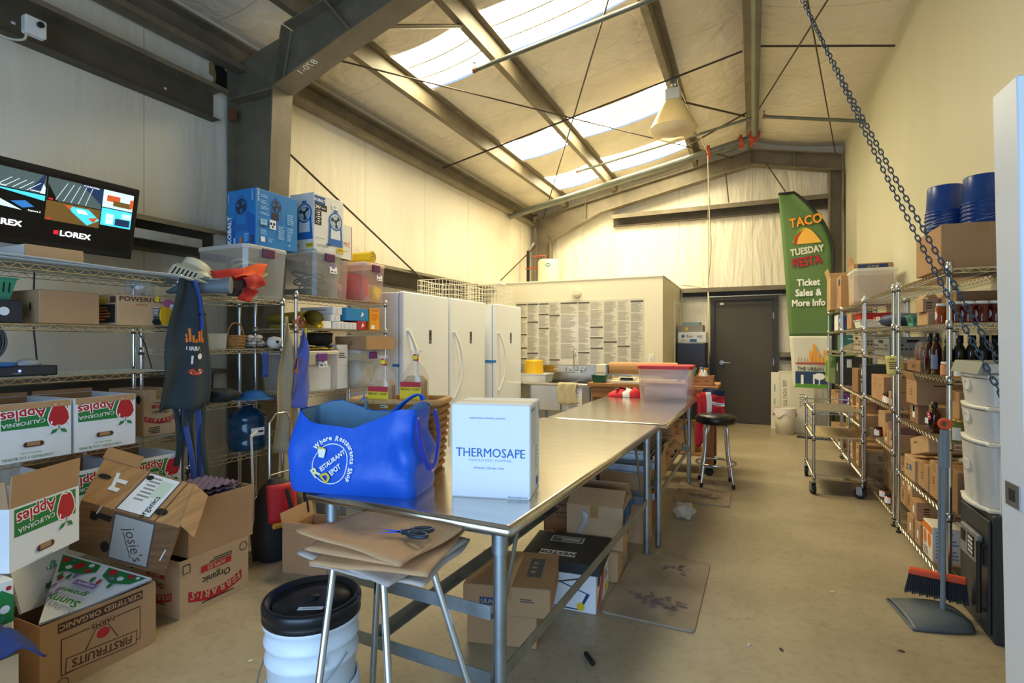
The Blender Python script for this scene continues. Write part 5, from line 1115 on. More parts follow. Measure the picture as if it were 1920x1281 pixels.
MB().cyl((0, 0, .318), (0, 0, .345), .037, mat('jug_cap', '#30506e', .5), 14).obj('cap', wj); m = MB(); m.prints((0.127, -0.02, 0.13), (0.12, 1, 0), (0, 0, 1), [('r', 0, 0, 0.1, 0.055, WHITE), ('r', .012, 0, .06, .012, BLACK), ('c', -.035, -.005, .008, BLACK)]); m.obj('label', wj)

# hanging aprons
def hang(name, label, cat, y0, y1, z1, z0, x, mt, folds=4, amp=0.02, top=0.35, seed=0, parts=None, flare=1.0):
    root = thing(name, label, cat, (x, (y0 + y1) / 2, z1)); w = y1 - y0; H = z1 - z0
    def fn(u, v):
        ww = w * (top + (1 - top) * min(1, v * 1.7) ** 0.8); yy = (u - 0.5) * ww + 0.02 * math.sin(3 * v + seed) * v
        return (amp * math.sin(u * folds * PI + seed + 2 * v) * (0.4 + 0.6 * v) + 0.012 * math.sin(11 * v + 5 * u), yy, -H * v + 0.01 * math.sin(7 * u) * v)
    MB().sheet(20, 20, fn, mt, 0.003).obj('cloth', root); return root, fn
APT = mat('slate_apron', '#2c3a42', 0.9, var=.12, scale=10, bump=.15, bscale=80)
rt, fn = hang('apron', 'dark slate apron with colourful city badge hanging on a shelf post', 'apron', 1.93, 2.24, 1.79, 1.02, -3.05, APT, 3, 0.018, 0.3, 0.5)
m = MB(); rt_b = MB().surf(30, 30, fn, APT).bvh()
m.prints((0.05, 0.045, -0.42), (0, 1, 0), (0, 0, 1), [('r', 0, -.035, .12, .085, NAVY), ('r', 0, -.075, .12, .028, GREEN), ('r', 0, .03, .12, .04, mat('badge_red', '#b5412a', .7)), ('t', 'URBAN', 0, .008, .034, WHITE, 0, 1, .03)] + [('r', -.05 + .016 * k, .07 + .018 * math.sin(k * 1.7), .012, .05 + .03 * math.sin(k * 1.7), ORANGE) for k in range(7)] + [('r', -.02, -.06, .012, .05, WHITE), ('c', .03, -.04, .018, WHITE), ('c', .01, -.13, .05, mat('badge_red', '#b5412a', .7), .022), ('l', .01, -.13, .07, .03, 2, WHITE)], rt_b)
m.obj('badge', rt)
m = MB(); m.tube([(0.02, 0.03, -.0), (0.035, 0.06, -.12), (0.03, 0.075, -.26), (.025, .075, -.3)], 0.012, mat('blue_strap', '#27499c', .8), 4); m.box(.02, .04, .06, .09, -.215, -.2, BLKPL); m.obj('neck_strap', rt)
for k, (dy, ln, mt) in enumerate(((-0.06, 0.55, APT), (-0.02, 0.60, APT), (0.03, 0.57, APT), (0.07, 0.62, mat('blue_strap', '#27499c', .8)), (0.1, 0.58, APT), (0.0, 0.52, mat('blue_strap', '#27499c', .8)))):
    def sf(u, v, dy=dy, ln=ln, k=k): return (-0.02 + 0.012 * k * 0.5 + 0.02 * math.sin(4 * v + k), dy + (u - .5) * 0.035 + 0.03 * v * (1 if dy > 0 else .3) + .012 * math.sin(5 * v + 2 * k), -0.74 - ln * v)
    MB().sheet(3, 12, sf, mt, 0.002).obj('tie_strap', rt)
BEI = mat('beige_apron', '#a0947a', 0.9, bump=.15, bscale=80); VIO = mat('violet_blue_cloth', '#5a66b4', 0.85)
hang('apron', 'long beige apron hanging at the end of the short shelving unit', 'apron', 2.72, 2.93, 1.60, 0.62, -3.05, BEI, 3, 0.022, 0.15, 1.0)
r_, f_ = hang('apron', 'violet blue apron hanging beside the long beige one', 'apron', 2.87, 3.02, 1.52, 0.93, -3.02, VIO, 2, 0.02, 0.12, 2.0)
m = MB(); m.prints((0.03, -0.03, -0.28), (0, 1, 0), (0, 0, 1), [('c', -.02, 0, .03, ORANGE, .06)], MB().surf(20, 20, f_, VIO).bvh()); m.obj('badge', r_)
m = MB(); m.tube([(0, 0, 0), (0, 0.0, 0.62)], 0.008, mat('yellow_handle', '#d8d03a', .5), 8); m.cyl((0, 0, .44), (0, 0, .47), .014, BLKPL, 10); tag(m.obj('yellow_pole', None, (-3.065, 3.02, 1.022 - 0.12)), 'thin yellow pole hung upright against the shelving of clear totes', 'pole')
m = MB(); m.sheet(2, 8, lambda u, v: (0, -.022 + .045 * u, -.17 * v), mat('blue_strap', '#27499c', .8), .003); tag(m.obj('blue_strap', None, (-3.07, 2.66, 1.345)), 'blue strap dangling below the handled basket shelf', 'strap')

# tote-shelf unit, second shelf
z = 1.522
OLV = mat('olive_tarp', '#8a7420', 0.8, bump=.2, bscale=20)
m = MB(); rings = []
for k in range(9):
    t = k / 8; rings.append([(-3.5 + 0.43 * t, 3.1 + (0.05 + 0.06 * t) * math.cos(a), 1.60 + 0.0 * t + (0.035 + 0.02 * t) * math.sin(a) + 0.004) for a in [2 * PI * j / 18 for j in range(18)]])
m.loft(rings, OLV, caps=False); m.loft([[Vector(p) + Vector((0, (3.1 - p[1]) * .1, (1.6 - p[2]) * .1)) for p in r] for r in rings], OLV, caps=False)
m.box(-3.45, -3.1, 3.03, 3.17, z, 1.548, OLV); tag(m.obj('rolled_tarp'), 'olive yellow rolled tarp with open end on the tote shelving', 'roll')
m = MB(); m.lathe([(0.015, 0), (0.045, 0), (0.045, .05), (0.015, .05), (0.015, 0)], mat('salmon_tape', '#c87a55', .5), 20, Matrix.Rotation(PI / 2, 4, 'Y'), caps=False); m.lathe([(0.03, -.001), (0.033, -.001), (0.033, .0515), (0.03, .0515)], mat('salmon_dark', '#8f4c33', .6), 20, Matrix.Rotation(PI / 2, 4, 'Y'), caps=False)
tag(m.obj('tape_roll', None, (-3.14, 3.0, z + 0.046)), 'salmon tape roll standing beneath the olive tarp', 'tape')
m = MB(); m.lathe([(0.012, 0), (0.032, 0), (0.032, .06), (0.012, .06), (0.012, 0)], YELLOW, 18, Matrix.Rotation(PI / 2, 4, 'Y'), caps=False)
for a in range(4): m.box(.0602, .0606, -.004 + .02 * math.cos(a * PI / 2), .004 + .02 * math.cos(a * PI / 2), -.004 + .02 * math.sin(a * PI / 2), .004 + .02 * math.sin(a * PI / 2), BLACK)
tag(m.obj('tape_roll', None, (-3.16, 3.205, z + 0.033)), 'yellow and black caution tape roll beside white boxes', 'tape')
WBX = mat('white_box_card', '#dfe0e2', .6)
pk = [('t', 'A', -.01, .008, .02, mat('pink_mark', '#c4607e', .6)), ('t', 'A', -.01, -.012, .02, mat('pink_mark', '#c4607e', .6))]
def wbox(label, y0, y1, z0, z1, depth, m_=None, pr=None, x=-3.12, name='small_box', g='small boxes on the tote shelving'):
    return carton(label, (x - depth / 2, (y0 + y1) / 2, z0), (depth, y1 - y0, z1 - z0), 0, m_ or WBX, tape=False, name=name, prints=pr, group=g)
wbox('white box with a plain end, next to the caution tape', 3.25, 3.35, z, z + .062, .2, None, {'+x': [('r', 0, 0, .08, .045, WHITE)]})
for k, y in enumerate((3.365, 3.462, 3.559)): wbox(['white box with pink mark, lowest row, beside the plain-ended box', 'white box with pink mark, middle of the lowest row', 'white box with pink mark, lowest row, against the red box'][k], y, y + .094, z, z + .06, .2, None, {'+x': pk[:2]})
wbox('small red box at the end of the white boxes', 3.66, 3.78, z, z + .075, .16, mat('red_box', '#b8242c', .5), {'+x': [('p', [(-.01, -.02), (.03, .0), (.01, .025), (.0, .01)], WHITE)]})
wbox('white box with pink mark in the middle layer of the stack', 3.345, 3.455, z + .061, z + .119, .24, None, {'+x': pk})
wbox('long white box with pink mark on top of the stack', 3.365, 3.475, z + .12, z + .183, .36, None, {'+x': pk, '-y': [('l', .02, .005, .25, .02, 1, MIDGREY)]})
wbox('dark photo box with bright blue end beside the white boxes', 3.52, 3.81, z + .0765, z + .185, .22, mat('blue_end_box', '#1f86c6', .5), {'-y': [('r', -.02, 0, .17, .1, mat('slate_photo', '#6d8294', .6)), ('p', [(-.1, -.05), (.06, -.05), (.05, .0), (.0, .03), (-.04, -.01)], DKB)], '+x': [('p', [(.04, -.02), (.08, .0), (.06, .03), (.05, .01)], WHITE)]})
wbox('orange box with white label at the end of the tote shelving', 3.825, 3.965, z, z + .195, .12, mat('orange_box', '#efa01e', .5), {'+x': [('l', 0, .02, .1, .06, 5, mat('deep_orange', '#d9661c', .6)), ('r', -.03, -.07, .045, .035, WHITE), ('r', 0, .08, .09, .012, mat('deep_orange', '#d9661c', .6))]})
# third shelf: totes, white boxes, tray of gloves
z = 1.022
tote('clear tote of white paper under the yellow folder', (-3.30, 3.20, z), (0.44, 0.43, 0.325), 0, CLEARER, mat('cream_lid', '#d9d0b8', .5), mat('violet_latch', '#7a3a86', .4), lab=(0.02, 0.225, 1.2))
m = MB(); m.box(-.14, .14, -.14, .14, 0, .2, mat('paper_pile', '#eceef0', .7), bev=.01); tag(m.obj('paper_ream', None, (-3.27, 3.22, z + .005)), 'white paper block inside the lower clear tote', 'paper')
m = MB(); m.box(-.19, .19, -.16, .22, 0, .012, mat('grey_folder', '#6f6a60', .6)); tag(m.obj('grey_folder', None, (-3.3, 3.2, z + .326)), 'grey folder lying on the lower clear tote', 'folder')
m = MB(); m.surf(10, 4, lambda u, v: (-.16 + .36 * v, -.17 + .36 * u, .012 + .012 * math.sin(6 * u)), YELLOW); m.box(-.15, .17, -.16, .18, .0, .01, YELLOW); m.box(.14, .18, .14, .17, 0, .03, BLKPL); tag(m.obj('yellow_folder', None, (-3.28, 3.16, z + .3385)), 'yellow plastic folder on the grey folder', 'folder')
lump('black_cloth', 'black cloth heap on the folders', 'cloth', (-3.3, 3.38, z + .3635), .13, .11, .12, mat('black_cloth_m', '#1e1d1d', .85), 9)
carton('white box marked with fine print, upper of two between the lower totes', (-3.27, 3.51, z + .191), (.24, .13, .18), 0, WBX, tape=False, name='white_box', prints={'+x': [('l', 0, .0, .09, .05, 3, DKGREY)]})
carton('plain white box, lower of two between the lower totes', (-3.27, 3.51, z), (.24, .13, .19), 0, WBX, tape=False, name='white_box')
tote('clear tote of bags under the cardboard tray of gloves', (-3.30, 3.815, z), (0.44, 0.37, 0.325), 0, CLEARER, frosted('blue_white_lid', '#dfe6ee', .25), mat('violet_latch', '#7a3a86', .4))
lump('plastic_bag', 'milky plastic bag inside the tote below the glove tray', 'bag', (-3.28, 3.82, z + .006), .15, .14, .22, mat('milky_bag', '#d9d6cc', .4), 12)
gt = carton('shallow brown cardboard tray of gloves above the lower tote', (-3.17, 3.82, z + .327), (.34, .38, .115), 0, CARD, open=True, prints={'+x': [], '-y': [('t', '25', .0, .0, .05, BROWNINK, 0, 1, 0)]})
GLV = mat('grey_glove', '#a9a49a', .9, bump=.4, bscale=60)
for k, (x, y, r) in enumerate(((-3.12, 3.75, .4), (-3.22, 3.86, 1.2), (-3.1, 3.9, 2.2))):
    m = MB(); m.box(-.04, .04, -.06, .05, 0, .03, GLV, bev=.012)
    for q in range(4): m.tube([(-.03 + .02 * q, .045, .015), (-.032 + .021 * q, .08, .02), (-.033 + .022 * q, .11 - .012 * abs(q - 1.5), .012)], [.0105, .0105, .008], GLV, 7)
    m.tube([(.038, -.02, .015), (.062, .0, .016), (.072, .035, .014)], [.012, .011, .008], GLV, 7)
    tag(m.obj('work_glove', None, (x, y, z + .40), (0.15, -0.1, r)), ['grey work glove at the front of the cardboard tray', 'grey work glove at the back of the cardboard tray', 'grey work glove at the freezer end of the cardboard tray'][k], 'glove', 'work gloves in the tray')
m = MB(); m.box(-.13, .13, -.15, .15, 0, .068, DKB, bev=.02); tag(m.obj('dark_pouch', None, (-3.18, 3.82, z + .332)), 'dark pouch under the gloves in the cardboard tray', 'pouch')
# low down: grey tote, cartons, backpack, folding cart
m = tub(.32, .5, .45, mat('pale_grey_tote', '#8f9499', .5), .004, .9, .014); tag(m.obj('grey_tote', None, (-2.92, 3.36, 0)), 'open pale grey tote on the floor behind the work table', 'tote')
carton('brown carton on the floor between the grey tote and the first freezer', (-2.9, 3.79, 0), (.34, .3, .3), 0, CARD)
carton('open brown carton on the floor beside the backpack', (-2.50, 2.60, 0), (.34, .32, .26), math.radians(10), CARD, open=True, flaps={'-x': (12, .1), '-y': (5, .05)})
bp = thing('backpack', 'black and red backpack standing on the floor by the egg tray carton', 'bag', (-2.86, 2.60, 0), math.radians(-15)); m = MB(); rings = []
BKF = mat('black_nylon', '#16181a', .7, bump=.3, bscale=60)
for zz, w, d in ((0, .14, .09), (.03, .17, .115), (.2, .175, .12), (.34, .15, .1), (.45, .1, .07), (.5, .04, .03)):
    rings.append([(d * math.copysign(abs(math.cos(a)) ** .7, math.cos(a)) - .12 * zz, w * math.copysign(abs(math.sin(a)) ** .7, math.sin(a)), zz) for a in [2 * PI * j / 20 for j in range(20)]])
m.loft(rings, BKF); m.obj('body', bp)
m = MB(); m.sheet(8, 8, lambda u, v: (.125 - .03 * (2 * u - 1) ** 2 - .09 * (.25 + .28 * v), -.12 + .2 * u, .25 + .24 * v), mat('red_nylon', '#c01d24', .6), .02); m.obj('red_pocket', bp)
m = MB(); m.box(.075, .105, -.1, .12, .215, .25, mat('amber_trim', '#c9912a', .6), bev=.008); m.obj('trim', bp)
for s in (-1, 1): MB().tube([(.1, s * .06 + .05, .46), (.14, s * .05 + .06, .3), (.12, s * .05 + .06, .1)], .014, BKF, 6).obj('strap', bp)
fc = thing('folding_cart', 'folding luggage cart with tube handle behind the backpack', 'cart', (-3.02, 2.74, 0)); m = MB()
m.tube([(0, -.09, .06), (0, -.09, .86), (0.01, -.05, .92), (0.01, .05, .92), (0, .09, .86), (0, .09, .06)], .009, POSTM, 8); m.tube([(0, -.09, .5), (0, .09, .5)], .007, POSTM, 6); m.obj('frame', fc)
m = MB(); m.tube([(-.01, -.14, .06), (-.01, .14, .06)], .008, POSTM, 6); m.obj('axle', fc)
for s in (-1, 1): MB().cyl((-.01, s * .13, .06), (-.01, s * .155, .06), .06, BLKRUB, 16).obj('wheel', fc)
m = MB(); m.tube([(0.02, 0, .16), (.0, .0, .72), (-.03, .02, .8)], .008, mat('cane_shaft', '#b9b4a8', .5), 8); m.tube([(-.03, .02, .8), (-.02, .06, .83)], .012, CREAM, 8); m.cyl((.02, 0, .0), (.02, 0, .16), .009, BLKRUB, 8); tag(m.obj('walking_cane', None, (-2.95, 2.45, 0)), 'pale walking cane upright between the cart and egg tray carton', 'cane')
# ------------------------------------------------------------------ on the near work table
BAGM = mat('blue_bag_nylon', '#0f58c8', 0.42, bump=0.1, bscale=25)
BAGI = mat('grey_blue_lining', '#4c7390', 0.6, bump=.2, bscale=30)
def interp(x, pts):
    for (a, fa), (b_, fb) in zip(pts, pts[1:]):
        if x <= b_: t = (x - a) / (b_ - a); t = t * t * (3 - 2 * t); return fa + (fb - fa) * t
    return pts[-1][1]
HF = [(-.3, .29), (-.24, .305), (-.15, .255), (-.06, .222), (.05, .25), (.19, .315), (.25, .31), (.3, .3)]
HBK = [(-.3, .29), (-.24, .30), (-.16, .32), (-.09, .328), (.0, .285), (.09, .268), (.19, .322), (.25, .31), (.3, .3)]
bag = thing('insulated_bag', 'big blue insulated shopping bag with round white logo on the near work table', 'bag', (-1.368, 1.64, TT), math.radians(11.5))
NB, NR = 64, 14
def bagpt(j, k, inset=0.0):
    a = 2 * PI * j / NB; t = k / NR; cx, cy = math.cos(a), math.sin(a)
    sp = lambda q, e: math.copysign(abs(q) ** e, q)
    hx = .25 - .008 * t + .01 * math.sin(3 * t); hy = (.122 + .012 * math.sin(PI * min(1, t * 1.6))) * (1 - .30 * max(0, t - .45) / .55)
    if t == 0: hx *= .985; hy *= .97
    x, y = (hx - inset) * sp(cx, .24), (hy - inset) * sp(cy, .24)
    w = 0.5 + 0.5 * max(-1, min(1, y / .05)); h = interp(x * .94, HF) * (1 - w) + interp(x * .94, HBK) * w
    fold = .007 * math.sin(54 * x + 5 * t) * math.sin(PI * t) * (.25 if x < .05 else 1) + .008 * math.sin(23 * x - 9 * t) * t + .006 * math.sin(31 * x + 14 * t) * (x > .02)
    n = Vector((cx * .6, cy, 0)).normalized(); z = h * t
    return Vector((x, y, z)) + n * fold
m = MB(); rings = [[bagpt(j, k) for j in range(NB)] for k in range(NR + 1)]
m.loft(rings, BAGM, caps=False); m.add(rings[0], [tuple(range(NB))[::-1]], BAGM); bbv = m.bvh(); m.obj('shell', bag)
def LS(it, k=.8):
    t = it[0]
    if t == 't': return it[:2] + (it[2] * k, it[3] * k, it[4] * k) + it[5:]
    if t == 'p': return (t, [(x * k, y * k) for x, y in it[1]], it[2])
    return (t,) + tuple(v * k if isinstance(v, (int, float)) else v for v in it[1:])
m = MB(); inner = [[bagpt(j, NR, .006) + Vector((0, 0, -.002)) for j in range(NB)], [bagpt(j, NR, .012) * 1.0 + Vector((0, 0, -.05)) for j in range(NB)], [Vector((bagpt(j, NR, .02).x * .9, bagpt(j, NR, .02).y * .4, .2)) for j in range(NB)]]
m.loft(inner, BAGI, caps=False); m.add(inner[-1], [tuple(range(NB))], BAGI); m.obj('lining', bag)
lg = [('o', 0, 0, .09, .004, WHITE)] + arc_text('Where Restaurants Shop', 0, .0, .112, 148, -38, .030, WHITE, True, 1, .03)
lg += [('t', 'R', -.064, -.036, .062, mat('logo_pale_yellow', '#e9e6a8', .6), 38, 1, .028), ('t', 'ESTAURANT', .014, .018, .030, WHITE, 38, .8, .03), ('t', 'D', -.012, -.056, .060, YELLOW, 38, 1, .03), ('t', 'EPOT', .036, -.019, .031, WHITE, 38, .85, .03), ('p', [(-.058, .03), (-.03, .028), (-.028, .06), (-.04, .07), (-.07, .075), (-.066, .055)], WHITE), ('p', [(-.053, .034), (-.035, .033), (-.033, .053), (-.056, .06)], BAGM), ('p', [(-.07, .06), (-.03, .055), (-.028, .066), (-.068, .078)], YELLOW)]
def proj(mb, O, U, V, items, bv, far):
    t = MB(); t.prints(O, U, V, items); N = Vector(U).cross(Vector(V)).normalized()
    q = []
    for p in t.v:
        h = bv.ray_cast(p + N * far, -N); q.append(h[0] + N * (.0012 + (p - Vector(O)).dot(N)) if h[0] is not None else None)
    for f, mi_ in zip(t.f, t.m):
        if all(q[i] is not None for i in f): mb.add([q[i] for i in f], [tuple(range(len(f)))], t.mats[mi_])
    return mb
lg = [tuple(LS(i)) for i in lg]
proj(MB(), Vector((-0.065, 0, .112)), (1, 0, 0), (0, 0, 1), lg, bbv, .5).obj('logo', bag)
def strap(pts, wid, mt, name, parent, up=Vector((0, 0, 1))):
    P = [Vector(p) for p in pts]; n = len(P)
    def fn(u, v):
        f = u * (n - 1); i = min(int(f), n - 2); p = P[i].lerp(P[i + 1], f - i); t = (P[i + 1] - P[i]).normalized(); w = t.cross(up)
        if w.length < .05: w = t.cross(Vector((1, 0, 0)))
        return p + w.normalized() * wid * (v - .5)
    return MB().sheet(24, 2, fn, mt, .004).obj(name, parent)
def spl(pts, n=6):
    P = [Vector(p) for p in pts]; out = []
    for i in range(len(P) - 1):
        a, b_, c_, d_ = P[max(i - 1, 0)], P[i], P[i + 1], P[min(i + 2, len(P) - 1)]
        for k in range(n):
            t = k / n; out.append(.5 * ((2 * b_) + (c_ - a) * t + (2 * a - 5 * b_ + 4 * c_ - d_) * t * t + (3 * b_ - a - 3 * c_ + d_) * t ** 3))
    return out + [P[-1]]
strap([p + Vector((.018, 0, 0)) for p in spl([(.238, -.085, .285), (.252, -.08, .19), (.262, -.04, .105), (.264, .03, .10), (.256, .085, .2), (.24, .085, .295)])], .034, mat('bag_royal_blue', '#1438b8', .45), 'carry_strap', bag, Vector((1, 0, 0)))
strap(spl([(.10, .05, .275), (.14, .05, .315), (.18, .06, .345), (.205, .065, .35), (.215, .07, .33)]), .028, BAGM, 'carry_strap', bag, Vector((0, .3, 1)))
strap(spl([(-.03, .03, .33), (-.01, .02, .345), (.01, .0, .33), (.015, -.01, .30)]), .022, BAGI, 'tab', bag, Vector((1, 0, 0)))
strap(spl([(-.25, -.02, .26), (-.272, -.02, .2), (-.275, .0, .1), (-.258, .02, .04)]), .05, mat('bag_royal_blue', '#1438b8', .45), 'carry_strap', bag, Vector((1, 0, 0)))

SHP = mat('white_shipper_card', '#eef1f4', 0.75, var=.03, scale=30, stretch=(30, 30, .4), bump=.05, bscale=3)
sb = carton('white insulated shipper box with blue lettering on the near work table', (-.88, 1.815, TT), (.288, .232, .335), math.radians(13.5), SHP, tape=False, name='shipper_box', prints={
    '-y': [('t', 'THERMOSAFE', .0, -.005, .045, BLUE, 0, .92, .012), ('t', '®', .105, .004, .012, BLUE), ('t', 'INSULATED SHIPPER', 0, -.032, .0125, mat('pale_ink', '#a9bfd6', .7), 0, 1.4), ('t', 'temperature sensitive products', -.01, .118, .0105, mat('faded_blue', '#7d9cc2', .7)), ('t', 'Americas | Europe | Asia', -.005, -.06, .011, mat('faded_blue', '#7d9cc2', .7)), ('t', 'thermosafe.com', .1, -.158, .011, mat('faded_blue', '#7d9cc2', .7))],
    '+x': [('r', -.02, .08, .07, .14, mat('pale_grey_ink', '#d3d9de', .6)), ('t', 'THERMOSAFE', -.05, .145, .016, mat('faded_blue', '#7d9cc2', .7)), ('l', .03, -.04, .05, .09, 6, mat('pale_ink', '#a9bfd6', .7)), ('r', .05, -.135, .05, .03, BLUE), ('r', .1, .13, .012, .05, mat('faded_blue', '#7d9cc2', .7))],
    '+z': [('r', 0, 0, .286, .045, mat('cream_tape', '#efe4d2', .4)), ('r', 0, 0, .286, .002, MIDGREY)]})
# basket with bread behind the bag
bb = thing('wicker_basket', 'large woven basket behind the blue bag holding loaves of bread', 'basket', (-1.43, 1.965, TT), math.radians(14)); m = MB()
w, d, h = .40, .2, .30
def brick(k, z, off=0): return [((w / 2) * k * math.copysign(min(1, abs(math.cos(a)) * 1.35), math.cos(a)), (d / 2) * k * math.copysign(min(1, abs(math.sin(a)) * 1.35), math.sin(a)), z) for a in [2 * PI * j / 32 for j in range(32)]]
m.loft([brick(.86, 0), brick(1, h), brick(.96, h), brick(.83, .008)], WICK, caps=False, smooth=False); m.add(brick(.86, 0), [tuple(range(32))], WICK)
for k in range(9): m.tube(brick(.875 + .0145 * k, .02 + .031 * k), .011, WICK, 5, closed=True)
m.obj('bowl', bb); MB().tube(brick(1.0, h), .014, mat('pale_wicker', '#c99a5b', .7, var=.2, scale=80), 8, closed=True).obj('rim', bb)
BREAD = mat('bread_crust', '#c79a5c', .8, var=.2, scale=20); BAGC = frosted('bread_bag', '#f6efe4', .82, .15)
for k, (x, y, lab, zz) in enumerate(((-1.475, 1.90, 'bagged loaf of sliced bread with yellow label, beside the bag tie in the basket middle', .15), (-1.345, 1.955, 'bagged loaf of sliced bread with yellow label at the freezer side of the basket', .17))):
    lab = ['bagged loaf with yellow label in the middle of the woven basket', 'bagged loaf with yellow label at the freezer end of the woven basket'][k]
    br = thing('bread_loaf', lab, 'bread', (x, y, TT + zz + .02), math.radians(5), 'bagged loaves in the woven basket'); m = MB(); m.box(-.05, .05, -.035, .035, 0, .22, BREAD, bev=.02); m.obj('loaf', br)
    m = MB(); rings = []
    for z_, a_, b_ in ((0, .05, .035), (.03, .057, .041), (.21, .056, .04), (.25, .04, .03), (.285, .012, .012), (.30, .008, .008), (.33, .03, .012)): rings.append([(a_ * math.copysign(abs(math.cos(q)) ** .6, math.cos(q)) * (1 + .05 * math.sin(9 * q)), b_ * math.copysign(abs(math.sin(q)) ** .6, math.sin(q)), z_) for q in [2 * PI * j / 20 for j in range(20)]])
    m.loft(rings, BAGC, caps=False); m.obj('bag', br)
    m = MB(); m.box(-.052, .052, -.0445, -.043, .05, .19, YELLOW); m.prints((0, -.0445, .12), (1, 0, 0), (0, 0, 1), [('r', 0, .065, .1, .022, RED), ('t', 'BREAD CRISP', 0, .045, .016, BROWNINK), ('r', .025, -.03, .035, .06, WHITE), ('l', .025, -.03, .028, .05, 6, DKGREY)]); m.obj('label', br)
    m = MB(); m.tube([(0, 0, .285), (0.003, 0, .30), (0.0, 0, .315)], .012, RED, 8); m.lathe([(.013, .292), (.016, .3), (.013, .308)], YELLOW, 8, caps=False); m.obj('tie', br)

# ------------------------------------------------------------------ stool with paper bags, pails
KRAFT = mat('kraft_paper', '#c0966a', 0.85, var=.18, scale=6, bump=.25, bscale=18); KRAFTG = mat('grey_kraft_paper', '#b9ada2', 0.85, var=.15, scale=8, bump=.25, bscale=18)
st = thing('folding_stool', 'chrome-legged stool stacked with brown paper bags in front of the work table', 'stool', (0, 0, 0))
m = MB(); m.lathe([(.001, .732), (.13, .732), (.135, .736), (.135, .748), (.13, .752), (.001, .752)], mat('pale_seat', '#b7c4ca', .5), 28, Matrix.Translation((-1.03, 1.36, 0))); m.obj('seat', st)
for a, b_ in (((-1.153, 1.245), (-1.034, .968)), ((-.983, 1.264), (-.836, 1.14)), ((-.905, 1.396), (-.66, 1.44)), ((-1.12, 1.42), (-1.19, 1.455))):
    m = MB(); m.cyl((a[0], a[1], .735), (b_[0], b_[1], .02), .0108, POSTM, 12); m.cyl((a[0] + (b_[0] - a[0]) * .97, a[1] + (b_[1] - a[1]) * .97, .035), (b_[0], b_[1], 0.0), .016, BLKRUB, 10); m.obj('leg', st)
def pbag(name, label, c, ww, dd, rot, z0, mt, seed, curl=.02, grp='flat paper bags on the stool'):
    rn = random.Random(seed); a, b_ = rn.uniform(0, 6), rn.uniform(0, 6); R2 = Matrix.Rotation(rot, 3, 'Z')
    def fn(u, v):
        x, y = (u - .5) * ww, (v - .5) * dd; e = max(abs(u - .5), abs(v - .5)) * 2
        z_ = z0 + .004 + .0028 * math.sin(8 * u + a) + .0028 * math.sin(9 * v + b_) + curl * max(0, e - .55) ** 2 * math.sin(2 * u + 3 * v + a)
        p = R2 @ Vector((x * (1 + .03 * math.sin(9 * v + a)), y * (1 + .03 * math.sin(8 * u + b_)), 0)); return (c[0] + p.x, c[1] + p.y, z_)
    return tag(MB().sheet(18, 18, fn, mt, .007).obj(name), label, 'paper bag', grp)
for k, (cx, cy, w_, d_, r_, mt, lab) in enumerate(((-1.02, 1.38, .36, .36, .1, KRAFTG, 'greyish paper bag lying lowest on the stool'), (-1.04, 1.36, .36, .37, -.12, KRAFTG, 'greyish paper bag, second from the bottom on the stool'), (-1.02, 1.37, .37, .37, .2, KRAFT, 'brown paper bag, middle of the pile on the stool'), (-1.05, 1.38, .37, .36, -.02, KRAFT, 'brown paper bag just below the topmost on the stool'), (-1.05, 1.39, .40, .38, -.1, KRAFT, 'topmost brown paper bag on the stool, under the scissors'))):
    pbag('paper_bag', lab, (cx, cy), w_, d_, r_, .755 + .0175 * k, mt, k + 3, .05 if k > 2 else .03)
ztop = .755 + .0175 * 4 + .014
sc = thing('scissors', 'black-handled scissors lying open on the paper bags', 'scissors', (-.965, 1.33, ztop), math.radians(14)); HB = mat('blue_grey_handle', '#23303b', .4)
for s in (-1, 1):
    Rz = Matrix.Rotation(math.radians(13 * s), 4, 'Z'); m = MB(); m.add([Rz @ Vector(p) for p in ((-.085, -.002, .004), (0, -.008, .004), (0, .008, .004), (-.085, -.002, .0065), (0, -.008, .0065), (0, .008, .0065))], [(0, 1, 2), (3, 5, 4), (0, 3, 4, 1), (1, 4, 5, 2), (2, 5, 3, 0)], POSTM); m.obj('blade', sc)
    m = MB(); m.tube([Rz @ Vector((.0, 0, .006)), Rz @ Vector((.03, .004 * s, .008))], .007, HB, 8); m.tube([Rz @ Vector((.06 + .032 * math.cos(a), .008 * s + .016 * math.sin(a), .009)) for a in [2 * PI * k / 18 for k in range(18)]], .0065, HB, 8, closed=True); m.obj('handle', sc)
MB().cyl((0, 0, .003), (0, 0, .012), .006, POSTM, 10).obj('pivot', sc)
PAILM = mat('white_pail_plastic', '#dfe6ec', .35, var=.03, scale=5)
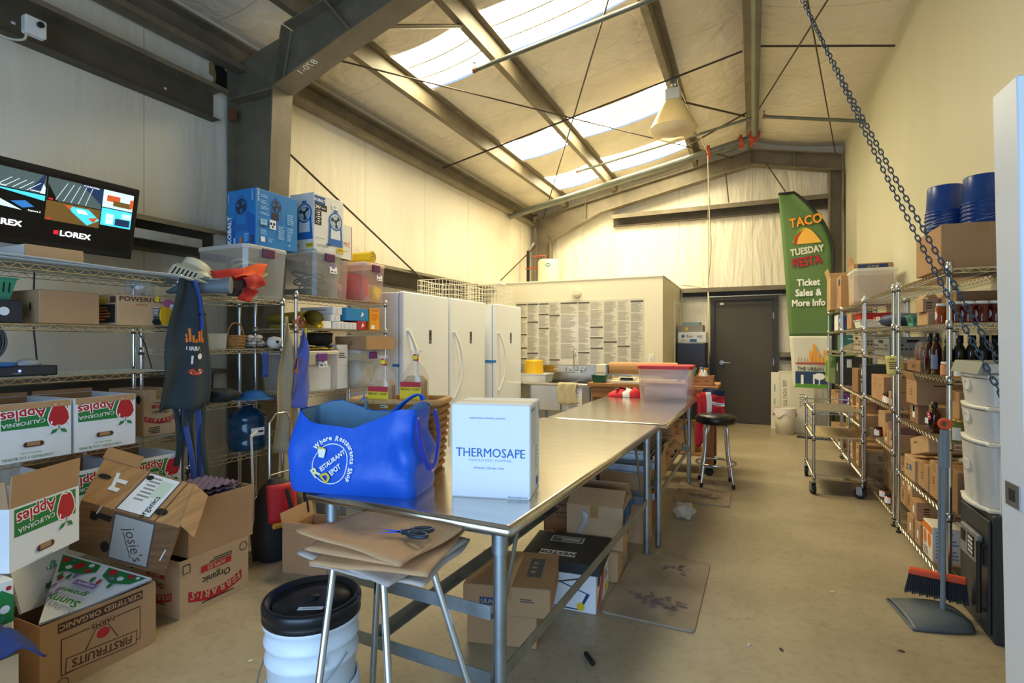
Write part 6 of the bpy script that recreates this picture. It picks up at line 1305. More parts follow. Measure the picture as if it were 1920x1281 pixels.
def pail(label, z0, lid):
    root = thing('plastic_pail', label, 'pail', (-1.275, 1.285, z0), .3, 'nested white pails'); m = MB(); H = .36
    prof = [(.001, 0), (.122, 0), (.124, .01)] + [(r, z_) for z_, r in ((.2, .135), (.205, .141), (.215, .141), (.22, .136), (.255, .137), (.26, .143), (.27, .143), (.275, .138), (.31, .139), (.315, .146), (.335, .146), (.34, .14), (H, .141))]
    m.lathe(prof + [(.136, H), (.119, .01), (.001, .01)], PAILM, 36, caps=False)
    for s in (0, 1): m.box(.135, .15, -.012, .012, .225, .25, PAILM, Matrix.Rotation(PI * s + 2.2, 4, 'Z'), bev=.003)
    m.obj('body', root)
    b = MB(); pts = []
    for k in range(25):
        a = PI * k / 24; q = Vector((.147 * math.cos(a), -.147 * math.sin(a) - .02 * math.sin(a), .238 - .13 * math.sin(a))); pts.append(Matrix.Rotation(2.2, 4, 'Z') @ Matrix.Rotation(0, 4, 'X') @ Vector((q.x, -q.y * 1.0, q.z)) if False else Vector((q.x, q.y, q.z)))
    Rb = Matrix.Rotation(-.35, 4, 'Z'); b.tube([Rb @ p for p in pts], .0022, GALV, 6); hb = b.obj('bail', root); g = MB(); g.tube([Rb @ p for p in pts[10:15]], .011, WHITEPL, 10); g.obj('grip', hb)
    if lid:
        l = MB(); l.lathe([(.001, H + .012), (.06, H + .012), (.118, H + .012), (.122, H + .002), (.13, H + .002), (.134, H + .02), (.146, H + .02), (.150, H + .012), (.150, H - .008), (.1465, H - .012), (.149, H - .02), (.149, H - .03), (.146, H - .034)], mat('black_lid', '#15171a', .3), 40, caps=False)
        l.lathe([(.001, H + .016), (.02, H + .016), (.022, H + .0125)], mat('black_lid', '#15171a', .3), 16, caps=False); l.prints((.03, -.07, H + .0125), (1, .2, 0), (-.2, 1, 0), [('r', 0, 0, .075, .02, WHITEB), ('l', 0, 0, .05, .008, 1, MIDGREY)]); l.obj('lid', root)
    return root
pail('lower white pail nested under the lidded one beside the stool', 0, False)
pail('white pail with black snap lid beside the paper bag stool', .235, True)

# ------------------------------------------------------------------ under the near table
carton('closed brown carton at the bottom beneath the near work table', (-1.11, 2.42, 0), (.33, .36, .155), math.radians(14), CARD, tape=False)
LB = [('r', -.08, -.005, .09, .035, NAVY), ('t', 'ULINE', -.08, -.005, .028, CARD2, 0, 1, .02), ('l', .1, .01, .07, .02, 2, DKGREY)]
carton('flat brown shipping carton with navy label on top of the lowest carton', (-1.085, 2.43, .156), (.41, .42, .135), math.radians(14), CARD, prints={'-y': LB, '+z': [('r', .11, .02, .07, .22, mat('slate_label', '#4c545a', .6)), ('l', .11, .02, .04, .15, 3, CARD2)], '+x': [('l', .05, 0, .08, .03, 2, BROWNINK)]})
BKC = mat('black_carton', '#2b2a2a', .6, var=.1, scale=6)
carton('white printed carton with red pattern standing under the black carton', (-.93, 2.86, 0), (.36, .34, .20), math.radians(3), WHITEB, prints={'+x': [('p', [(-.16, -.09), (-.06, -.09), (.06, .07), (.0, .09)], mat('red_tint', '#c05a55', .6)), ('r', .09, .06, .1, .035, DKGREY), ('r', .09, .06, .09, .026, WHITEB), ('l', .1, .01, .08, .05, 4, DKGREY), ('r', .0, -.03, .012, .16, RED, -30), ('r', .1, -.06, .08, .04, YELLOW), ('c', -.1, .05, .03, NAVY)], '-y': [('p', [(-.1, -.09), (.1, -.09), (.15, 0), (-.05, .06)], NAVY), ('p', [(-.09, -.083), (.09, -.083), (.13, 0), (-.045, .052)], WHITEB), ('c', .1, -.07, .022, YELLOW), ('r', 0, .05, .2, .008, DKGREY, 15)]})
carton('black carton with pale name plate lying under the near work table', (-.955, 2.88, .201), (.44, .42, .06), math.radians(6), BKC, tape=False, prints={'+z!': [('r', .03, .11, .2, .065, WHITEB), ('t', 'WESTON', .03, .11, .05, BLACK, 0, 1.1, .03), ('r', .02, -.1, .19, .09, WHITEB), ('r', .02, -.1, .178, .078, mat('grey_print', '#5b5b5b', .6)), ('l', .02, -.1, .15, .05, 3, WHITEB)]})
carton('brown carton with fine print behind the open carton under the table', (-1.155, 3.38, .182), (.2, .2, .26), math.radians(3), CARD3, prints={'-y': [('t', 'KERR', .03, .05, .025, BLACK, 180), ('t', 'QUARTER PINT', .03, .0, .018, BLACK, 180), ('t', 'REGULAR', .03, -.03, .016, BLACK, 180)]})
carton('upright brown carton on the floor carrying the open carton and its neighbour', (-.955, 3.27, 0), (.45, .36, .18), math.radians(3), CARD2, prints={'+x': [('t', 'HONEY', .0, .05, .07, mat('faded_blue', '#7d9cc2', .7), 90), ('l', .08, -.05, .1, .08, 4, mat('faded_blue', '#7d9cc2', .7))]})
carton('open brown carton with blue shipping label under the near work table', (-.875, 3.29, .182), (.34, .34, .25), math.radians(3), CARD2, open=True, flaps={'-y': (-62, .15), '+y': (-50, .15), '+x': (-86, .13)}, prints={'+x': [('r', .0, .06, .30, .10, BLUE), ('t', 'ULINE', 0, .07, .04, CARD2, 0, 1, .03), ('l', 0, .035, .2, .03, 2, CARD2), ('t', '48', .02, -.06, .1, mat('faded_blue', '#9bb0c4', .7))], '-y': [('r', 0, .09, .05, .07, TAPE)]})
m = MB(); m.sheet(10, 3, lambda u, v: (.02 * math.sin(5 * u) + .018 * (v - .5) * 2 * (1 - .4 * u), -.01 * math.sin(3 * u), -.15 * u), frosted('clear_tape', '#e6e8ea', .5, .1), .001); tag(m.obj('tape_tail', None, (-.935, 3.112, .40)), 'loose strip of clear tape dangling from the open carton', 'tape')
m = MB(); m.cyl((0, -.04, .012), (0, .04, .012), .011, BLKRUB, 12); tag(m.obj('black_marker', None, (-.66, 2.3, 0), .7), 'short black rod lying on the floor under the table rail', 'rod')
# shelf between tables
cg = carton('open carton of folded white papers at the far end under the near table', (-.84, 3.875, .0), (.34, .19, .58), 0, CARD2, open=True, flaps={'+x': (30, .1)})
for k, (x, y, r) in enumerate(((-.93, 3.86, .1), (-.85, 3.88, -.2), (-.76, 3.86, .3))):
    m = MB(); m.sheet(6, 6, lambda u, v: (-.045 + .09 * u, -.06 + .12 * v, .05 * math.sin(PI * u) + .03 * v), WHITEB, .003); tag(m.obj('paper_pad', None, (x, y, .575), (0, 0, r)), 'folded white paper in the open carton', 'paper', 'folded papers in the open carton')
carton('white honey carton raised above the paper carton', (-1.14, 3.875, 0), (.2, .19, .63), 0, WHITEB, prints={})
carton('white carton with honey lettering close under the table top', (-.95, 3.82, .682), (.36, .3, .10), 0, WHITEB, prints={'-y': [('t', 'ORANGE HONEY', .05, -.025, .04, BROWNINK, 0, 1, .02), ('t', '8 OZ', .13, .03, .025, BROWNINK)], '+x': [('l', 0, 0, .15, .06, 3, DKGREY)]}, tape=False)
m = MB(); m.box(-.32, .32, -.2, .2, 0, .02, GALV, bev=.003); m.box(-.32, .32, -.2, -.185, -.03, 0, GALV); tag(m.obj('steel_tray', None, (-.98, 3.82, .661)), 'steel shelf tray holding the honey carton', 'tray')
# second table shelves with folded paper bags
for z_, ly_, lab in ((.381, .83, 'lower steel shelf board under the far work table'), (.586, .915, 'upper steel shelf board under the far work table')):
    m = MB(); m.box(-.335, .335, -ly_, ly_, 0, .018, GALV, bev=.003); m.box(.327, .335, -ly_, ly_, .018, .045, GALV); tag(m.obj('shelf_board', None, (-.955, 4.665, z_)), lab, 'shelf')
rn = random.Random(21)
def bag_stack(x, y, z0, n, lab0, ww, dd):
    base = None
    for k in range(n):
        z_ = z0 + .0105 * k
        if base is None:
            m = MB(); m.sheet(10, 10, lambda u, v: ((u - .5) * ww, (v - .5) * dd, .0085 + .0012 * math.sin(9 * u + 3) + .0012 * math.sin(8 * v)), KRAFT, .006)
            base = m.obj('paper_bag'); o = tag(base, '', 'paper bag')
        else: o = base.copy(); C.objects.link(o)
        o.location = (x + rn.uniform(-.012, .012), y + rn.uniform(-.012, .012), z_); o.rotation_euler = (0, 0, rn.uniform(-.08, .08))
        o['label'] = lab0; o['group'] = lab0
bag_stack(-.72, 4.55, .605, 14, 'flat brown paper bag in the neat pile on the upper shelf board', .26, .3)
bag_stack(-.70, 4.95, .605, 9, 'flat brown paper bag in the low pile on the upper shelf board', .24, .28)
bag_stack(-.75, 4.45, .40, 10, 'flat brown paper bag in the pile on the lower shelf board', .26, .32)
for k, (x, y) in enumerate(((-.73, 4.85), (-.8, 5.0), (-.7, 5.1), (-.76, 5.25))):
    lump('crumpled_bag', ['crumpled brown bag beside the lower pile of bags', 'crumpled brown bag, second along the lower shelf board', 'crumpled brown bag, third along the lower shelf board', 'crumpled brown bag at the far end of the lower shelf board'][k], 'paper bag', (x, y, .40), .1, .09, .1 + .02 * (k % 2), KRAFT, 30 + k, .35, n=10)
carton('brown carton on the upper shelf board behind the table legs', (-.78, 4.15, .605), (.26, .26, .17), 0, CARD)
carton('open brown carton with white lining on the lower shelf board behind the table legs', (-.76, 4.12, .40), (.3, .26, .165), 0, CARD2, open=True, flaps={'+x': (20, .1)})
carton('brown carton on the floor under the far work table', (-.86, 4.12, 0), (.34, .34, .28), 0, CARD3)
lump('plastic_bag', 'crumpled clear plastic bag on the floor beside the far table', 'bag', (-.50, 4.50, 0), .07, .1, .11, frosted('crumpled_poly', '#e8e4da', .45, .2), 14, .4)

# floor mats
MATM = mat('printed_floor_mat', '#a3917a', .8, var=.35, scale=3.0, bump=.2, bscale=160)
def floor_mat(label, loc, rot, w, l):
    m = MB(); P = []
    for cx, cy, a0 in ((w / 2 - .03, l / 2 - .03, 0), (-w / 2 + .03, l / 2 - .03, 90), (-w / 2 + .03, -l / 2 + .03, 180), (w / 2 - .03, -l / 2 + .03, 270)):
        for k in range(5): a = math.radians(a0 + 22.5 * k); P.append((cx + .03 * math.cos(a), cy + .03 * math.sin(a)))
    m.prism(P, 0.001, .012, MATM)
    rn = random.Random(4); it = []
    FD = [mat('mat_flower_plum', '#84707a', .85), mat('mat_flower_grey', '#877b6c', .85), mat('mat_flower_dark', '#78695f', .85)]
    for gx, gy in ((.06, .27), (-.05, -.22), (.08, -.25)):
        for k in range(16):
            a = rn.uniform(0, 6.28); r = rn.uniform(.01, .09); it.append(('c', gx + r * 1.1 * math.cos(a), gy + r * math.sin(a), rn.uniform(.008, .02), rn.choice(FD), rn.uniform(.006, .016)))
    m.prints((0, 0, .012), (1, 0, 0), (0, 1, 0), it)
    return tag(m.obj('floor_mat', None, loc, rot), label, 'mat', 'printed floor mats')
floor_mat('printed floor mat with dark flower clusters beside the near table', (-.485, 3.17, 0), math.radians(-1), .47, .88)
floor_mat('printed floor mat under the black stool', (-.42, 5.35, 0), math.radians(1), .47, .88)
# fragments on the floor
for k, (px, py) in enumerate(((1561, 1111), (1404, 1210), (1465, 1219), (1690, 1222), (470, 1240))):
    p = az(px, py, 0); m = MB(); m.lathe([(.001, .0005), (.01, .001), (.006, .006), (.001, .007)], [mat('wood_chip', '#d9c48a', .8), mat('chalk_chip', '#cfc8b8', .8), mat('dark_chip', '#4a4238', .8)][k if k < 2 else 2 if k < 4 else 0], 7, Matrix.Diagonal((1.6, .8, 1, 1)))
    tag(m.obj('debris_chip', None, (p.x, p.y, 0.0), k), ['pale wood chip on the open floor', 'chalky chip on the floor in the middle of the aisle', 'dark speck on the floor towards the dustpan', 'dark speck on the floor below the dustpan', 'pale wood chip on the floor by the fruit carton'][k], 'debris')
# ------------------------------------------------------------------ far table and workbench
RL = frosted('clear_tote_rose', '#f4e6e3', .68)
rt = tote('clear tote with bright red lid on the far work table', (-.765, 5.38, TT), (.51, .36, .33), 0, RL, mat('red_lid', '#c81f2b', .4), None, group=None, lid_h=.035)
m = MB(); m.cyl((-.19, -.08, .08), (.19, -.08, .08), .07, mat('rolled_mat', '#d9c2c2', .8), 16); m.tube([(-.191, -.08 + .03 * math.cos(a * .6) * a / 12, .08 + .03 * math.sin(a * .6) * a / 12) for a in range(2, 26)], .003, mat('rolled_mat_dark', '#a8808a', .8), 4)
tag(m.obj('rolled_cloth', None, (-.765, 5.38, TT + .005)), 'rolled pale cloth inside the red-lidded tote', 'cloth')
lump('red_cloth', 'red cloth inside the red-lidded tote', 'cloth', (-.70, 5.45, TT + .005), .15, .07, .13, mat('rose_cloth', '#d4737c', .8), 6)
FR, FW_, FB = mat('flag_red', '#cf2330', .75, bump=.15, bscale=30), mat('flag_white', '#e6e4e2', .75), mat('flag_navy', '#23304f', .75)
fl = thing('flag', 'red, white and navy flag hanging off the end of the far work table', 'flag', (0, 0, 0))
def flagpart(fn, mt, name): return MB().sheet(14, 14, fn, mt, .004).obj(name, fl)
def drape(y0, y1, zt, zb, x, ph):
    return lambda u, v: (-.47 + .21 * u, 5.855 + .015 * math.sin(7 * u + ph + 2 * v), zt + (zb - zt) * v + .012 * math.sin(5 * u + ph))
flagpart(drape(5.62, 5.86, .93, .87, -.40, 0), FB, 'navy_stripe'); flagpart(drape(5.62, 5.86, .872, .80, -.395, .4), FR, 'red_stripe'); flagpart(drape(5.62, 5.86, .80, .765, -.39, .6), FW_, 'white_stripe'); flagpart(drape(5.62, 5.85, .765, .62, -.39, .8), FR, 'red_stripe')
flagpart(lambda u, v: (-.49 + .06 * u + .015 * math.sin(6 * v), 5.825 + .01 * u, .90 - .58 * v * (1 - .25 * u)), FR, 'red_stripe'); flagpart(lambda u, v: (-.44 + .05 * u + .012 * math.sin(5 * v), 5.815 + .01 * u, .90 - .48 * v * (1 - .2 * u)), FW_, 'white_stripe'); flagpart(lambda u, v: (-.53 + .04 * u + .012 * math.sin(6 * v), 5.82, .88 - .55 * v), FR, 'red_stripe')
m = MB()
for k, (x, r_, mt) in enumerate(((-1.24, .09, FR), (-1.17, .08, FW_), (-1.1, .07, FR))): m.surf(16, 8, (lambda x, r_: lambda u, v: (x + r_ * 1.3 * math.cos(2 * PI * u) * math.sin(PI * v / 2 + .02), 5.4 + r_ * math.sin(2 * PI * u) * math.sin(PI * v / 2 + .02), TT + .002 + .075 * math.cos(PI * v / 2) * (1 + .3 * math.sin(5 * u + x * 9))))(x, r_), mt)
m.surf(6, 4, lambda u, v: (-1.27 + .03 * u, 5.33 + .1 * v, TT + .08 + .01 * math.sin(9 * v)), FB)
tag(m.obj('folded_flag'), 'red and white flag bunched on the table beside the red-lidded tote', 'flag')
BENCH = mat('raw_pine', '#a97644', .7, var=.3, scale=3, stretch=(1, 12, 12)); BENCHD = mat('stained_pine', '#8c5729', .65, var=.3, scale=3, stretch=(10, 10, 1))
wbn = thing('workbench', 'pine workbench on casters beyond the far work table', 'bench', (-1.02, 6.25, 0)); m = MB(); m.box(-.70, .69, -.36, .36, .91, .95, BENCH, bev=.004); m.obj('bench_top', wbn)
m = MB(); m.box(-.66, .65, -.33, -.29, .79, .909, BENCH); m.box(-.66, .65, .29, .33, .79, .909, BENCH); m.box(-.66, -.62, -.29, .29, .79, .909, BENCH); m.box(.61, .65, -.29, .29, .79, .909, BENCH); m.obj('apron_rail', wbn)
for sx in (-1, 1):
    for sy in (-1, 1):
        l = MB(); l.box(sx * .6 - .045, sx * .6 + .045, sy * .25 - .04, sy * .25 + .04, .12, .909, BENCHD); lo = l.obj('leg', wbn)
        c_ = MB(); c_.cyl((sx * .6, sy * .25 - .015, .045), (sx * .6, sy * .25 + .015, .045), .045, BLKRUB, 16); c_.box(sx * .6 - .03, sx * .6 + .03, sy * .25 - .03, sy * .25 + .03, .09, .12, GALV); c_.box(sx * .6 - .02, sx * .6 + .02, sy * .25 + .017, sy * .25 + .022, .045, .1, GALV); c_.obj('caster', lo)
m = MB(); m.box(-.6, .6, -.27, .27, .2, .22, BENCH); m.obj('lower_shelf', wbn)
carton('brown carton on the workbench lower shelf', (-.75, 6.25, .221), (.36, .4, .3), 0, CARD2)
WT = .951
m = tub(.16, .11, .085, mat('green_basket', '#1f5a34', .5), .003, .8, .005); tag(m.obj('green_basket', None, (-1.60, 5.99, WT)), 'small dark green plastic basket on the workbench corner', 'basket')
for k in range(4): m = MB(); m.box(-.03, .03, -.002, .002, 0, .08, WHITEB); tag(m.obj('paper_slip', None, (-1.61 + .012 * k, 5.97 + .012 * k, WT + .01), (0.2, .1 * k, .2 * k)), 'white paper slip in the dark green basket', 'paper', 'paper slips in the green basket')
# paper cutter with kraft roll
pc = thing('paper_cutter', 'paper roll cutter with a brown kraft roll on the workbench', 'cutter', (-1.15, 6.22, WT)); m = MB(); m.box(-.5, .5, -.2, .2, 0, .025, CREAM)
for s in (-1, 1): m.box(s * .40 - .01, s * .40 + .01, -.1, .12, .025, .2, GALV)
m.obj('frame', pc); MB().cyl((-.385, 0, .155), (.385, 0, .155), .075, mat('kraft_roll', '#b88a58', .7), 24).obj('paper_roll', pc)
m = MB(); m.box(-.4, .4, -.13, -.11, .08, .095, GALV); m.obj('cutter_bar', pc)
carton('cream appliance with grey side standing between sink and kraft roll', (-1.635, 6.42, WT), (.17, .26, .19), 0, CREAM, tape=False, name='label_printer', cat='printer', prints={'-y': [('r', 0, -.03, .2, .08, mat('appliance_grey', '#b8b2a2', .6))]})
sc_ = thing('bench_scale', 'small bench scale with dark readout under the kraft roll', 'scale', (-1.28, 6.0, WT), 0); m = MB(); m.box(-.16, .16, -.09, .09, 0, .03, CREAM, bev=.004); m.box(-.1, .1, -.05, .02, .03, .07, CREAM, bev=.01); m.obj('body', sc_); m = MB(); m.box(-.07, .07, -.054, -.049, .036, .066, DKB); m.obj('display', sc_)
bxo = carton('open pine crate of spray bottles on the workbench corner', (-.52, 6.12, WT), (.28, .26, .10), 0, BENCH, open=True, name='pine_crate', cat='crate', inside=BENCH, prints={'-y': [('t', 'of', -.1, 0, .06, BROWNINK, 0, 1, 0), ('t', 'Love', -.03, .0, .035, BROWNINK), ('l', .08, 0, .05, .02, 1, BROWNINK)]})
BT = [('green spray bottle in the pine crate', '#1f5a40', '#22a884'), ('white bottle with orange label in the pine crate', '#e9e6dc', '#e08a2a'), ('white spray bottle with blue trigger in the pine crate', '#e6e8ea', '#2f8fc4'), ('orange bottle at the back of the pine crate', '#d97a2a', '#d97a2a'), ('yellow bottle at the table side of the pine crate', '#d8c832', '#c8b820')]
for k, (lab, c1, c2) in enumerate(BT):
    x, y = ((-.58, 6.08), (-.46, 6.06), (-.50, 6.15), (-.52, 6.20), (-.62, 6.16))[k]; b = thing('spray_bottle', lab, 'bottle', (x, y, WT + .006), .5 * k, 'bottles in the pine crate'); m = MB()
    m.lathe([(.001, 0), (.028, 0), (.03, .02), (.03, .1), (.014, .14), (.014, .155), (.001, .155)], mat('bottle_' + c1, c1, .4), 14); m.obj('body', b); m = MB(); m.box(-.012, .03, -.009, .009, .155, .18, mat('trigger_' + c2, c2, .4), bev=.003); m.box(.015, .021, -.005, .005, .125, .156, mat('trigger_' + c2, c2, .4)); m.obj('trigger', b)

# black stool
so = thing('bar_stool', 'round black-cushioned bar stool with chrome legs beside the far table', 'stool', (-.33, 5.62, 0.012)); m = MB(); m.lathe([(.001, .60), (.16, .60), (.185, .615), (.19, .64), (.187, .665), (.165, .688), (.08, .695), (.001, .696)], mat('black_vinyl', '#1c1a18', .35), 32); m.obj('seat', so)
for k in range(4):
    a = PI / 4 + k * PI / 2 + .15; c_, s_ = math.cos(a), math.sin(a); m = MB(); m.tube(spl([(.05 * c_, .05 * s_, .60), (.10 * c_, .10 * s_, .597), (.135 * c_, .135 * s_, .55), (.15 * c_, .15 * s_, .35), (.205 * c_, .205 * s_, .03)]), .0115, POSTM, 10); lo = m.obj('leg', so); MB().cyl((.203 * c_, .203 * s_, .04), (.208 * c_, .208 * s_, 0), .015, BLKRUB, 10).obj('rubber_foot', lo)
MB().tube([(.185 * math.cos(a), .185 * math.sin(a), .215) for a in [2 * PI * k / 32 for k in range(32)]], .01, POSTM, 8, closed=True).obj('foot_ring', so)

# ------------------------------------------------------------------ back of the room
FRG = mat('black_fridge', '#24242b', .3)
fr = thing('black_refrigerator', 'narrow black refrigerator beside the partition and the brown door', 'refrigerator', (-.92, 9.45, 0)); m = MB(); m.box(-.22, .22, -.22, .3, .02, 1.40, FRG, bev=.006); m.obj('cabinet', fr); m = MB(); m.box(-.22, .22, -.27, -.225, .04, 1.4, FRG, bev=.008); m.obj('door', fr)
carton('white shipping box with blue marks on the black refrigerator', (-.91, 9.42, 1.402), (.44, .4, .17), 0, WHITEB, prints={'-y': [('t', 'Red.', -.03, .02, .06, NAVY), ('c', -.14, .02, .026, BLUE), ('r', .02, -.05, .11, .045, BLUE), ('l', .14, .01, .12, .05, 3, BLUE), ('l', -.12, -.05, .1, .02, 1, MIDGREY)]}, tape=False)
carton('grey box stacked above the white box on the black refrigerator', (-.94, 9.45, 1.573), (.40, .36, .12), 0, mat('grey_card', '#8c8c86', .7), tape=False, prints={'-y': [('r', -.06, .0, .04, .045, YELLOW)]})
carton('flat blue-grey box topmost on the black refrigerator', (-.93, 9.45, 1.694), (.28, .28, .05), 0, mat('slate_card', '#7c96a0', .7), tape=False)
wk = thing('walkie_talkie', 'black walkie-talkie with antenna standing on the wall girt', 'radio', (-.80, 9.97, 1.241)); m = MB(); m.box(-.03, .03, -.018, .018, 0, .11, BLKPL, bev=.005); m.obj('body', wk); MB().cyl((.012, 0, .1), (.012, 0, .26), .006, BLKPL, 8).obj('antenna', wk)
cnd = MB(); cnd.tube([(-.72, 10.08, 4.0), (-.72, 10.0, 2.4), (-.70, 9.86, 2.2), (-.70, 9.86, 1.05), (-.74, 9.86, .98), (-.92, 9.86, .97)], .013, mat('painted_conduit', '#cfc6a8', .5), 8); tag(cnd.obj('electrical_conduit'), 'cream electrical conduit running down the back wall beside the brown door', 'conduit')
cnd = MB(); cnd.tube([(-.70, 9.87, 2.19), (.45, 9.87, 2.2)], .012, GALV, 8); tag(cnd.obj('electrical_conduit'), 'short grey conduit running over the brown door', 'conduit')
m = MB(); m.box(-.05, .05, -.03, .0, -.06, .06, GALV, bev=.004); m.prints((0, -.03, 0), (1, 0, 0), (0, 0, 1), [('c', 0, .02, .014, BLACK), ('c', 0, -.02, .014, BLACK)]); tag(m.obj('outlet_box', None, (-.97, 9.88, .95)), 'grey outlet box at the end of the wall conduit', 'outlet')
m = MB(); m.tube([(PX + .02, 9.9, 2.42), (-1.0, 10.05, 2.42), (-.8, 10.06, 2.37)], .01, mat('painted_conduit', '#cfc6a8', .5), 8); tag(m.obj('electrical_conduit'), 'cream bent conduit at the partition roof corner', 'conduit')
# trash can and boards
tc_ = thing('trash_can', 'cream trash can with white liner near the back door', 'trash can', (.455, 9.22, 0)); m = MB(); m.lathe([(.001, 0), (.125, 0), (.15, .38), (.145, .38), (.12, .01), (.001, .01)], CREAM, 24, caps=False); m.obj('can', tc_)
m = MB(); m.surf(32, 6, lambda u, v: ((.153 + .012 * v) * math.cos(2 * PI * u), (.153 + .012 * v) * math.sin(2 * PI * u), .40 - .11 * v * (1 + .3 * math.sin(5 * 2 * PI * u))), mat('white_liner', '#e8dfd6', .5)); m.obj('liner', tc_)
SGN = mat('cream_board', '#e6e0cc', .6)
for k, (x, y, w, h, r, lab, pr) in enumerate(((.60, 9.55, .42, .95, 0.1, 'cream sign board with hand-painted letters leaning behind the trash can', [('r', 0, 0, .38, .9, MIDGREY), ('r', 0, 0, .372, .892, SGN), ('t', 'SEE YOU TO', -.12, .12, .075, BLACK, -90, 1, .0), ('t', 'LOVE', .06, .1, .10, mat('faded_red', '#c98a80', .7), -90)]), (.50, 9.68, .45, .92, -.05, 'plain cream board behind the painted sign board', [('r', -.17, .2, .012, .12, BLUE), ('r', -.17, -.02, .012, .1, TEAL)]), (.72, 9.42, .34, .78, .2, 'cream board with pencil marks beside the feather banner', [('t', '100L', 0, .1, .12, MIDGREY, -90, 1, 0)]))):
    m = MB(); m.box(-w / 2, w / 2, -.008, .008, 0, h, SGN); m.prints((0, -.008, h / 2), (1, 0, 0), (0, 0, 1), pr); tag(m.obj('sign_board', None, (x, y, 0), (math.radians(-7), 0, r)), lab, 'sign', 'boards leaning near the back door')

# feather banner
BG = mat('banner_green', '#5c7d44', .7, bump=.1, bscale=8); BWH = mat('banner_white', '#d9d8c8', .7)
ban = thing('feather_banner', 'tall green feather banner advertising a taco festival by the end shelving', 'banner', (.80, 8.93, 0), math.radians(-10))
W = .50
def bw(z):  # x range of the banner at height z
    x0 = -.25 - .20 * (z - .75) / 2.9; x1 = .25
    if z > 2.65: t = (z - 2.65) / .98; x1 = .25 - .50 * t * t
    return x0, x1
def bfn(z0, z1): return lambda u, v: (bw(z0 + (z1 - z0) * v)[0] + (bw(z0 + (z1 - z0) * v)[1] - bw(z0 + (z1 - z0) * v)[0]) * u, .012 * math.sin(5 * u + 3 * (z0 + (z1 - z0) * v)), z0 + (z1 - z0) * v)
m = MB(); m.sheet(10, 40, bfn(1.50, 3.63), BG, .002); m.obj('green_field', ban); m = MB(); m.sheet(10, 24, bfn(.74, 1.50), BWH, .002); m.obj('white_field', ban)
pp = [(.262, .006, .02), (.262, .006, 2.65)] + [(bw(2.65 + .98 * k / 12)[1] + .012, .006, 2.65 + .98 * k / 12 + .012) for k in range(1, 13)] + [(-.45, .006, 3.65)]
MB().tube(pp, .02, BLKPL, 8).obj('pole', ban); m = MB(); m.box(-.2, .3, -.07, .07, 0, .02, BLKPL, bev=.004); m.obj('base', ban)
m = MB(); O = Vector((0, -.0205, 0)); TO = mat('taco_orange', '#f0a32a', .7); TY = mat('taco_shell', '#f2b94a', .7)
def bp(items): m.prints(O, (1, 0, 0), (0, 0, 1), items)
tac = [(-.20 + .40 * k / 16, 2.86 + .23 * math.sin(PI * (k / 16) ** .8)) for k in range(17)]
def sh(it, dx): return [(i[:2] + (i[2] + dx,) + i[3:]) if i[0] == 't' else (i[0], [(x + dx, z) for x, z in i[1]], i[2]) for i in it]
bp(sh([('t', 'TACO', -.03, 3.2, .19, mat('taco_brown', '#7a3f12', .7), 6, .8, .05), ('t', 'TACO', -.03, 3.2, .19, TO, 6, .8, .02), ('p', [(x * .9 - .03, z + .02) for x, z in tac], mat('lettuce', '#6f9a2e', .7)), ('p', [(x * .9, z) for x, z in tac], TY), ('p', [(-.18, 2.86), (-.17, 2.98), (-.05, 3.08), (-.12, 2.96), (-.14, 2.86)], mat('salsa', '#b3401f', .7)), ('t', 'TUESDAY', -.01, 2.76, .135, BWH, 5, .74, .04), ('t', 'FIESTA', -.01, 2.60, .18, mat('fiesta_dark', '#5a1414', .7), 6, .72, .05), ('t', 'FIESTA', -.01, 2.60, .18, RED, 6, .72, .02)], -.06))
m.obj('title_lettering', ban); m = MB()
bp(sh([('t', 'Ticket', .0, 2.29, .14, WHITE, 0, .84, .03), ('t', 'Sales &', .0, 2.14, .14, WHITE, 0, .84, .03), ('t', 'More Info', .0, 1.99, .135, WHITE, 0, .8, .03)], -.05))
m.obj('notice_lettering', ban); m = MB()
bp([('t', 'www.TheUrbanEdge.com', -.02, 1.56, .036, MIDGREY, 0, .85)]); m.obj('website_lettering', ban); m = MB()
rn = random.Random(9)
bp([('r', 0, .86, .44, .24, mat('badge_blue', '#24406c', .7)), ('r', 0, .77, .44, .06, mat('badge_green', '#5a9a3a', .7)), ('r', .02, .87, .02, .14, WHITE), ('c', .09, .91, .07, WHITE, .05), ('r', .09, .84, .015, .1, WHITE), ('r', -.13, .86, .035, .14, WHITE), ('t', 'THE URBAN E', .0, 1.02, .075, DKGREY, 0, .85, .02), ('r', 0, 1.10, .44, .02, mat('bridge_red', '#b5412a', .7))] + [('r', -.18 + .04 * k, 1.13, .006, .08 + .05 * abs(k - 4.5) / 4.5, mat('bridge_red', '#b5412a', .7)) for k in range(10)] + [('r', -.02 + .045 * k, 1.2 + .05 * math.sin(k * 1.6), .035, .16 + .1 * math.sin(k * 1.6), TO) for k in range(5)])
m.obj('city_emblem', ban)

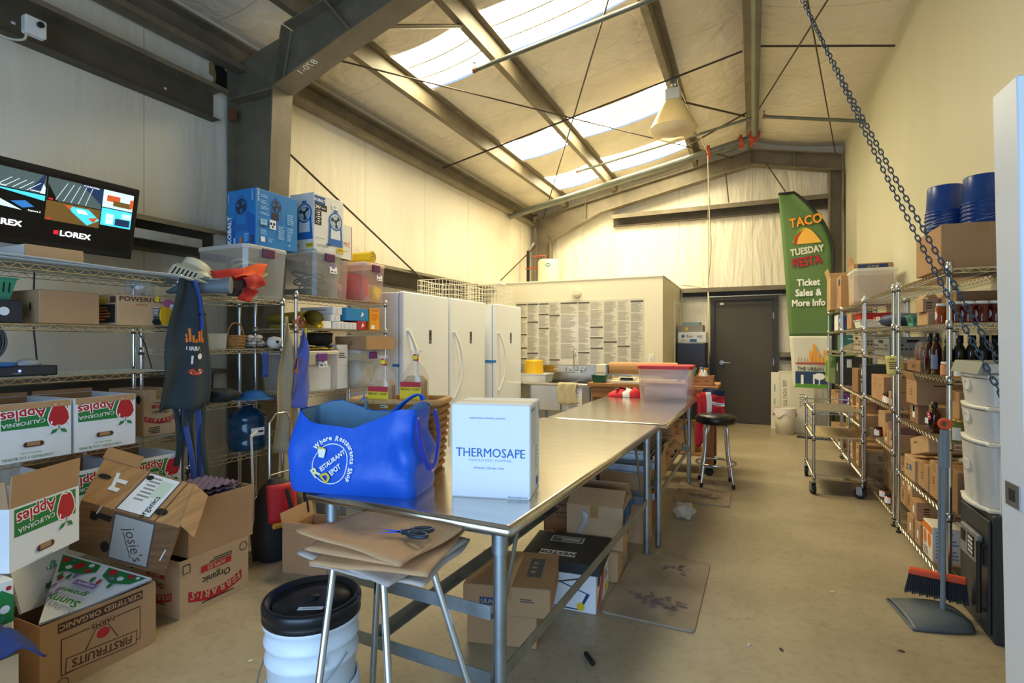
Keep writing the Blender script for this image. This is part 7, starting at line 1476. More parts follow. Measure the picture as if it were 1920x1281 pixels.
# ------------------------------------------------------------------ bell lamp
LG = frosted('prismatic_acrylic', '#f2e3bd', .25, .3)
bl = thing('bell_lamp', 'high-bay bell lamp with cream reflector hanging under the purlin', 'lamp', (-.85, 6.5, 0)); m = MB(); m.lathe([(.10, 4.24), (.12, 4.22), (.17, 4.12), (.23, 4.0), (.265, 3.93), (.272, 3.92), (.265, 3.915), (.225, 3.99), (.165, 4.11), (.11, 4.22)], mat('cream_reflector', '#dcc48e', .35), 36, caps=False); m.obj('reflector', bl)
m = MB(); m.lathe([(.268, 3.918), (.24, 3.86), (.16, 3.815), (.001, 3.80)], LG, 32, caps=False); m.obj('glass_lens', bl)
m = MB(); m.box(-.08, .08, -.08, .08, 4.24, 4.38, mat('lamp_housing', '#c9cac4', .4), bev=.008)
for k in range(5): m.box(-.084, .084, -.084, .084, 4.255 + .025 * k, 4.262 + .025 * k, mat('lamp_housing', '#c9cac4', .4))
m.obj('ballast_housing', bl); m = MB(); m.cyl((0, 0, 4.38), (0, 0, 4.47), .012, GALV, 8); m.tube([(0, 0, 4.47), (.02, 0, 4.5), (0, 0, 4.53), (-.015, 0, 4.55)], .006, GALV, 6); m.box(-.03, .03, -.03, .03, 4.44, 4.5, GALV); m.obj('hanger', bl)
m = MB(); m.tube(spl([(-.8, 6.5, 4.5), (-.82, 6.7, 4.53), (-.8, 6.9, 4.5), (-.62, 8.6, 4.28)]), .006, mat('cream_cord', '#d9cfae', .5), 6); tag(m.obj('supply_cable'), 'cream cord running from the bell lamp to the sprinkler main', 'cord')
m = MB(); m.tube(spl([(-.62, 8.63, 4.26), (-.62, 8.7, 4.0), (-.6, 8.75, 3.2), (-.6, 9.0, 2.9), (-.7, 9.8, 2.4)]), .007, mat('cream_cord', '#d9cfae', .5), 6); tag(m.obj('power_cable'), 'cream cord hanging from the sprinkler main down towards the door', 'cord')
# grey box on the girt at the top corner of the picture
jb = thing('motion_sensor', 'white motion sensor box fixed to the upper girt above the monitor', 'sensor', ax(62, 55, -3.83)); m = MB(); m.box(-.02, .05, -.07, .07, -.06, .08, WHITEPL, bev=.01); m.obj('housing', jb); m = MB(); m.cyl((.05, 0.02, .03), (.075, .02, .03), .022, BLKPL, 12); m.obj('lens', jb); m = MB(); m.tube(spl([(.02, -.05, -.06), (.02, -.07, -.12), (.0, -.16, -.15), (-.02, -.3, -.13)]), .009, mat('white_flex', '#cfccc0', .6), 8); m.obj('cable', jb); jb.scale = (.75, .75, .75)

# ------------------------------------------------------------------ hoist chain: two falls drawn aside to the door
CHM = mat('dark_chain_steel', '#4a5a6c', .4, .8)
lk = MB(); lk.tube([(.0058 * math.cos(a), 0, .0115 * math.sin(a) * 1.0 + .003 * math.copysign(1, math.sin(a))) for a in [2 * PI * (k + .5) / 14 for k in range(14)]], .0021, CHM, 6, closed=True)
def chain(label, p, q, sag, sc=1.0):
    p, q = Vector(p), Vector(q); L = (q - p).length; pitch = .0225 * sc; n = int(L / pitch); mb = MB()
    pts = [p.lerp(q, k / n) + Vector((0, 0, -sag * 4 * (k / n) * (1 - k / n))) for k in range(n + 1)]
    for k in range(n):
        d = (pts[k + 1] - pts[k]).normalized(); a = d.cross(Vector((.2, .9, .1))).normalized(); b_ = d.cross(a).normalized()
        if k % 2: a, b_ = b_, -a
        M3 = Matrix((a, b_, d)).transposed().to_4x4() * 1; M3 = Matrix.Translation((pts[k] + pts[k + 1]) / 2) @ M3 @ Matrix.Scale(sc, 4)
        mb.add(lk.v, lk.f, CHM, True, M3)
    return tag(mb.obj('hoist_chain'), label, 'chain', 'falls of the door hoist chain')
c0 = ad(1474, -60, 2.45)
chain('fall of hoist chain that ends higher against the white door', c0, ad(1934, 786, 1.42), .035)
chain('fall of hoist chain that bows lower between joists and white door', c0 + Vector((.016, .006, -.004)), ad(1926, 828, 1.40), .055)
m = MB(); m.cyl((0, -.025, 0), (0, .025, 0), .09, GIRTM, 20); m.box(-.02, .02, -.02, .02, 0, .62, GIRTM); tag(m.obj('chain_wheel', None, (c0.x, c0.y, c0.z + .03)), 'steel hand-chain wheel of the roll-up door hoist', 'wheel')

# ------------------------------------------------------------------ broom and dustpan
BGR = mat('grey_blue_plastic', '#74828e', .4); BGD = mat('slate_plastic', '#525c64', .45); BOR = mat('broom_orange', '#e0552a', .5); BRI = mat('broom_bristle', '#20242a', .8)
dp = thing('upright_dustpan', 'grey upright dustpan with long handle standing before the black safe', 'dustpan', (.865, 3.38, 0), math.radians(-20)); m = MB()
def pan(u, v):
    y = -.17 + .30 * u; w_ = .165 * (1 - .35 * u ** 2) * (1 if u < .85 else math.sqrt(max(0.03, 1 - ((u - .85) / .15) ** 2)))
    a = PI * v; return (-w_ * math.cos(a), y, .004 + (.10 * math.sin(PI * min(1, u * .8 + .2)) ** .6) * (math.sin(a) ** .8) * (0.25 + .75 * u))
m.sheet(20, 16, pan, BGD, .003); m.sheet(8, 4, lambda u, v: ((-.165 + .33 * u) * (1 - .3 * v), -.175 + .28 * v, .006), BGD, .003); po = m.obj('pan', dp); po.rotation_euler = (0, 0, math.radians(-62))
m = MB(); m.tube([(.02, -.02, .05), (.02, .0, .30), (.025, .01, .97)], .0115, BGR, 12); m.cyl((.025, .01, .78), (.025, .01, .97), .02, BGR, 14); m.obj('handle', dp); m = MB(); m.tube([(.025 + .022 * math.cos(a), .01, 1.0 + .022 * math.sin(a)) for a in [2 * PI * k / 16 for k in range(16)]], .009, BOR, 8, closed=True); m.obj('hang_ring', dp)
bm_ = thing('broom', 'orange-headed broom with black bristles clipped to the dustpan handle', 'broom', (.892, 3.462, 0), math.radians(-12)); m = MB(); m.tube([(-.0, 0, .21), (-.0, 0, .92)], .008, BGR, 10); m.obj('handle', bm_); m = MB(); m.box(-.13, .11, -.02, .02, .175, .21, BOR, bev=.008); m.obj('head', bm_)
m = MB()
for k in range(26):
    for q in (-.012, 0, .012): x = -.125 + .23 * k / 25; m.tube([(x, q, .177), (x * 1.12 - .005, q * 1.6, .075 + .012 * ((k * 7) % 3) / 3)], .0055, BRI, 4, smooth=False)
m.obj('bristles', bm_)

# ------------------------------------------------------------------ safe and drawer tower
SF = mat('charcoal_safe', '#30363c', .45, var=.1, scale=12)
sf = thing('safe', 'charcoal floor safe with keypad beside the white door', 'safe', (1.18, 3.415, 0)); m = MB(); m.box(-.15, .155, -.215, .215, 0, .60, SF, bev=.006); m.obj('body', sf)
m = MB(); m.box(-.162, -.151, -.19, .19, .03, .57, SF, bev=.004); dd_ = m.obj('door', sf)
m = MB(); m.box(-.185, -.163, -.13, .11, .33, .48, mat('keypad_panel', '#7c8086', .4), bev=.006); m.prints((-.185, -.01, .405), (0, -1, 0), (0, 0, 1), [('r', .03, 0, .09, .1, BLACK)] + [('r', .005 + .025 * i, -.033 + .022 * j, .018, .014, WHITEB) for i in range(3) for j in range(4)] + [('r', -.07, .02, .05, .06, BLACK)]); m.obj('keypad', dd_)
m = MB(); m.tube([(-.19, -.16, .12), (-.19, -.16, .46)], .011, BLKPL, 10); m.box(-.19, -.162, -.165, -.155, .13, .15, BLKPL); m.box(-.19, -.162, -.165, -.155, .43, .45, BLKPL); m.obj('handle', dd_)
dt = thing('drawer_tower', 'white drawer tower with frosted drawers standing on the safe', 'drawers', (1.175, 3.43, .601)); m = MB(); WP = mat('white_tower_plastic', '#e4e3dc', .45, var=.05, scale=8)
zs_ = [0.02, .335, .505, .66]
for z_ in zs_: m.box(-.155, .15, -.19, .19, z_ - .02, z_, WP, bev=.006); m.lathe([(.001, z_ - .018), (.06, z_ - .018), (.06, z_ - .002), (.001, z_ - .002)], WP, 20, Matrix.Translation((-.13, 0, 0)) @ Matrix.Diagonal((.9, 2.9, 1, 1)))
for sy in (-1, 1): m.box(-.11, .15, sy * .19 - .006, sy * .19 + .006, .0, .66, WP)
m.box(.144, .15, -.19, .19, 0, .66, WP); m.obj('frame', dt)
for k, (a, b_) in enumerate(((.022, .312), (.337, .482), (.507, .637))):
    m = MB(); ring = lambda k_, z_: [(-.08 - .1 * k_ * math.sin(PI * j / 12) ** .5, .178 * math.cos(PI * j / 12), z_) for j in range(13)] + [(.13, -.178, z_), (.13, .178, z_)]
    m.loft([ring(.85, a), ring(1.0, b_ - .02), ring(1.05, b_)], FROST, caps=False); m.add(ring(.85, a), [tuple(range(15))], FROST); dw = m.obj('drawer', dt)
    m = MB(); m.lathe([(.001, 0), (.035, .001), (.04, .006), (.03, .012)], FROST, 16, Matrix.Translation((-.1795, .0, (a + b_) / 2 + .03)) @ Matrix.Rotation(-PI / 2, 4, 'Y') @ Matrix.Diagonal((.8, 1.3, .35, 1)), caps=False); m.obj('pull', dw)
lump('paper_stack', 'green and cream papers inside the top frosted drawer', 'paper', (1.16, 3.43, .601 + .51), .07, .11, .05, mat('pale_green_paper', '#b7c78a', .8), 3)
GB_ = mat('grey_lid_box', '#8d918c', .5); m = MB(); m.box(-.17, .15, -.19, .19, 0, .06, GB_, bev=.008); m.box(-.15, .13, -.2, -.188, .01, .05, mat('pale_window', '#c9ced0', .4)); m.prism([(-.19, 0), (-.17, .06), (-.17, 0)], -.19, .19, GB_, Matrix.Rotation(PI / 2, 4, 'X')); tag(m.obj('grey_case', None, (1.17, 3.43, 1.262)), 'flat grey case on top of the drawer tower', 'case')
# ------------------------------------------------------------------ goods on the wire shelving by the white door
def jar_root(name, label, cat, loc, r, h, content, lidm, lab=None, group=None, oval=False, neck=.86, lidh=.016):
    root = thing(name, label, cat, loc, 0, group); m = MB()
    m.lathe([(.001, 0), (r * .95, 0), (r, .006), (r, h * .78), (r * neck, h - lidh - .004), (r * neck, h - lidh)], content, 18); m.obj('glass', root)
    m = MB(); m.lathe([(.001, h - lidh), (r * (neck + .06), h - lidh), (r * (neck + .06), h - .002), (r * neck, h), (.001, h)], lidm, 18); m.obj('lid', root)
    if lab is not None:
        m = MB(); n = 9; a0, a1 = math.radians(155), math.radians(215 if oval else 270); vs, fs = [], []
        zc, hh = h * .4, h * (.2 if oval else .27)
        for k in range(n + 1):
            a = a0 + (a1 - a0) * k / n; e = hh * (math.sqrt(max(0.02, 1 - (2 * k / n - 1) ** 2)) if oval else 1); vs += [((r + .0008) * math.cos(a), (r + .0008) * math.sin(a), zc - e), ((r + .0008) * math.cos(a), (r + .0008) * math.sin(a), zc + e)]
        m.add(vs, [(2 * k, 2 * k + 2, 2 * k + 3, 2 * k + 1) for k in range(n)], lab, True); m.obj('label', root)
    return root
def glassy(name, col, rough=.08, tr=.35): return mat(name, col, rough, trans=tr, coat=.4)
AMB = glassy('amber_honey', '#a8480e'); REDH = glassy('dark_red_honey', '#6e1a10'); DARKB = glassy('dark_bottle_glass', '#1b2420', .06, .15); GOLD = mat('gold_lid', '#c9ae62', .3, .9); JAM = glassy('red_jam', '#9c2f14'); DJAM = glassy('dark_jam', '#4a1712'); GRNJ = glassy('green_pickle', '#79803a'); YELJ = glassy('golden_honey', '#d0901e')
zA = RA[1] + .002
h0 = jar_root('honey_jar', 'amber honey jar at the corner post, foremost on the aisle side', 'jar', (1.015, 3.90, zA), .03, .118, AMB, WHITEPL, WHITEB, 'honey jars with white lids', True)
words_ = ['first', 'second', 'third', 'fourth', 'fifth', 'sixth']
h1 = jar_root('honey_jar', 'dark red honey jar behind the corner post, first of the end row', 'jar', (1.03, 3.735, zA), .03, .118, REDH, WHITEPL, WHITEB, 'honey jars with white lids', True)
for k in range(1, 6): dup(h1, (1.03 + .0605 * k if k < 5 else 1.289, 3.735, zA), 0, 'dark red honey jar in the end row, %s from the corner post' % words_[k])
for k in range(4): dup(h1, (1.07 + .0605 * k, 3.80, zA), 0, 'dark red honey jar in the second row, %s from the aisle' % words_[k])
carton('wide grey-brown carton behind the honey jars', (1.20, 4.0, zA), (.25, .26, .185), 0, CARD3, tape=False)
def scar(label, x0, x1, y0, y1, z0, h, m_=None, **k):
    return carton(label, ((x0 + x1) / 2, (y0 + y1) / 2, z0), (x1 - x0, y1 - y0, h), k.pop('rot', 0), m_ or random.choice((CARD, CARD, CARD2)), **k)
GL = [('l', 0, .0, .05, .05, 3, BROWNINK)]
STK = [('r', 0.01, -.005, .035, .05, WHITE)]
scar('small brown carton under two open-topped ones near the green basket', 1.02, 1.16, 4.20, 4.44, zA, .085, CARD2, prints={'-y': GL})
scar('small open-topped brown carton on the shelf of honey jars, aisle side', 1.0, 1.085, 4.22, 4.40, zA + .087, .08, CARD2, open=True, flaps={'-x': (-40, .04), '+x': (-35, .04)}, prints={'-y': GL})
scar('small open-topped brown carton on the shelf of honey jars, wall side', 1.09, 1.19, 4.22, 4.40, zA + .087, .08, CARD2, open=True, flaps={'-x': (-40, .045), '+x': (-30, .045)}, prints={'-y': GL})
berry_basket('mint green berry basket at the aisle edge of the honey shelf', (1.05, 4.55, zA), .1, mat('mint_basket', '#57a587', .5), .85)
# top: large carton and upturned buckets
scar('large brown carton on top of the shelving under the blue buckets', .965, 1.335, 3.72, 4.22, RA[0] + .002, .25, CARD)
BBK = mat('blue_bucket_plastic', '#153f86', .3)
def bucket_geo():
    m = MB(); m.lathe([(.001, .20), (.082, .20), (.086, .194), (.094, .05), (.0985, .05), (.0985, .042), (.0945, .042), (.0955, .03), (.1, .03), (.1, .022), (.096, .022), (.097, .006), (.102, .006), (.102, 0), (.092, 0), (.09, .03), (.079, .19), (.001, .192)], BBK, 30, caps=False); return m
zb = RA[0] + .252; bk0 = None
for s, (x, y) in enumerate(((1.055, 3.99), (1.18, 3.82))):
    for k in range(4):
        lab = ['upturned blue bucket lowest in the', 'upturned blue bucket second from the carton in the', 'upturned blue bucket third from the carton in the', 'upturned blue bucket topmost in the'][k] + [' stack at the far side', ' stack closer to the white door'][s]
        if bk0 is None:
            bk0 = thing('blue_bucket', lab, 'bucket', (x, y, zb), 0, 'upturned blue buckets'); bucket_geo().obj('shell', bk0)
            m = MB(); m.tube([(.1045 * math.cos(a), .1045 * math.sin(a) - .0, .012 - .028 * 0 + .02 * abs(math.sin(a)) * (1 if math.sin(a) < 0 else 0)) for a in [PI + PI * k_ / 16 for k_ in range(17)]], .0018, GALV, 5); m.obj('bail', bk0)
        else: dup(bk0, (x, y, zb + .0235 * k), .4 * k + s, lab)
# third shelf: bottles, nut bags, jars
zA = RA[2] + .002
def bottle(label, loc, r, h, content, cap, lab=None, group=None, neckr=.011, name='glass_bottle'):
    root = thing(name, label, 'bottle', loc, 0, group); m = MB(); m.lathe([(.001, 0), (r, 0), (r, h * .62), (r * .8, h * .69), (neckr, h * .78), (neckr, h * .86)], content, 16); m.obj('glass', root)
    m = MB(); m.lathe([(neckr + .0015, h * .80), (neckr + .003, h * .81), (neckr + .003, h), (.001, h)], cap, 14, caps=False); m.obj('cap', root)
    if lab is not None:
        m = MB(); a0, a1 = 2.7, 4.7; n = 8; vs = []
        for k in range(n + 1): a = a0 + (a1 - a0) * k / n; vs += [((r + .0008) * math.cos(a), (r + .0008) * math.sin(a), h * .14), ((r + .0008) * math.cos(a), (r + .0008) * math.sin(a), h * .48)]
        m.add(vs, [(2 * k, 2 * k + 2, 2 * k + 3, 2 * k + 1) for k in range(n)], lab, True); m.obj('label', root)
    return root
PLB = mat('grey_blue_label', '#6f7d98', .6)
bottle('tall dark red bottle in front of the bottle row, on the aisle edge', (1.015, 4.13, zA), .027, .255, glassy('red_syrup', '#4a140e'), BLKPL, None, 'syrup bottles')
bottle('tall dark red bottle with grey label next to the foremost one', (1.03, 4.06, zA), .027, .255, glassy('red_syrup', '#4a140e'), BLKPL, PLB, 'syrup bottles')
bottle('tall dark red bottle with blue label towards the nut bags', (1.03, 4.20, zA), .027, .25, glassy('red_syrup', '#4a140e'), BLKPL, mat('blue_label', '#5478b4', .6), 'syrup bottles')
b0 = None
for k, (x, y) in enumerate(((1.06, 3.97), (1.115, 3.97), (1.17, 3.97), (1.225, 3.97), (1.28, 3.97), (1.08, 4.03), (1.14, 4.03), (1.20, 4.03), (1.26, 4.03))):
    lab = 'dark wine-coloured bottle with black cap, %s in its row from the aisle, %s row' % (words_[k % 5], 'front' if k < 5 else 'rear')
    if b0 is None: b0 = bottle(lab, (x, y, zA), .026, .24, DARKB, BLKPL, None, 'dark bottles on the shelf')
    else: dup(b0, (x, y, zA), 0, lab)
scar('shallow printed brown box carrying nut bags', 1.0, 1.22, 4.28, 4.60, zA, .075, CARD3, prints={'-y': [('t', 'ELAM', 0, .012, .03, BROWNINK), ('l', 0, -.018, .15, .02, 2, BROWNINK)], '-x': [('t', 'ELAM', 0, 0, .03, BROWNINK)]}, tape=False)
NUT = mat('pecan_mix', '#8a5530', .35, var=.55, scale=55, bump=.8, bscale=60)
nb0 = None
for k, (x, y, z_) in enumerate(((1.04, 4.36, zA + .077), (1.10, 4.36, zA + .077), (1.16, 4.36, zA + .077), (1.05, 4.52, zA + .077), (1.13, 4.50, zA + .077))):
    lab = ['bag of nuts on the printed box nearest the syrup bottles', 'bag of nuts in the middle of the front row on the printed box', 'bag of nuts at the wall end of the front row', 'bag of nuts at the back aisle corner of the printed box', 'bag of nuts at the back of the printed box towards the wall'][k].replace('nearest', 'closest to').replace('closest', 'close')
    if nb0 is None:
        nb0 = thing('nut_bag', lab, 'bag', (x, y, z_), 0, 'bags of nuts'); m = MB(); rg = []
        for zz, a_, b_ in ((0, .024, .018), (.01, .028, .024), (.09, .027, .023), (.115, .028, .01), (.125, .028, .003)): rg.append([(a_ * math.cos(q), b_ * math.sin(q), zz) for q in [2 * PI * j / 14 for j in range(14)]])
        m.loft(rg[:3], NUT); m.obj('nuts', nb0); m = MB(); m.loft([[(p[0] * 1.04, p[1] * 1.04, p[2]) for p in r] for r in rg], frosted('poly_bag', '#f4efe6', .9, .1), caps=False); m.obj('film', nb0)
    else: dup(nb0, (x, y, z_), .3 * k, lab)
jar_root('honey_jar', 'small jar of orange spread with white lid by the corner post', 'jar', (1.03, 3.86, zA), .032, .085, mat('orange_spread', '#b06a3a', .4), WHITEPL, mat('peach_label', '#d99a6a', .6))
g0 = jar_root('honey_jar', 'golden honey jar with gold lid, first beyond the corner post', 'jar', (1.06, 3.73, zA), .034, .085, YELJ, GOLD, WHITEB, 'honey jars with gold lids')
for k in range(1, 4): dup(g0, (1.06 + .0705 * k, 3.73, zA), 0, 'golden honey jar with gold lid, %s beyond the corner post' % words_[k])
for k in range(3): dup(g0, (1.10 + .07 * k, 3.81, zA), 0, 'golden honey jar with gold lid in the rear row, %s from the aisle' % words_[k])
# fourth shelf
zA = RA[3] + .002
bt = bottle('dark sauce bottle with pink tag standing alone at the shelf edge', (1.02, 4.06, zA), .032, .19, glassy('dark_sauce', '#3a120e'), BLKPL, None, None, .014, 'sauce_bottle')
m = MB(); m.prints((-.032, -.02, .11), (.35, -1, 0), (0, 0, 1), [('r', 0, 0, .028, .05, mat('pink_tag', '#c43a58', .6), 28), ('l', 0, 0, .018, .03, 2, WHITE), ('r', -.02, -.035, .03, .035, WHITEB)]); m.obj('tag', bt)
jar_root('pickle_jar', 'jar of green pickles with white label beside the broom handle', 'jar', (1.045, 3.73, zA), .04, .13, GRNJ, GOLD, WHITEB)
scar('brown carton with white sticker, under the open one on the fourth shelf', 1.02, 1.28, 4.42, 4.62, zA, .135, CARD3, prints={'-x': [('r', 0, 0.01, .06, .08, WHITE)]})
scar('open brown carton with loose flaps on the fourth shelf', 1.0, 1.26, 4.36, 4.62, zA + .137, .16, CARD, open=True, flaps={'-y': (-30, .08), '-x': (25, .06)}, prints={'-y': [('l', .02, .05, .12, .02, 1, BROWNINK)], '-x': GL})
scar('brown carton right behind the sauce bottle', 1.06, 1.28, 4.16, 4.34, zA, .15, CARD)
scar('tall brown carton on the fourth shelf by the corner post', 1.08, 1.30, 3.84, 4.02, zA, .27, CARD, prints={'-y': [('r', .05, .06, .08, .06, WHITEB)]})
scar('brown carton in front of the tall one on the fourth shelf', 1.12, 1.31, 3.68, 3.82, zA, .15, CARD3)
# fifth shelf
zA = RA[4] + .002
scar('dark brown carton numbered twelve on the fifth shelf', 1.03, 1.31, 3.69, 3.90, zA, .235, CARD3, prints={'-y': [('t', '12', -.05, .05, .05, BLACK)]})
scar('brown carton standing beside the numbered one', 1.01, 1.28, 3.93, 4.12, zA, .22, CARD, prints={'-x': GL})
scar('low brown carton in the middle of the fifth shelf', 1.01, 1.28, 4.15, 4.38, zA, .17, CARD, prints={'-x': GL})
scar('brown carton with blue tape end on the fifth shelf', 1.0, 1.26, 4.41, 4.68, zA, .15, CARD2, prints={'-x': [('r', .03, 0.01, .05, .04, BLUE), ('l', -.05, 0, .06, .05, 2, BROWNINK)]})
carton('slanting brown carton with sloped top leaning over the fifth shelf', (1.15, 4.36, zA + .21), (.27, .42, .115), (math.radians(-13), 0, 0), CARD2, prints={'-x': [('t', 'JOHNNYS', -.08, .02, .02, BROWNINK)]})
# lowest shelf
zA = RA[5] + .002
OC = mat('white_orange_carton', '#e3ddd2', .65)
scar('white carton with orange print on the lowest shelf by the safe', 1.0, 1.155, 4.02, 4.22, zA, .215, OC, tape=False, prints={'-x': [('r', 0, .08, .19, .045, ORANGE), ('c', .04, .01, .03, ORANGE, .045), ('c', -.05, .01, .03, ORANGE, .045), ('l', 0, -.07, .15, .05, 3, DKGREY)], '-y': [('l', 0, .0, .12, .17, 8, mat('blue_grey_print', '#7c8db0', .6))]})
scar('white carton with orange print on the lowest shelf against the wall', 1.165, 1.31, 4.02, 4.22, zA, .215, OC, tape=False, prints={'-y': [('l', 0, .0, .11, .17, 8, mat('blue_grey_print', '#7c8db0', .6))]})
for k, (x0, x1, y0, y1, z_, h) in enumerate(((1.0, 1.13, 4.28, 4.41, 0, .15), (1.0, 1.13, 4.45, 4.60, 0, .14), (1.0, 1.13, 4.37, 4.52, .151, .12), (1.15, 1.28, 4.28, 4.46, 0, .16), (1.15, 1.28, 4.48, 4.68, 0, .16))):
    scar('small brown carton on the lowest shelf ' + ['next to the white cartons', 'farther along the aisle edge', 'stacked on two others at the aisle edge', 'by the wall behind the white-stickered ones', 'by the wall at the post'][k], x0, x1, y0, y1, zA + z_, h, CARD, prints={'-x': STK, '-y': GL}, group='small cartons on the lowest shelf')

# ------------------------------------------------------------------ middle shelving: crate, sack, cartons, jam jars
GCR = mat('grey_crate', '#7d8184', .5)
def crate(label, x0, x1, y0, y1, z0, h, mt):
    w, d = x1 - x0, y1 - y0; m = tub(w, d, h, mt, .005, .95, .006)
    for face, half, L in (('-x', w / 2, d), ('-y', d / 2, w)):
        n, U = FACES[face]; it = [('r', -L * .4 + L * .8 * k / 9, -.02 + .03 * j, L * .05, .012, DARKVOID) for k in range(10) for j in range(2) if not 3 <= k <= 6 or j == 0] + [('r', 0, h * .28, L * .25, .02, DARKVOID)]
        m.prints(Vector((n[0] * (w / 2 * .985 + .003), n[1] * (d / 2 * .985 + .003), h / 2)), U, (-n[0] * -.05 * w / 2 / h * 0, 0, 1), it)
    return tag(m.obj('plastic_crate', None, ((x0 + x1) / 2, (y0 + y1) / 2, z0)), label, 'crate')
crate('grey vented plastic crate on the middle shelving at eye height', 1.0, 1.31, 5.15, 5.75, RB[2] + .002, .155, GCR)
crate('beige vented plastic crate on the shelving behind the cart', 1.0, 1.31, 6.35, 6.85, RC[2] + .002, .16, mat('beige_crate', '#a8a190', .5))
SACK = mat('navy_sack', '#233a66', .45)
vs_ = lump('printed_sack', 'navy printed sack lying on the middle shelving above the grey crate', 'sack', (1.14, 5.42, RB[1] + .002), .15, .32, .115, SACK, 15, .1)
m = MB(); bv = None
vsm = MB(); vsm.prints((-.165, 0, .06), (0, -1, 0), (-.15, 0, 1), [('t', 'VICTOR', 0, .012, .045, WHITE, 0, 1, .03), ('t', 'NATURAL', .02, -.028, .022, WHITE), ('c', -.14, .01, .025, ORANGE)]); vsm.obj('lettering', vs_)
scar('open brown carton on the middle shelving below the grey crate', 1.0, 1.30, 5.35, 5.85, RB[3] + .002, .215, CARD, prints={'-x': [('c', .12, .03, .012, BROWNINK), ('c', -.1, .03, .012, BROWNINK)]})
for k in range(3): scar('brown carton by the post with the yellow note, %s of three' % ['lowest', 'middle', 'topmost'][k], 1.0 + .02 * k, 1.30, 4.97, 5.17, RB[3] + .002 + .118 * k, .115, CARD, prints={'-x': STK, '-y': GL}, group='cartons behind the yellow note')
zB = RB[3] + .002
j0 = jar_root('jam_jar', 'red jam jar with white label at the shelf edge, closest to the yellow note', 'jar', (1.02, 5.24, zB), .033, .085, JAM, BLKPL, WHITE, 'red jam jars'); j0['label'] = 'red jam jar with white label beside the three stacked cartons'
dup(j0, (1.085, 5.25, zB), 0, 'red jam jar with white label set back towards the wall'); dup(j0, (1.02, 5.315, zB), 0, 'red jam jar with white label beside the open brown carton')
zB = RB[4] + .002
dup(j0, (1.02, 5.66, zB), 0, 'dark jam jar alone at the edge of the fifth shelf')
scar('brown carton with white sticker on the fifth shelf at the post', 1.0, 1.29, 4.98, 5.16, zB, .12, CARD, prints={'-x': STK}); scar('brown carton with white sticker beside its twin on the fifth shelf', 1.0, 1.29, 5.18, 5.34, zB, .12, CARD, prints={'-x': STK})
scar('plum brown carton lying across the two stickered cartons', 1.03, 1.30, 5.0, 5.34, zB + .121, .06, mat('plum_card', '#7d5650', .8))
scar('pale brown carton on the fifth shelf behind the jam jar', 1.08, 1.30, 5.72, 6.0, zB, .2, CARD2); scar('brown carton of white cups on the fifth shelf', 1.06, 1.29, 5.40, 5.6, zB, .14, CARD, open=True)
m = MB(); m.cyl((0, 0, 0), (0, .16, 0), .035, WHITEPL, 16); tag(m.obj('cup_sleeve', None, (1.17, 5.42, zB + .105)), 'sleeve of white cups lying in the carton on the fifth shelf', 'cups')
zB = RB[5] + .002
dup(j0, (1.02, 5.44, zB), 0, 'dark jam jar on the lowest shelf, farther from the white door'); dup(j0, (1.02, 5.24, zB), 0, 'dark jam jar on the lowest shelf, towards the post')
k = 0
for (y0, y1, n, hh) in ((5.02, 5.18, 3, .13), (5.20, 5.36, 3, .125), (5.38, 5.55, 3, .135), (5.58, 5.78, 2, .19), (5.8, 6.0, 3, .13)):
    for q in range(n): scar('small brown carton stacked against the wall on the lowest middle shelf', 1.12, 1.30, y0, y1, zB + q * (hh + .002), hh, [CARD, CARD2][(q + k) % 2], prints={'-x': STK if q % 2 else GL, '-y': GL}, group='small cartons on the lowest middle shelf')
    k += 1
# ------------------------------------------------------------------ shelving behind the cart
tote('large clear tote on top of the shelving behind the cart', (1.10, 6.42, RC[0] + .002), (.37, .44, .32), 0, CLEAR, LIDW, None, group=None)
scar('brown shipping carton with navy print behind the large clear tote', .99, 1.335, 6.72, 7.05, RC[0] + .002, .43, CARD, open=True, flaps={'-x': (20, .08)}, prints={'-y': [('r', 0, .17, .27, .07, NAVY), ('t', 'ULINE', 0, .18, .03, CARD2, 0, 1.3, .02), ('l', 0, .15, .2, .014, 1, CARD2)], '-x': [('r', 0, .12, .12, .1, NAVY)]})
scar('brown carton with navy label on top of the end shelving', .99, 1.32, 7.64, 8.0, 1.836, .40, CARD, prints={'-y': [('r', .03, .11, .22, .11, NAVY), ('l', .0, -.08, .1, .1, 4, BROWNINK)], '-x': [('r', .05, .12, .14, .08, NAVY), ('l', -.08, -.02, .05, .2, 6, BROWNINK)]})
scar('open brown carton with large letter at the banner end of the shelving', .93, 1.28, 8.08, 8.44, 1.836, .42, CARD2, open=True, flaps={'-x': (15, .12), '+y': (5, .1)}, prints={'-y': [('t', 'S', -.06, .09, .14, BLACK, 0, 1, 0), ('r', .02, -.15, .2, .08, NAVY)]})
m = tub(.28, .3, .09, mat('red_tub', '#b8221e', .45), .004, .9, .008); tag(m.obj('red_tub', None, (1.14, 6.55, RC[1] + .06)), 'red plastic tub stacked in a white tub behind the cart', 'tub')
m = tub(.3, .34, .08, WHITEPL, .004, .9, .008); tag(m.obj('white_tub', None, (1.14, 6.55, RC[1] + .002)), 'white plastic tub under the red tub', 'tub')
scar('brown carton on the shelf beside the red tub', 1.0, 1.28, 6.95, 7.25, RC[1] + .002, .17, CARD)
scar('colourful snack carton on the end shelving beside the banner', 1.0, 1.22, 7.66, 7.9, 1.562, .18, mat('snack_blue', '#2a58a8', .5), tape=False, prints={'-x': [('c', .0, .03, .06, WHITE, .04), ('r', 0, -.05, .2, .04, ORANGE)], '-y': [('r', 0, 0, .12, .06, RED)]})
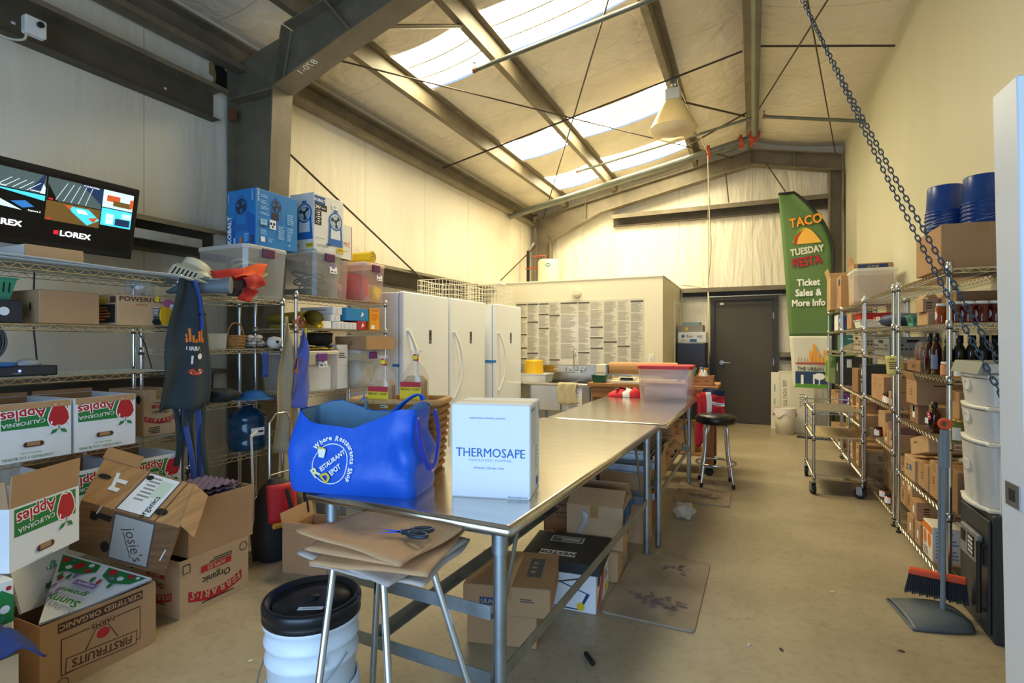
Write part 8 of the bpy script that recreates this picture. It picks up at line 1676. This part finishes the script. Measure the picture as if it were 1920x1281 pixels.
scar('white carton with yellow lid strip behind the snack carton', 1.0, 1.25, 8.0, 8.3, 1.562, .2, WHITEB, tape=False, prints={'-y': [('r', 0, .07, .2, .05, YELLOW)]})
scar('teal printed carton on the end shelving', 1.0, 1.25, 7.66, 8.0, 1.302, .2, mat('teal_card', '#3f8078', .6), tape=False, prints={'-y': [('p', [(-.12, -.09), (.12, -.09), (.12, -.02), (-.02, .0), (-.12, -.05)], mat('sand_ink', '#cfcda8', .6)), ('l', 0, .05, .12, .02, 1, WHITE)]})
VBX = mat('black_press_carton', '#2e3230', .6)
scar('black carton picturing a bottle, behind the cart', 1.0, 1.30, 6.18, 6.45, RC[3] + .002, .31, VBX, tape=False, prints={'-x': [('p', [(-.05, .05), (0, .13), (.06, .08), (.03, .04)], WHITEB), ('r', .0, -.08, .03, .09, WHITEB), ('r', .07, -.06, .05, .13, mat('leaf_print', '#6d8a4a', .6)), ('l', -.01, .0, .1, .02, 1, WHITEB)], '-y': [('l', 0, 0, .2, .1, 3, DKGREY)]})
scar('black carton with open orange flap on the end shelving', .97, 1.28, 7.62, 7.95, .882, .34, VBX, open=True, flaps={'-x': (75, .12)}, prints={'-x': [('r', 0, .05, .06, .1, WHITEB)], '-y': [('r', -.05, .1, .05, .1, WHITEB)]})
scar('green picture carton at the banner end of the shelving', .90, 1.2, 8.02, 8.35, .882, .36, mat('lime_card', '#9aa86a', .6), tape=False, prints={'-y': [('p', [(-.13, .02), (.13, .02), (.1, .16), (-.1, .16)], mat('stem_green', '#5d8a3a', .6)), ('c', 0, -.06, .07, ORANGE, .05), ('r', .07, -.02, .06, .06, WHITE)], '-x': [('r', 0, 0, .2, .2, mat('stem_green', '#5d8a3a', .6))]})
scar('violet box on the end shelving below the black carton', 1.0, 1.25, 7.66, 7.9, .552, .22, mat('violet_box', '#7a4a9a', .5), tape=False)
scar('dark carton on the shelf behind the black bottle carton', 1.0, 1.3, 6.55, 6.9, RC[3] + .002, .25, CARD3)
for zc, nm, hh in ((RC[4] + .002, 'fifth', .11), (RC[5] + .002, 'lowest', .12)):
    q = 0
    for y in (6.22, 6.42, 6.62, 6.82, 7.02, 7.22):
        for k in range(1 + (q + (nm == 'lowest')) % 2): scar('small brown carton on the %s shelf behind the cart' % nm, 1.02 + .03 * (q % 2), 1.27, y, y + .17, zc + k * (hh + .002), hh, [CARD, CARD2, CARD][(q + k) % 3], prints={'-x': STK, '-y': GL}, group='small cartons on the %s shelf behind the cart' % nm)
        q += 1
for zc, nm in ((.552, 'fifth'), (.102, 'lowest')):
    for k, y in enumerate((7.96, 8.2, 8.44)): scar('brown carton on the %s shelf of the end shelving' % nm, 1.0, 1.26, y, y + .2, zc, .2, CARD, prints={'-x': STK}, group='cartons on the %s shelf of the end shelving' % nm)
dup(j0, (1.02, 7.72, .102), 0, 'jam jar on the lowest shelf of the end shelving'); dup(j0, (1.02, 7.82, .102), 0, 'second jam jar on the lowest shelf of the end shelving')
NOTE = mat('yellow_note', '#e3d27a', .7)
m = MB(); m.sheet(4, 6, lambda u, v: (-.055 + .11 * u + .012 * (v - .5), .006 * math.sin(3 * v), .075 - .15 * v), NOTE, .001); m.prints((0, -.008, 0), (1, 0, 0), (-.08, 0, 1), [('l', 0, .05, .05, .012, 1, DKGREY), ('l', 0, .0, .07, .06, 4, DKGREY)]); tag(m.obj('paper_note', None, (.99, 4.915, 1.235), (0, 0, math.radians(-14))), 'yellow handwritten paper note taped to a shelving post', 'note')

# ------------------------------------------------------------------ wheeled wire cart
ct = thing('wire_cart', 'three-tier chrome wire cart on casters in the aisle', 'cart', (.71, 6.04, 0)); w, d = .40, .76; me = None
for z_ in (.775, .535, .175):
    if me is None: o = wire_shelf_mb(w - .02, d - .02, mt=mat('brass_wire', '#b9ac88', .3, 1.0)).obj('wire_shelf', ct); me = o.data
    else: o = bpy.data.objects.new('wire_shelf', me); C.objects.link(o); o.parent = ct
    o.location = (0, 0, z_)
    lm = MB(); lm.box(-w / 2 + .015, w / 2 - .015, -d / 2 + .015, d / 2 - .015, .001, .004, mat('pale_liner', '#c2ad82', .5) if z_ == .535 else mat('grey_liner', '#7d7565', .5)); lm.obj('shelf_liner', o)
for sx in (-1, 1):
    for sy in (-1, 1):
        o = post_mb(.105, .84, zs=(.775, .535, .175)).obj('post', ct); o.location = (sx * (w / 2 - .008), sy * (d / 2 - .008), 0)
        c_ = MB(); c_.cyl((-.013, .02, .05), (.013, .02, .05), .05, BLKRUB, 20); c_.cyl((-.0135, .02, .05), (.0135, .02, .05), .025, GREYPL, 14); c_.box(-.022, -.017, -.0, .045, .04, .11, GALV); c_.box(.017, .022, -.0, .045, .04, .11, GALV); c_.box(-.022, .022, -.012, .045, .108, .113, GALV); co = c_.obj('caster', o); co.rotation_euler = (0, 0, [.3, -.2, 1.2, 1.4][(sx + 1) + (sy + 1) // 2])
m = MB()
for z_ in (.82, .72): m.tube([(-w / 2 + .01, d / 2 - .03, z_), (-w / 2 + .06, d / 2 - .02, z_), (w / 2 - .06, d / 2 - .02, z_), (w / 2 - .01, d / 2 - .03, z_)], .006, POSTM, 6)
for z_ in (.66, .61): m.tube([(-w / 2 + .01, -d / 2 + .02, z_), (-w / 2 + .01, d / 2 - .02, z_)], .003, POSTM, 5)
m.obj('push_handle', ct)
